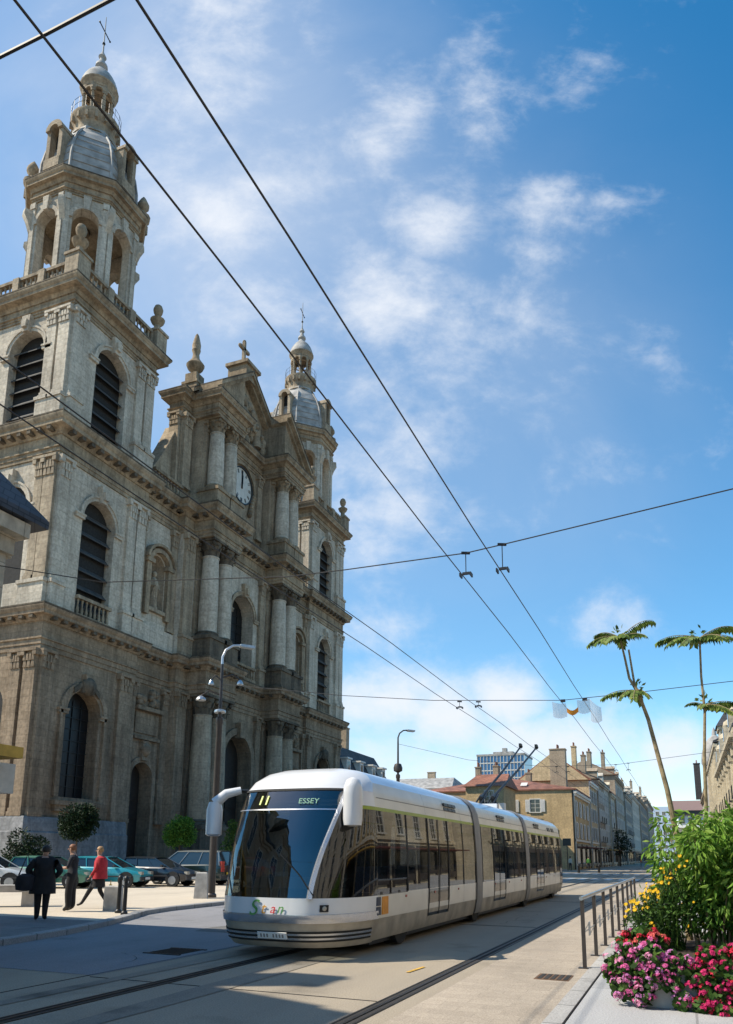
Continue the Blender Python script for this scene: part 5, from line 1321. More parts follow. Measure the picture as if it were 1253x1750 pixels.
chimney(root, -41, 92.0, 15, 18.2, .9, 1.0, 'brownw', 1)
# further houses seen above the tram
root = thing('small_house', 'small tan house with red roof and one window, above the roof of the tram', 'house', (-23.5, 101, 0))
mb = MB(); mb.box(-26, -21, 97.5, 105, 0, 10.6); hpart(root, 'wall', mb, M['tan'])
mb = MB(); mb.add([(-26.4,97.1,10.6),(-20.6,97.1,10.6),(-20.6,105.4,10.6),(-26.4,105.4,10.6),(-25.3,101.2,12.5),(-21,101.2,12.5)], [(0,3,2,1),(0,1,5,4),(2,3,4,5),(1,2,5),(3,0,4)]); hpart(root, 'roof', mb, M['redtile'])
win(root, Fr(0,97.5,1,0), -22.9, 9.0, 1.1, 1.9); chimney(root, -25.6, 103, 11, 13.6, .7, .9, 'brownw', 2)
root = thing('white_hall', 'long low white building with pale grey roof far behind the tram', 'building', (-46, 145, 0))
mb = MB(); mb.box(-54, -40.5, 141, 160, 0, 14.4); hpart(root, 'wall', mb, M['white'])
mb = MB(); mb.add([(-54.3,140.7,14.4),(-40.2,140.7,14.4),(-40.2,160,14.4),(-54.3,160,14.4),(-53,147,17.0),(-41.5,147,17.0)], [(0,3,2,1),(0,1,5,4),(2,3,4,5),(1,2,5),(3,0,4)]); hpart(root, 'roof', mb, M['zinc'])
for i in range(4): win(root, Fr(0,141,1,0), -52+3*i, 12.6, 1.0, 1.4)
chimney(root, -46.5, 148, 16, 18.2, 1.6, .6, 'brownw', 0)
root = thing('glass_tower', 'blue glass office block with gridded front rising behind the red roofed houses', 'office block', (-56, 262, 0))
mb = MB(); mb.box(-65, -48.6, 260, 275, 0, 36); hpart(root, 'wall', mb, M['bluegl'])
mb = MB()
for i in range(15): x = -65+16.4*i/14; mb.box(x-.09, x+.09, 259.8, 260.002, 10, 36)
for i in range(11): z = 10+2.6*i; mb.box(-65, -48.6, 259.85, 260.003, z-.22, z+.12)
hpart(root, 'mullion', mb, M['frame'])
mb = MB(); mb.box(-60, -53, 263, 270, 36, 37.6); mb.box(-65.2,-48.4,259.7,275.2,35.9,36.5); mb.box(-57,-55.5,264,266,37.6,39); hpart(root, 'roof_plant', mb, M['zinc'])
root = thing('slab_building', 'modern flat roofed building with pink roof band closing the far right of the street', 'building', (1, 330, 0))
mb = MB(); mb.box(-3.2, 22, 330, 345, 0, 13.5); mb.m = 1; mb.box(-3.6, 22, 329, 345, 20.2, 24.0); mb.m = 2; mb.box(-3.4, 22, 329.6, 345, 18.4, 20.2); mb.m = 3; mb.box(-1.5, 20, 331, 345, 13.5, 18.4)
hpart(root, 'wall', mb, [M['greyw'], plain('pink_panel', (.42,.27,.24), .7), M['shopd'], M['white']])
for i in range(5): win(root, Fr(0,331,1,0), 0+3*i, 16.2, 1.6, 2.2); win(root, Fr(0,330,1,0), -1+3*i, 10.5, 1.6, 2)
root = thing('street_end_block', 'pale bluish block of flats closing the far end of the street', 'building', (-9, 440, 0))
mb = MB(); mb.box(-17, -3.5, 440, 455, 0, 28.5); hpart(root, 'wall', mb, plain('blue_white_panel', (.42,.5,.6), .6))
for i in range(4):
    for k in range(7): win(root, Fr(0,440,1,0), -15.4+3.2*i, 4+3.5*k, 1.6, 1.7)

# ------------------------------------------------------------------ street lamps, bollards, railing, signs
M['mast'] = plain('dark_bronze_mast', (.06,.05,.045), .45, .4); M['alum'] = plain('brushed_aluminium', (.5,.5,.5), .35, .8)
def lamp(label, x, y, full=True):
    r = thing('street_lamp', label, 'street lamp', (x, y, .11), group='curved-arm street lamps on the square')
    mb = MB(); mb.lathe(0,0,[(.2,0),(.2,.1),(.15,.16),(.14,1.2),(.11,6.5),(.14,6.55),(.14,6.75),(.07,6.8),(.055,8.9)], 14)
    mb.build('mast', M['mast'], r)
    d = Vector((.62,.78,0)) if full else Vector((.6,.8,0)); mb = MB()
    mb.tube([(0,0,8.8),(0,0,9.2),d*.12+Vector((0,0,9.5)),d*.42+Vector((0,0,9.72)),d*.8+Vector((0,0,9.78))], [.055,.05,.048,.045,.045], 9); mb.build('arm', M['alum'] if full else M['mast'], r)
    mb = MB(); c = d*1.0+Vector((0,0,9.76)); mb.obox(c, d, (-d.y,d.x,0), (0,0,1), .3, .11, .05); mb.m = 1; mb.obox(c-Vector((0,0,.06)), d, (-d.y,d.x,0), (0,0,1), .24, .09, .02); mb.build('lamp_head', [M['alum'], M['lamp_glass']], r)
    if full:
        mb = MB(); mb.lathe(0,0,[(.22,6.95),(.23,7.0),(.22,7.05),(.09,7.1)], 14); mb.build('collar', M['alum'], r)
        for (dx, dy, z, a, b) in ((-.6,-.45,7.45,.2,.15), (-.2,-.4,8.05,.11,.12), (.6,.4,8.15,.13,.1)):
            mb = MB(); mb.tube([(0,0,z+.2),(dx*.6,dy*.6,z+.35),(dx,dy,z+.15)], .03, 6); mb.m = 1
            mb.lathe(dx, dy, [(.05,.14),(a*.8,.06),(a,-.02),(a*.95,-.05)], 14, z); mb.build('spotlight', [M['mast'], M['alum']], r)
    else:
        mb = MB(); mb.lathe(0,0,[(.09,6.9),(.28,7.0),(.3,7.2),(.22,7.45),(.09,7.5)], 12); mb.build('collar', M['mast'], r)
    return r
lamp('tall street lamp with three lower spotlights beside the white stone block, left of the tram', -16.35, 24.75)
lamp('dark street lamp rising behind the tram roof, right of the far bell tower', -17.0, 46.8, False)
def stone_block(label, x, y, w, h, rz, taper=.9):
    r = MB(); r.add([(-w/2,-w/2,0),(w/2,-w/2,0),(w/2,w/2,0),(-w/2,w/2,0),(-w/2*taper,-w/2*taper,h-.03),(w/2*taper,-w/2*taper,h-.03),(w/2*taper,w/2*taper,h-.03),(-w/2*taper,w/2*taper,h-.03),
        (-w/2*taper+.03,-w/2*taper+.03,h),(w/2*taper-.03,-w/2*taper+.03,h),(w/2*taper-.03,w/2*taper-.03,h),(-w/2*taper+.03,w/2*taper-.03,h)], [(0,3,2,1),(0,1,5,4),(1,2,6,5),(2,3,7,6),(3,0,4,7),(4,5,9,8),(5,6,10,9),(6,7,11,10),(7,4,8,11),(8,9,10,11)])
    o = r.build('stone_block', M['conc'], None, smooth=False); o.location = (x, y, .11); o.rotation_euler = (0,0,rz); tag(o, label, 'stone block'); return o
stone_block('pale tapered stone block in front of the tall street lamp', -16.35, 24.1, .48, .92, .5, .82)
stone_block('low square stone block behind the two dark bollards', -14.95, 17.75, .42, .68, .4, .97)
bx = thing('stone_bench', 'stone slab bench on block legs at the left edge in front of the white car', 'bench', (-18.7, 17.6, .11), .69)
mb = MB(); mb.box(-2.2, 1.0, -.28, .28, .42, .62); mb.build('seat', M['conc'], bx)
for x in (-1.8, .55):
    mb = MB(); mb.box(x-.17, x+.17, -.24, .24, 0, .42); mb.build('leg', M['conc'], bx)
for i, (x, y, lb) in enumerate(((-14.25,17.15,'dark iron bollard nearer the low square stone block'), (-13.72,16.75,'dark iron bollard standing nearest the kerb'))):
    mb = MB(); mb.lathe(0,0,[(.09,0),(.09,.06),(.055,.1),(.05,.85),(.07,.87),(.07,.93),(.05,.97),(.01,1.0)], 12)
    o = mb.build('bollard', M['iron'], None); o.location = (x, y, .11); tag(o, lb, 'bollard', 'dark bollards at the plaza corner')
PY_ = [12.08,13.68,15.3,16.9,18.5,20.1,21.7,23.3,24.9]
r = thing('railing', 'dark pedestrian railing with grey top rail along the right kerb', 'railing', (-1.47, 12.08, .1))
for y in PY_:
    mb = MB(); mb.box(-.028,.028,y-12.08-.018,y-12.08+.018,0,.98); mb.box(-.09,.09,y-12.08-.05,y-12.08+.05,0,.015); mb.build('post', M['mast'], r)
mb = MB(); mb.tube([(0,-.1,1.0),(0,12.95,1.0)], .032, 8); mb.build('top_rail', M['steel'], r)
mb = MB()
for z in (.5,): mb.tube([(0,0,z),(0,12.8,z)], .009, 5)
for i, y in enumerate(PY_[:-1]):
    a, b = y-12.08, PY_[i+1]-12.08
    mb.obox((0,(a+b)/2,.5), (0,1,0), (0,0,1), (1,0,0), .1, .1, .006); mb.tube([(0,a,.5),(0,(a+b)/2-.1,.58),(0,(a+b)/2+.1,.42),(0,b,.5)], .008, 4)
mb.build('cable', M['steel'], r)
def sign(label, x, y, h, w, hh, col):
    r = thing('road_sign', label, 'sign', (x, y, .05)); mb = MB(); mb.tube([(0,0,0),(0,0,h)], .05, 8); mb.build('post', M['iron'], r)
    mb = MB(); mb.box(-w/2, w/2, -.09, -.05, h-hh, h); mb.build('panel', col, r)
sign('black rectangular sign on a post in front of the tan corner house', -13.4, 98.0, 3.9, 1.0, .9, M['black'])
# far bollards and passers-by along the street
for i, (x, y) in enumerate(((-10.9,88),(-9.0,90.5))):
    mb = MB(); mb.lathe(0,0,[(.14,0),(.13,.7),(.16,.75),(.1,.95),(.01,1.0)], 10); o = mb.build('bollard', M['iron'], None); o.location = (x, y, 0); tag(o, ('far dark bollard on the street nearer the tan corner house', 'far dark bollard out on the street past the tram tail')[i], 'bollard')

# ------------------------------------------------------------------ overhead line
def wire(name, label, pts, r, cat='wire', group=None):
    mb = MB(); mb.tube(pts, r, 5); return tag(mb.build(name, M['wire'], None), label, cat, group)
def sag(a, b, n=14, s=.25):
    a, b = Vector(a), Vector(b); return [a+(b-a)*i/n-Vector((0,0,s*4*(i/n)*(1-i/n))) for i in range(n+1)]
for x, lb, x2 in ((-3.13, 'left contact wire of the near pair over the right track', -3.25), (-2.5, 'right contact wire of the near pair, nearest the camera', -2.55), (-6.42, 'left contact wire over the tram, touched by its left pole', -6.42), (-5.78, 'right contact wire over the tram, touched by its right pole', -5.78)):
    pts = [(x, -20, 6.4)]
    for k in range(30): y = -12+5.5*k; pts.append((x+(x2-x)*max(0,y)/60, y, 6.33+(.04 if k % 2 else 0)))
    wire('contact_wire', lb, pts, .009, group='overhead contact wires')
def hang(mb, x, y, z, zc):
    mb.tube([(x, y, z), (x, y, zc+.05)], .008, 4); mb.obox((x, y, zc+.05), (1,0,0), (0,1,0), (0,0,1), .06, .022, .02); mb.obox((x, y, z), (.9,.4,0), (-.4,.9,0), (0,0,1), .075, .018, .02)
    for s in (-.09, .09): mb.obox((x+s, y, zc+.02), (0,1,0), (1,0,0), (0,0,1), .07, .012, .03)
SP = [('span wire crossing the whole picture in front of the cathedral', [(7.2,12,8.5),(1.06,12,7.21),(-2.48,12,6.85),(-3.13,12,6.79),(-5.38,12,6.8),(-6.59,12,6.83),(-11.0,12.0,7.3),(-13,11.0,7.6)], 12, ((-3.13,6.79),(-2.5,6.85))),
      ('span wire holding the mesh guards, second from the camera', [(7.2,23.5,7.1),(1.61,23.5,6.65),(-1.13,23.5,6.5),(-3.18,23.5,6.42),(-7.31,23.5,6.7),(-10.62,23.5,7.1),(-16.3,24.7,8.2)], 23.5, ((-5.8,6.55),(-6.42,6.6))),
      ('far span wire tied to the dark street lamp behind the tram', [(7.2,44,8.0),(2.73,44,7.33),(-3.17,44,6.72),(-7.09,44,6.75),(-11.54,44,7.3),(-17.0,46.8,8.9)], 44, ((-3.2,6.72),(-2.55,6.78),(-5.78,6.7),(-6.42,6.72))),
      ('thick span wire close overhead at the top left corner', [(7,2.6,6.9),(-2.5,2.6,6.42),(-3.13,2.6,6.41),(-6.4,2.6,6.45),(-13,2.6,7.0)], 2.6, ())]
for lb, pts, y, hs in SP:
    mb = MB(); mb.tube(pts, .011 if y > 5 else .012, 5); o = mb.build('span_wire', M['wire'], None)
    tag(o, lb, 'wire', 'span wires across the street')
    if hs:
        for x, z in hs: mb = MB(); hang(mb, x, y, z, 6.37); mb.build('hanger', M['iron'], o)
# mesh guards and orange marker where the span meets the near pair
g = thing('wire_guard', 'white mesh guards with orange plate hung on the span wire above the street', 'wire guard', (-2.85, 23.5, 6.4))
mm = plain('translucent_mesh', (.6,.6,.6), .6); nt_ = mm.node_tree; tb = N(nt_, 'ShaderNodeBsdfTransparent'); ms = N(nt_, 'ShaderNodeMixShader'); ms.inputs[0].default_value = .55
nt_.links.new(tb.outputs[0], ms.inputs[1]); nt_.links.new(nt_.nodes['Principled BSDF'].outputs[0], ms.inputs[2]); nt_.links.new(ms.outputs[0], nt_.nodes['Material Output'].inputs['Surface'])
for x0, x1, za, zb2 in ((-.62,-.2,-.02,-.1), (.12,.5,-.02,.0), (.5,.82,.0,-.3)):
    mb = MB()
    for i in range(5):
        a, b = x0+(x1-x0)*i/5, x0+(x1-x0)*(i+1)/5; wv = lambda t: -.12*math.sin(PI*(t-x0)/(x1-x0))
        mb.add([(a,-.1,za+(zb2-za)*i/5+wv(a)*.3),(b,-.1,za+(zb2-za)*(i+1)/5+wv(b)*.3),(b,.1,-.38+zb2+wv(b)*.5),(a,.1,-.36+zb2+wv(a)*.5)], [(0,1,2,3)])
    mb.build('mesh_panel', mm, g, recalc=False)
mb = MB()
for i in range(6):
    a, b = -.2+.34*i/6, -.2+.34*(i+1)/6; mb.add([(a,0,-.22-.1*math.sin(PI*i/6)),(b,0,-.22-.1*math.sin(PI*(i+1)/6)),(b,.06,-.36-.1*math.sin(PI*(i+1)/6)),(a,.06,-.36-.1*math.sin(PI*i/6))], [(0,1,2,3)])
mb.build('marker_plate', M['orange'], g, recalc=False)
mb = MB()
for x in (-.3, .35): mb.obox((x,0,0), (1,0,0), (0,1,0), (0,0,1), .07, .04, .04)
mb.build('clamp', M['iron'], g)
# ------------------------------------------------------------------ parked cars
M['cglass'] = glass('car_glass', (.015,.02,.024), .04, .8); M['chrome'] = plain('chrome', (.6,.6,.6), .15, 1, noise=.02); M['tail'] = plain('tail_lamp_red', (.35,.03,.02), .2); M['amber'] = plain('amber_lamp', (.6,.25,.03), .25)
M['plastic'] = plain('dark_bumper_plastic', (.03,.03,.032), .6); M['yplate'] = plain('yellow_plate', (.65,.42,.03), .5); M['wplate'] = plain('white_plate', (.7,.7,.68), .5); M['rim'] = plain('alloy_rim', (.35,.35,.36), .35, .7)
def paint(n, c): return plain(n, c, .28, .15, noise=.06, nscale=2, coat=.8)
CARS = {   # body side profile: x, z of the bonnet / waist line; greenhouse foot and roof corners
 'hatch': dict(L=3.9, W=1.64, belt=[(-1.95,.55),(-1.93,.84),(-1.6,.93),(.7,.92),(1.15,.88),(1.75,.74),(1.95,.58)], gh=(-1.75,1.05,-1.45,.15,1.40)),
 'estate': dict(L=4.4, W=1.7, belt=[(-2.2,.55),(-2.18,.88),(-1.9,.95),(.85,.93),(1.3,.89),(1.95,.75),(2.2,.58)], gh=(-2.1,1.15,-1.95,.3,1.44)),
 'van': dict(L=4.45, W=1.8, belt=[(-2.22,.6),(-2.2,.98),(-2.0,1.06),(1.0,1.0),(1.35,.95),(2.0,.78),(2.22,.6)], gh=(-2.14,1.45,-1.98,.4,1.74))}
def car(name, label, kind, col, x, y, hd, group='cars parked on the square', roofm=None, lower=None):
    c = CARS[kind]; r = thing(name, label, 'car', (x, y, .11), hd, group)
    W = c['W']/2; hx = c['L']/2; belt = c['belt']
    def hw(xx): t = abs(xx)/hx; return W*(1-.10*t**5-.05*t*t)
    xs = [p[0] for p in belt]
    xs = sorted(set(xs+[-1.3,-.6,0,.4])); ring = []
    for xx in xs:
        z = interp(belt, xx); w_ = hw(xx); end = abs(xx) > hx-.01
        lo = .26 if not end else .36
        ring.append([(xx,-w_*.93,lo),(xx,-w_,lo+.12),(xx,-w_*1.0,min(z,.62)*.5+.3),(xx,-w_*.99,z-.06),(xx,-w_*.93,z),(xx,0,z+.03),(xx,w_*.93,z),(xx,w_*.99,z-.06),(xx,w_,min(z,.62)*.5+.3),(xx,w_,lo+.12),(xx,w_*.93,lo)])
    mb = MB(); k = len(ring[0]); P = [p for q in ring for p in q]
    mb.add(P, [(i*k+j, i*k+(j+1) % k, (i+1)*k+(j+1) % k, (i+1)*k+j) for i in range(len(ring)-1) for j in range(k)]+[tuple(range(k)), tuple((len(ring)-1)*k+j for j in range(k-1,-1,-1))])
    mb.build('body', col, r)
    a, b, ra, rb, zr = c['gh']; wb = W*.93; wr = W*.74; za = interp(belt, a)-.01; zb2 = interp(belt, b)-.01
    lows = [(a,-wb*.95,za),(b,-wb*.95,zb2),(b,wb*.95,zb2),(a,wb*.95,za)]; tops = [(ra,-wr,zr-.05),(rb,-wr,zr-.05),(rb,wr,zr-.05),(ra,wr,zr-.05)]
    mb = MB(); mb.add(lows+tops, [(0,1,5,4),(1,2,6,5),(2,3,7,6),(3,0,4,7),(4,5,6,7),(0,3,2,1)]); mb.build('window', M['cglass'], r, smooth=False)
    mb = MB(); n = 6; P = []
    for i in range(n+1):
        t = i/n; xx = ra-.06+(rb+.08-ra)*t; zz = zr-.05+.05*math.sin(PI*t)**.6
        P += [(xx,-wr-.02,zz-.03),(xx,-wr*.8,zz+.03),(xx,wr*.8,zz+.03),(xx,wr+.02,zz-.03)]
    mb.add(P, [(4*i+j, 4*i+j+1, 4*i+j+5, 4*i+j+4) for i in range(n) for j in range(3)])
    for s in (-1, 1):
        lo = lambda t: Vector((a+(b-a)*t, s*wb*.955, za+(zb2-za)*t)); hi = lambda t: Vector((ra+(rb-ra)*t, s*(wr+.012), zr-.05))
        for t0, t1, w_ in ((0,0,.09),(.36,.38,.05),(.68,.72,.05),(1,1,.06)): mb.bar(lo(t0), hi(t1), w_, .04, up=(1,0,0))
        mb.bar(hi(0), hi(1), .06, .05)
    mb.build('roof', roofm or col, r)
    for nm, sx, mat_ in (('headlight', 1, M['lamp_glass']), ('tail_light', -1, M['tail'])):
        for s in (-1, 1):
            mb = MB(); xx = sx*(hx-.06); z = .66 if sx > 0 else (.8 if kind != 'van' else .95)
            mb.obox((xx, s*hw(xx)*.78, z), (1,0,0), (0,1,0), (0,0,1), .06+.02, W*.17, .07 if sx > 0 else (.14 if kind != 'van' else .26)); mb.build(nm, mat_, r)
    for sx in (-1, 1):
        mb = MB(); xx = sx*(hx-.03); mb.box(min(xx,xx+sx*.07), max(xx,xx+sx*.07), -W*.9, W*.9, .33, .5); mb.build('bumper', M['plastic'] if not lower else lower, r)
        mb = MB(); xx = sx*(hx+.045); mb.box(xx-.01, xx+.01, -.26, .26, .36 if sx > 0 else .55, .47 if sx > 0 else .66); mb.build('number_plate', M['wplate'] if sx > 0 else M['yplate'], r)
    mb = MB()
    for s in (-1, 1): mb.box(-hx+.35, hx-.4, *sorted((s*W*.985, s*W*1.012)), .48, .54)
    mb.build('side_strip', M['plastic'], r)
    mb = MB()
    for s in (-1, 1): mb.obox((b-.35, s*(W+.08), zb2+.1), (1,0,0), (0,1,0), (0,0,1), .05, .09, .06)
    mb.build('mirror', M['plastic'], r)
    for xx in (-hx*.62, hx*.64):
        for s in (-1, 1):
            mb = MB(); y0 = s*(W-.16); y1 = s*(W+.005)
            mb.tube([(xx,y0,.31),(xx,y1,.31)], .31, 18); mb.m = 1; mb.tube([(xx,y1-.01*s,.31),(xx,y1+.015*s,.31)], .2, 14); mb.m = 0; mb.tube([(xx,y0,.36),(xx,s*(W+.002),.36)], .37, 18); mb.build('wheel', [M['rubber'], M['rim']], r)
    return r
# (x, y) is where the car's middle stands, heading in radians
car('parked_car', 'white estate car side-on at the left edge behind the stone bench', 'estate', paint('car_white', (.62,.62,.6)), -28.3, 25.2, math.radians(25))
car('parked_car', 'green hatchback behind the person with folded arms', 'hatch', paint('car_green', (.05,.19,.13)), -26.9, 27.6, math.radians(20), lower=M['plastic'])
car('parked_car', 'teal hatchback with bright bonnet behind the person in red', 'hatch', paint('car_teal', (.03,.28,.33)), -25.6, 29.9, math.radians(15))
car('parked_car', 'black hatchback showing its white front plate', 'hatch', paint('car_black', (.012,.014,.02)), -24.4, 32.1, math.radians(8))
car('people_carrier', 'dark green people carrier showing its tail, left of the tall street lamp', 'van', paint('car_dark_green', (.01,.022,.02)), -24.2, 34.6, math.radians(184), roofm=paint('car_silver_roof', (.16,.17,.17)))
car('parked_car', 'dark red car partly hidden behind the tall street lamp', 'hatch', paint('car_dark_red', (.10,.012,.015)), -22.9, 37.1, math.radians(183))

# ------------------------------------------------------------------ people
M['skin'] = plain('skin', (.45,.26,.18), .55, noise=.06); M['blackcl'] = plain('black_cloth', (.012,.012,.014), .85, noise=.3); M['navy'] = plain('dark_navy_cloth', (.016,.018,.026), .85, noise=.3)
M['red'] = plain('crimson_wool', (.42,.02,.03), .8, noise=.2, nscale=12); M['blond'] = plain('blond_hair', (.35,.2,.09), .6, noise=.3, nscale=20); M['darkhair'] = plain('dark_hair', (.02,.014,.01), .6); M['redhair'] = plain('auburn_hair', (.22,.085,.035), .6, noise=.3, nscale=20)
M['shoe'] = plain('black_leather', (.012,.011,.01), .4); M['paper'] = plain('paper', (.7,.66,.6), .7); M['bag'] = plain('yellow_carrier_bag', (.65,.42,.08), .5)
def skinned(nodes, edges, sub=2):
    names = list(nodes); me = bpy.data.meshes.new('tmp'); me.from_pydata([nodes[n][0] for n in names], [(names.index(a), names.index(b)) for a, b in edges], [])
    o = bpy.data.objects.new('tmp', me); COL.objects.link(o); o.modifiers.new('s', 'SKIN')
    for i, n in enumerate(names):
        r_ = nodes[n][1]; r_ = (r_, r_) if not isinstance(r_, tuple) else r_
        me.skin_vertices[0].data[i].radius = r_; me.skin_vertices[0].data[i].use_root = (i == 0)
    m2 = o.modifiers.new('b', 'SUBSURF'); m2.levels = sub; m2.render_levels = sub
    bpy.context.view_layer.update()
    ev = o.evaluated_get(bpy.context.evaluated_depsgraph_get()); q = bpy.data.meshes.new_from_object(ev)
    v = [tuple(x.co) for x in q.vertices]; f = [tuple(p.vertices) for p in q.polygons]
    bpy.data.objects.remove(o); bpy.data.meshes.remove(me); bpy.data.meshes.remove(q)
    return v, f
def person(label, x, y, z, rz, J, mats, regions, hair, hairm, long=False, k=1.0):
    """J: joint overrides; regions: joint name -> material index"""
    S = dict(pelvis=((0,0,.95),(.15,.11)), waist=((0,0,1.1),(.135,.10)), chest=((.01,0,1.28),(.165,.12)), shc=((0,0,1.42),(.12,.09)), neck=((.01,0,1.5),.056), jaw=((.03,0,1.575),.073), head=((.03,0,1.66),.088), crown=((.01,0,1.715),.06))
    for s, t in ((1,'l'), (-1,'r')):
        S.update({t+'sh': ((0,s*.17,1.40),.062), t+'el': ((-.03,s*.23,1.13),.046), t+'wr': ((.05,s*.22,.88),.03), t+'hd': ((.08,s*.22,.80),.035),
                  t+'hip': ((0,s*.09,.90),.10), t+'kn': ((.02,s*.1,.5),.066), t+'an': ((0,s*.1,.10),.045), t+'toe': ((.14,s*.11,.035),.035)})
    for n, p in J.items(): S[n] = (p, S[n][1]) if not (isinstance(p, tuple) and isinstance(p[0], tuple)) else p
    E_ = [('pelvis','waist'),('waist','chest'),('chest','shc'),('shc','neck'),('neck','jaw'),('jaw','head'),('head','crown')]
    for t in 'lr': E_ += [('shc',t+'sh'),(t+'sh',t+'el'),(t+'el',t+'wr'),(t+'wr',t+'hd'),('pelvis',t+'hip'),(t+'hip',t+'kn'),(t+'kn',t+'an'),(t+'an',t+'toe')]
    S = {n: (tuple(c*k for c in p), (tuple(q*k for q in r_) if isinstance(r_, tuple) else r_*k)) for n, (p, r_) in S.items()}
    v, f = skinned(S, E_)
    root = thing('person', label, 'person', (x, y, z), rz)
    segs = [(Vector(S[a][0]), Vector(S[b][0]), regions.get(b, regions.get(a, 0))) for a, b in E_]
    mb = MB()
    def near(p):
        best = 9; bi = 0
        for a, b, m_ in segs:
            d = b-a; t = max(0, min(1, (p-a).dot(d)/max(1e-6, d.length_squared))); q = (p-a-d*t).length
            if q < best: best, bi = q, m_
        return bi
    mb.v = list(v)
    for q in f:
        c = sum((Vector(v[i]) for i in q), Vector())/len(q); mb.f.append(q); mb.mi.append(near(c))
    mb.m = regions.get('lhd', 1)
    for t, s in (('l',1),('r',-1)):        # fingers and thumb of each hand, slightly curled
        h = Vector(S[t+'hd'][0]); d = (h-Vector(S[t+'wr'][0])).normalized(); w_ = d.cross(Vector((1,0,0)))
        w_ = w_.normalized() if w_.length > .2 else Vector((0,1,0)); c = w_.cross(d)
        for i, ln in enumerate((.065,.078,.082,.07)):
            a = h+d*.02+w_*(.018*(i-1.5)); mb.tube([a, a+d*ln*.55+c*.006, a+d*ln*.9+c*.03], [.010,.009,.007], 6)
        a = h-d*.01+w_*.03*s; mb.tube([a, a+w_*.03*s+d*.03, a+w_*.03*s+d*.06+c*.01], [.012,.010,.008], 6)
    hd = Vector(S['head'][0]); mb.m = regions.get('head', 1)
    mb.tube([hd+Vector((.085,0,.01)), hd+Vector((.112,0,-.03)), hd+Vector((.09,0,-.04))], [.008,.016,.008], 6)
    for s in (-1,1): mb.sphere(hd+Vector((0,s*.09,-.02)), .022, 6, 4)
    mb.m = len(mats)-1
    for s in (-1,1): mb.sphere(hd+Vector((.083,s*.03,.0)), .011, 6, 4)
    mb.obox(hd+Vector((.083,0,-.075)), (0,1,0), (0,0,1), (1,0,0), .022, .005, .006)
    mb.build('body', mats, root)
    hb = MB(); n = 12
    for i in range(7):
        pass
    prof = [(.002,.115*hair),(.05,.108*hair),(.086,.075*hair),(.102,.03),(.104,-.02 if not long else -.06),(.095,-.05 if not long else -.14)]
    P = []
    for r_, zz in prof:
        for j in range(n):
            a = 2*PI*j/n; ca = math.cos(a); zz2 = zz
            if ca > .45 and zz < .03: zz2 = .035
            P.append((hd.x-.012+r_*1.05*ca*(1 if ca < .45 else .93), hd.y+r_*.98*math.sin(a), hd.z+zz2))
    hb.add(P, [(i*n+j, i*n+(j+1) % n, (i+1)*n+(j+1) % n, (i+1)*n+j) for i in range(len(prof)-1) for j in range(n)]+[tuple(range(n))])
    hb.build('hair', hairm, root)
    return root
# person in black at the kerb, bulky coat, elbows out, back to the street
p1 = person('person in a bulky black coat and trousers standing at the shadow edge with elbows out', -14.2, 14.35, .112, 2.3,
    dict(lsh=((0,.2,1.40),.10), rsh=((0,-.2,1.40),.10), lel=((-.04,.37,1.15),.085), rel=((-.04,-.38,1.14),.085), lwr=((.12,.24,1.0),.06), rwr=((.1,-.22,.98),.06), lhd=((.19,.17,.98),.035), rhd=((.17,-.15,.96),.035),
         chest=((0,0,1.26),(.24,.19)), waist=((0,0,1.08),(.235,.18)), pelvis=((0,0,.93),(.225,.17)), lhip=((0,.1,.84),.12), rhip=((0,-.1,.84),.12), lkn=((.02,.085,.47),.088), rkn=((.03,-.09,.47),.088), lan=((0,.08,.1),.06), ran=((-.02,-.09,.1),.06), head=((.05,0,1.64),.092)),
    [M['blackcl'], M['skin'], M['shoe'], M['black']], dict(neck=1, jaw=1, head=1, crown=1, lhd=1, rhd=1, ltoe=2, rtoe=2), 1.0, M['darkhair'])
mb = MB(); mb.lathe(0,0,[(.30,.62),(.29,.8),(.25,1.1),(.22,1.35),(.12,1.47)], 16, sx=.72, caps=False); mb.build('coat', M['blackcl'], p1)
bg_ = MB(); bg_.lathe(0,0,[(.05,0),(.2,.03),(.23,.16),(.2,.34),(.08,.4)], 12, sx=.55); bg_.tube([(0,-.16,.36),(.02,0,.85),(0,.16,.36)], .018, 6)
o = bg_.build('shoulder_bag', M['navy'], None); o.location = (-14.42, 14.02, .80); o.rotation_euler = (0,0,2.5); tag(o, 'dark shoulder bag hanging beside the person in the bulky black coat', 'bag')
p2 = person('person with auburn hair in dark short sleeves and wide trousers looking at papers', -15.75, 16.95, .11, 3.55,
    dict(lel=((.05,.25,1.14),.046), rel=((.05,-.25,1.14),.046), lwr=((.28,.12,1.13),.032), rwr=((.27,-.10,1.12),.032), lhd=((.35,.06,1.16),.034), rhd=((.34,-.04,1.14),.034), head=((.06,0,1.65),.088), jaw=((.055,0,1.57),.073),
         lkn=((.03,.1,.5),.10), rkn=((.0,-.1,.5),.10), lan=((.0,.11,.12),.085), ran=((-.03,-.11,.12),.085), lhip=((0,.09,.88),.115), rhip=((0,-.09,.88),.115)),
    [M['navy'], M['skin'], M['blackcl'], M['shoe'], M['black']], dict(neck=1, jaw=1, head=1, crown=1, lwr=1, rwr=1, lhd=1, rhd=1, lkn=2, rkn=2, lan=2, ran=2, lhip=2, rhip=2, ltoe=3, rtoe=3), 1.05, M['redhair'], k=1.03)
mb = MB(); mb.obox((.36,.02,1.2), (.8,0,.6), (0,1,0), (-.6,0,.8), .14, .1, .006); o = mb.build('paper_sheet', M['paper'], None); o.matrix_world = Matrix.Translation((-15.75,16.95,.11)) @ Matrix.Rotation(3.55,4,'Z') @ Matrix.Scale(1.03,4)
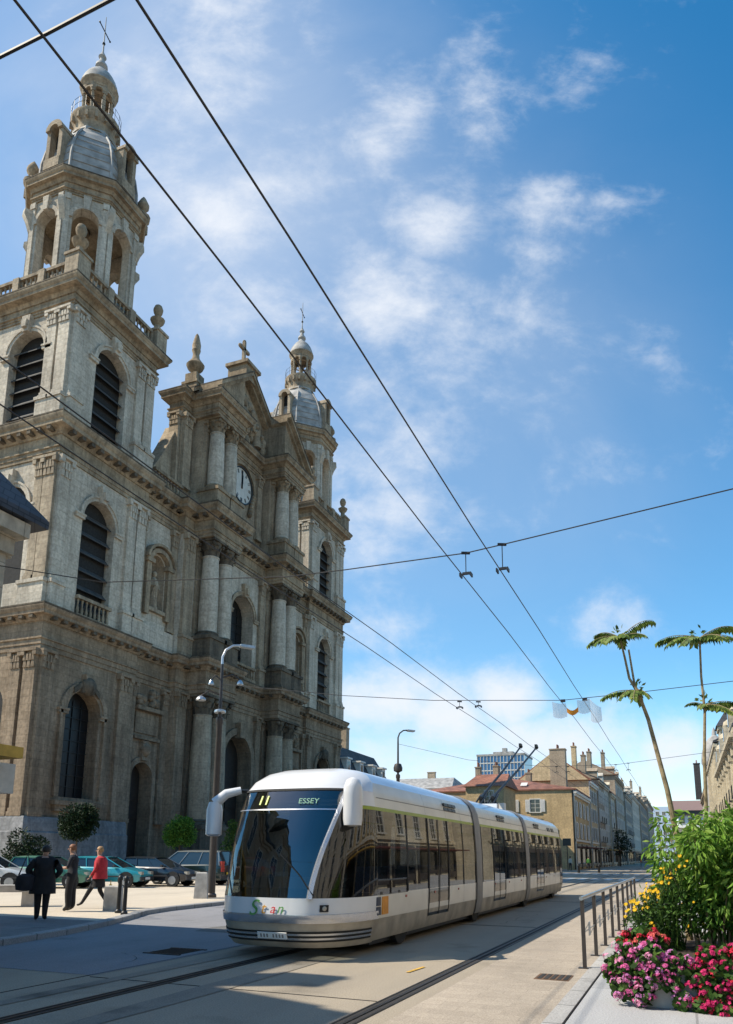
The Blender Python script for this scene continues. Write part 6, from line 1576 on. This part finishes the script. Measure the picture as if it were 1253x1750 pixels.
tag(o, 'white paper sheets held by the person with auburn hair', 'papers')
p3 = person('person with short blond hair and crimson jacket over the shoulders striding left', -16.0, 18.3, .11, 3.5,
    dict(lkn=((.22,.08,.50),.07), lan=((.42,.08,.14),.045), ltoe=((.56,.09,.085),.034), rkn=((-.02,-.09,.5),.07), ran=((-.28,-.09,.14),.045), rtoe=((-.16,-.1,.04),.034), rel=((-.04,-.24,1.14),.05), rwr=((.04,-.25,.9),.03), rhd=((.06,-.25,.83),.033),
         lel=((0,.25,1.14),.05), lwr=((.16,.2,.94),.03), lhd=((.2,.18,.88),.033)),
    [M['blackcl'], M['skin'], M['shoe'], M['red'], M['black']], dict(neck=1, jaw=1, head=1, crown=1, lan=0, ran=0, ltoe=2, rtoe=2, lhd=1, rhd=1, lel=3, rel=3, lwr=3, rwr=3, lsh=3, rsh=3), 1.05, M['blond'])
mb = MB(); n = 18; P = []
for t, r_, z_ in ((0,.10,1.49),(.1,.20,1.44),(.3,.25,1.33),(.6,.265,1.05),(1,.29,.84)):
    for i in range(n+1):
        a = .75+(2*PI-1.5)*i/n; P.append((r_*.72*math.cos(a)-.03, r_*math.sin(a)*(1+.03*math.cos(9*a)), z_))
mb.add(P, [(j*(n+1)+i, j*(n+1)+i+1, (j+1)*(n+1)+i+1, (j+1)*(n+1)+i) for j in range(4) for i in range(n)]); mb.build('jacket', M['red'], p3)
mb = MB(); mb.lathe(0,0,[(.2,.95),(.22,.8),(.24,.6)], 16, sx=.8, caps=False); mb.build('skirt', M['blackcl'], p3)
mb = MB(); mb.lathe(0,0,[(.09,0),(.13,.03),(.13,.25),(.1,.34)], 10, sx=.4); mb.tube([(0,-.07,.33),(0,0,.46),(0,.07,.33)], .01, 5)
o = mb.build('carrier_bag', M['bag'], None); o.location = (-15.82, 18.62, .44); o.rotation_euler = (0,0,.6); tag(o, 'yellow carrier bag held low by the person in the crimson jacket', 'bag')
for i, (x, y, c, lb) in enumerate(((-13.3,99.5,'paper','far passer-by in pale top near the tan corner house'), (-11.6,104,'ledg','far passer-by in green top in front of the shops'), (-7.5,150,'red','far passer-by in red top out on the street'))):
    person(lb, x, y, .02, 1.2+i, {}, [M['navy'], M['skin'], plain('top_%d' % i, ((.6,.58,.5),(.1,.3,.05),(.5,.03,.03))[i], .8), M['black']], dict(neck=1,jaw=1,head=1,crown=1,lhd=1,rhd=1,chest=2,shc=2,waist=2,lsh=2,rsh=2,lel=2,rel=2), 1, M['darkhair'])

# ------------------------------------------------------------------ trees, hedges
G1, G2, G3, G4 = (.012,.03,.008), (.03,.075,.014), (.055,.12,.022), (.10,.17,.035)
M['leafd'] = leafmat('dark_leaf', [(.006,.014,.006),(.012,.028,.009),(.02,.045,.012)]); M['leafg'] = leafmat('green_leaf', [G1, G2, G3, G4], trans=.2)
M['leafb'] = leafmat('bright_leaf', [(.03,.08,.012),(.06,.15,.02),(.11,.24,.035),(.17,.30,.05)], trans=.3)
M['leafy'] = leafmat('yellow_green_leaf', [(.05,.12,.015),(.11,.23,.025),(.19,.35,.045),(.28,.40,.08),(.12,.26,.03)], trans=.35)
M['leafo'] = leafmat('olive_leaf', [(.045,.085,.02),(.09,.15,.03),(.15,.22,.045),(.26,.30,.07)], trans=.25)
M['stemy'] = plain('pale_green_stem', (.26,.20,.11), .8, noise=.4, nscale=14, bump=.3)
M['bark'] = plain('bark', (.09,.065,.045), .9, noise=.4, nscale=15, bump=.5)
def leaf(mb, p, d, ln, wd, up=None):
    d = d.normalized(); s = d.cross(up or Vector((random.gauss(0,1), random.gauss(0,1), random.gauss(0,1)))); s = s.normalized() if s.length > 1e-3 else Vector((1,0,0))
    n_ = s.cross(d); m_ = p+d*ln*.5+n_*ln*.1
    mb.add([p, m_+s*wd*.5, p+d*ln, m_-s*wd*.5], [(0,1,2,3)])
def rv():
    while True:
        v = Vector((random.uniform(-1,1), random.uniform(-1,1), random.uniform(-1,1)))
        if 0.02 < v.length < 1: return v
def clump(mb, c, r, n, ln, wd, shell=.3, sq=(1,1,1), hang=0):
    for _ in range(n):
        v = rv(); q = v.normalized()*(shell+(1-shell)*v.length); p = Vector((c[0]+q.x*r*sq[0], c[1]+q.y*r*sq[1], c[2]+q.z*r*sq[2]))
        d = (v.normalized()+rv()*.9-Vector((0,0,hang))); leaf(mb, p, d, ln*random.uniform(.7,1.3), wd*random.uniform(.7,1.3))
def ball_tree(name, label, x, y, h, r, mat, trunk=True, sq=(1,1,.95), n=1700):
    t = thing(name, label, 'tree', (x, y, .11)); random.seed(int(x*7+y*3))
    mb = MB(); zt = h-r
    mb.tube([(0,0,0),(.02,.01,zt*.5),(0,0,zt)], [.075,.06,.05], 8)
    for k in range(7):
        a = k*.9; mb.tube([(0,0,zt-.35+.05*k),(.3*r*math.cos(a),.3*r*math.sin(a),zt+.1),(.75*r*math.cos(a),.75*r*math.sin(a),zt+.35*math.sin(k*2.))], [.035,.022,.01], 5)
    mb.build('trunk', M['bark'], t)
    cr = MB()
    for k in range(22):
        v = rv().normalized(); clump(cr, (v.x*r*.58*sq[0], v.y*r*.58*sq[1], zt+v.z*r*.58*sq[2]), r*.46, n//16, .13, .085, .2)
        clump(cr, (v.x*r*.3, v.y*r*.3, zt+v.z*r*.3), r*.4, n//32, .16, .11, .1)
    cr.build('crown', mat, t, recalc=False, smooth=False)
    return t
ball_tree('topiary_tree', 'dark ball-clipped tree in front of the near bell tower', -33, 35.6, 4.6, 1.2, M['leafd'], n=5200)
ball_tree('topiary_tree', 'bright green ball-clipped tree above the people carrier', -31, 42.9, 4.1, 1.15, M['leafb'], n=4600)  # crown in the brighter leaf tones
t = thing('conical_tree', 'green cone-shaped tree behind the left mirror of the tram', 'tree', (-27, 43.1, .11))
mb = MB(); mb.tube([(0,0,0),(0,0,3.0)], [.07,.02], 7)
for k in range(10): a = k*2.4; z = .4+.24*k; mb.tube([(0,0,z),(.6*math.cos(a)*(1-z/3.6),.6*math.sin(a)*(1-z/3.6),z+.1)], [.02,.008], 4)
mb.build('trunk', M['bark'], t)
cr = MB()
for k in range(26):
    z = .45+3.2*k/26; r_ = 1.25*(1-(z-.3)/3.9); a = k*2.4; clump(cr, (math.cos(a)*r_*.5, math.sin(a)*r_*.5, z), max(.22, r_*.65), int(70+120*r_), .13, .075, .4)
cr.build('crown', M['leafg'], t, recalc=False, smooth=False)
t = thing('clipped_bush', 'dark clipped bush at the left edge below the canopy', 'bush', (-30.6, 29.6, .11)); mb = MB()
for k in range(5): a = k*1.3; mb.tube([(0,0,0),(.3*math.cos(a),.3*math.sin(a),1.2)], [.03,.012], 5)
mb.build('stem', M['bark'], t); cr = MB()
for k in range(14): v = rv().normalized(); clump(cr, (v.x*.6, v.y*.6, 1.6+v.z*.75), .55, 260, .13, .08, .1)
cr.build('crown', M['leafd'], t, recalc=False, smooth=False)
t = thing('street_tree', 'small dark street tree in front of the shops of the left row', 'tree', (-11.8, 160, 0)); mb = MB(); mb.tube([(0,0,0),(0,0,3)], [.14,.1], 7)
for k in range(6): a = k*1.1; mb.tube([(0,0,2.4),(1.2*math.cos(a),1.2*math.sin(a),4.2)], [.06,.02], 5)
mb.build('trunk', M['bark'], t); cr = MB()
for k in range(18): v = rv().normalized(); clump(cr, (v.x*1.7, v.y*1.7, 4.4+v.z*1.7), 1.0, 80, .3, .2, .4)
cr.build('crown', M['leafd'], t, recalc=False, smooth=False)

# ------------------------------------------------------------------ planter with flowers, shrub and two tall plants
random.seed(21)
mb = MB(); pr = [(-.55,9.36),(1.7,9.36),(1.7,13.2),(-.55,13.2)]
mb.sweep([(-.10,.10),(0,.10),(0,.52),(.02,.54),(.02,.60),(-.10,.60)], [pr[0],pr[1],pr[2],pr[3]], closed=True); mb.box(-.48,1.62,9.44,13.1,.12,.5)
for x in (-.35,.3): mb.box(x-.006,x+.006,9.356,9.3605,.1,.52)
mb.m = 1; mb.box(-.47,1.61,9.45,13.09,.5,.53)
tag(mb.build('planter', [M['conc'], plain('potting_soil', (.04,.028,.02), .95, noise=.4)], None, smooth=False), 'grey concrete planter box overflowing with flowers at the lower right', 'planter')
def petals(c): return leafmat('petal_%.2f_%.2f_%.2f' % c, [tuple(x*.7 for x in c), c, tuple(min(1, x*1.25+.02) for x in c)], .6, trans=.2)
M['pink'] = petals((.66,.13,.34)); M['lilac'] = petals((.55,.20,.46)); M['scar'] = petals((.60,.02,.055)); M['crim'] = petals((.56,.025,.14)); M['yel'] = petals((.75,.45,.015)); M['salm'] = petals((.68,.13,.12)); M['rose'] = petals((.72,.30,.46))
def bloom(mb, p, r, k):           # umbel of small five-petalled flowers
    p = Vector(p)
    for _ in range(k):
        v = rv().normalized(); v.y = -abs(v.y)*.7 if random.random() < .7 else v.y; v.z = abs(v.z)*.8+.05 if random.random() < .7 else v.z
        c = p+v*r*random.uniform(.65,1.05); v = v.normalized(); a = v.orthogonal().normalized(); b = v.cross(a); s = r*.46; t0 = random.random()*6
        for i in range(5):
            t = t0+2*PI*i/5; d = a*math.cos(t)+b*math.sin(t); e = v.cross(d)
            mb.add([c, c+d*s*.6+e*s*.34+v*s*.15, c+d*s+v*s*.12, c+d*s*.6-e*s*.34+v*s*.15], [(0,1,2,3)])
def geranium(label, spots, mats, n_leaf, n_bl, spread, size=.05):
    xs = sum(s[0] for s in spots)/len(spots); r = thing('geranium', label, 'flowers', (xs, spots[0][1], .5))
    lf, st = MB(), MB(); bs = [MB() for _ in mats]
    base = Vector((xs, spots[0][1], .5))
    for (x, y, z, rr) in spots:
        c = Vector((x, y, z))-base
        st.tube([Vector((c.x*.6, .25, .0)), c*.7+Vector((0,.1,.06)), c], [.008,.006,.004], 5)
        for _ in range(n_leaf):
            v = rv(); p = c+Vector((v.x*rr*spread, v.y*rr*.8, v.z*rr)); d = (rv()+Vector((0,-.6,.25))).normalized(); a = d.orthogonal().normalized(); b = d.cross(a); s = size*random.uniform(.6,1.2)
            lf.add([p+(a*math.cos(t)+b*math.sin(t))*s*(1 if i % 2 else .8) for i, t in enumerate([2*PI*q/8 for q in range(8)])], [tuple(range(8))])
        for _ in range(n_bl):
            v = rv().normalized()*random.uniform(.75,1.12); v.y = -abs(v.y)
            p = c+Vector((v.x*rr*spread, v.y*rr*.85, v.z*rr)); k = random.randrange(len(mats)); bloom(bs[k], p, random.uniform(.028,.056), random.choice((6,9,13)))
            st.tube([p-Vector((v.x*.06, -.06, .07)), p], .003, 4)
    st.build('stem', M['leafg'], r); lf.build('foliage', M['leafg'], r, recalc=False, smooth=False)
    for b, m_ in zip(bs, mats): b.build('blossom', M[m_], r, recalc=False, smooth=False)
    return r
geranium('pink and lilac geraniums spilling over the left corner of the planter', [(-.78,9.4,.52,.13),(-.66,9.35,.65,.13),(-.82,9.45,.38,.12),(-.6,9.3,.48,.13),(-.74,9.35,.27,.12),(-.44,9.3,.64,.13),(-.46,9.25,.40,.12),(-.54,9.25,.24,.11),(-.34,9.3,.52,.12)], ['pink','lilac','rose','pink'], 80, 11, 1.15, .042)
geranium('red and salmon geraniums at the back of the planter corner', [(-.70,9.9,.76,.10),(-.52,9.85,.80,.11),(-.36,9.8,.76,.1)], ['scar','salm','pink'], 50, 10, 1.15, .042)
geranium('lilac geraniums hanging in the middle of the planter front', [(-.22,9.28,.36,.10),(-.1,9.28,.58,.11),(-.22,9.32,.6,.10),(-.14,9.26,.2,.09)], ['lilac','pink'], 55, 6, 1.15, .042)
geranium('crimson and scarlet geraniums spilling over the right part of the planter', [(.04,9.28,.46,.13),(.17,9.25,.3,.14),(.3,9.24,.5,.15),(.15,9.35,.66,.12),(.34,9.35,.68,.13),(.08,9.25,.18,.11),(.26,9.23,.14,.12),(.42,9.3,.34,.15),(.5,9.3,.6,.15)], ['scar','crim','crim'], 75, 12, 1.1, .042)
# big leafy shrub
r = thing('leafy_shrub', 'big bright green shrub with hanging leaves filling the planter', 'shrub', (.3, 11.6, .5)); st, l1, l2 = MB(), MB(), MB()
for k in range(26):
    a = random.uniform(-.6,1.1); b = random.uniform(-.8,.9); h_ = random.uniform(.8,1.75)
    st.tube([(a*.35, b*.4, 0), (a*.6, b*.7, h_*.5), (a, b, h_)], [.016,.012,.006], 5)
    for z in (.35,.55,.75,.95):
        clump(l2 if z < .6 else l1, (a*(.4+.6*z), b*(.4+.6*z), h_*z+.05), .23, 50, .13, .048, .15, hang=.9 if z > .6 else .3)
for k in range(50): clump(l1, (random.uniform(-.22,1.05), random.uniform(-.9,.6), random.uniform(.95,1.74)), .22, 70, .13, .045, .2, hang=1.0)
st.build('stem', M['stemy'], r); l1.build('foliage', M['leafy'], r, recalc=False, smooth=False); l2.build('lower_foliage', M['leafb'], r, recalc=False, smooth=False)
# yellow daisies on thin stems
r = thing('yellow_daisies', 'tall yellow daisies leaning out left of the big shrub', 'flowers', (-.4, 11.4, .5)); st, lf, bl = MB(), MB(), MB()
for k in range(135):
    t = random.random(); x = -.30+.74*t+random.gauss(0,.07); z = .48+.72*t+random.gauss(0,.09); y = random.uniform(-.7,.7)
    if k < 14: x, z = random.uniform(-.25,.7), random.uniform(.2,.75)
    st.tube([(random.uniform(-.1,.35), y*.6, 0), (x*.6, y*.85, z*.55), (x, y, z)], [.006,.005,.003], 4)
    for _ in range(16): leaf(lf, Vector((x*.8+random.gauss(0,.05), y*.9, z*random.uniform(.35,.97))), rv()-Vector((.1,.2,.2)), .085, .03)
    n_ = Vector((-.5+random.gauss(0,.35), -.8, .5+random.gauss(0,.3))).normalized(); a = n_.orthogonal().normalized(); b = n_.cross(a); c = Vector((x, y, z)); s = random.uniform(.019,.034)
    for i in range(9):
        q = 2*PI*i/9; d = a*math.cos(q)+b*math.sin(q); e = n_.cross(d); bl.add([c, c+d*s*.6+e*s*.22+n_*s*.1, c+d*s, c+d*s*.6-e*s*.22+n_*s*.1], [(0,1,2,3)])
st.build('stem', M['leafg'], r); lf.build('foliage', M['leafg'], r, recalc=False, smooth=False); bl.build('blossom', M['yel'], r, recalc=False, smooth=False)
# tall single-stemmed plants with feathery fronds
def frond(mb, st, p, az, ln, lift, droop):
    p = Vector(p); d = Vector((math.cos(az), math.sin(az), 0)); pts = []
    for i in range(9):
        t = i/8; pts.append(p+d*ln*t+Vector((0,0,lift*math.sin(t*PI*.6)-droop*t*t)))
    st.tube(pts, [.008-.0006*i for i in range(9)], 5)
    s = Vector((-d.y, d.x, 0))
    for i in range(2, 22):
        t = i/21; k = min(7, int(t*8)); q = pts[k]+(pts[k+1]-pts[k])*(t*8-k)
        for sg in (-1, 1): leaf(mb, q, s*sg*.8+d*.4-Vector((0,0,.7+.6*random.random())), ln*.34*(1-.5*abs(t-.4))*random.uniform(.75,1.2), ln*.15, up=Vector((d.x*.5, d.y*.5, 1)))
def feather(label, path, rad, crowns):
    r = thing('feathery_plant', label, 'plant', tuple(path[0][0])); st, lf = MB(), MB(); B = Vector(path[0][0])
    for pts, rr in zip(path, rad): st.tube([Vector(p)-B for p in pts], rr, 9)
    for (p, fr) in crowns:
        for (az, ln, li, dr) in fr: frond(lf, st, Vector(p)-B, az, ln, li, dr)
        clump(lf, Vector(p)-B+Vector((0,0,.05)), .10, 26, .09, .04, .2)
    st.build('stem', M['stemy'], r); lf.build('foliage', M['leafo'], r, recalc=False, smooth=False)
D = math.radians
feather('leaning tall plant forking near the top with two tiers of feathery leaves', [[(-.02,12.3,.55),(-.05,12.3,1.67),(-.18,12.3,2.7),(-.38,12.3,3.78),(-.5,12.3,4.2),(-.62,12.3,4.45),(-.67,12.3,4.8),(-.72,12.3,5.1)],[(-.50,12.3,4.2),(-.55,12.3,4.36),(-.60,12.25,4.9)]], [[.05,.044,.037,.029,.025,.02,.017,.013],[.022,.018,.014]],
    [((-.72,12.3,5.12), [(D(185),.48,.10,.16),(D(215),.44,.05,.17),(D(165),.4,.16,.05),(D(5),.5,.24,-.02),(D(335),.42,.06,.10),(D(285),.4,.06,.14),(D(90),.4,.1,.12),(D(240),.45,.05,.2)]),
     ((-.53,12.3,4.24), [(D(190),.5,.06,.14),(D(225),.34,.05,.2),(D(265),.36,.02,.22),(D(310),.3,.03,.18),(D(80),.3,.05,.2)])])
feather('upright tall plant right of the leaning one with a wide feathery top', [[(.3,12.3,.55),(.32,12.3,2.09),(.36,12.3,3.12),(.42,12.3,3.85),(.41,12.3,4.4),(.43,12.3,4.95)]], [[.036,.029,.024,.02,.017,.014]],
    [((.43,12.3,5.0), [(D(180),.58,.12,.10),(D(205),.5,.08,.18),(D(235),.44,.04,.2),(D(350),.5,.06,.14),(D(20),.55,.20,.02),(D(320),.46,.05,.18),(D(100),.42,.12,.1)]),
     ((.43,12.3,3.95), [(D(10),.5,.1,.1),(D(330),.5,.02,.26),(D(180),.26,.08,.05),(D(250),.26,.04,.12),(D(60),.4,.1,.1)])])
t = thing('trestle', 'thin dark folding trestle half hidden behind the geraniums', 'trestle', (-.95, 14.6, .1)); mb = MB()
for s in (-1, 1):
    for y in (0, .5): mb.bar((s*.2, y, 0), (s*.02, y, .85), .018)
mb.bar((0,0,.85),(0,.5,.85),.018); mb.bar((-.12,0,.35),(.12,0,.35),.014); mb.build('frame', M['mast'], t)
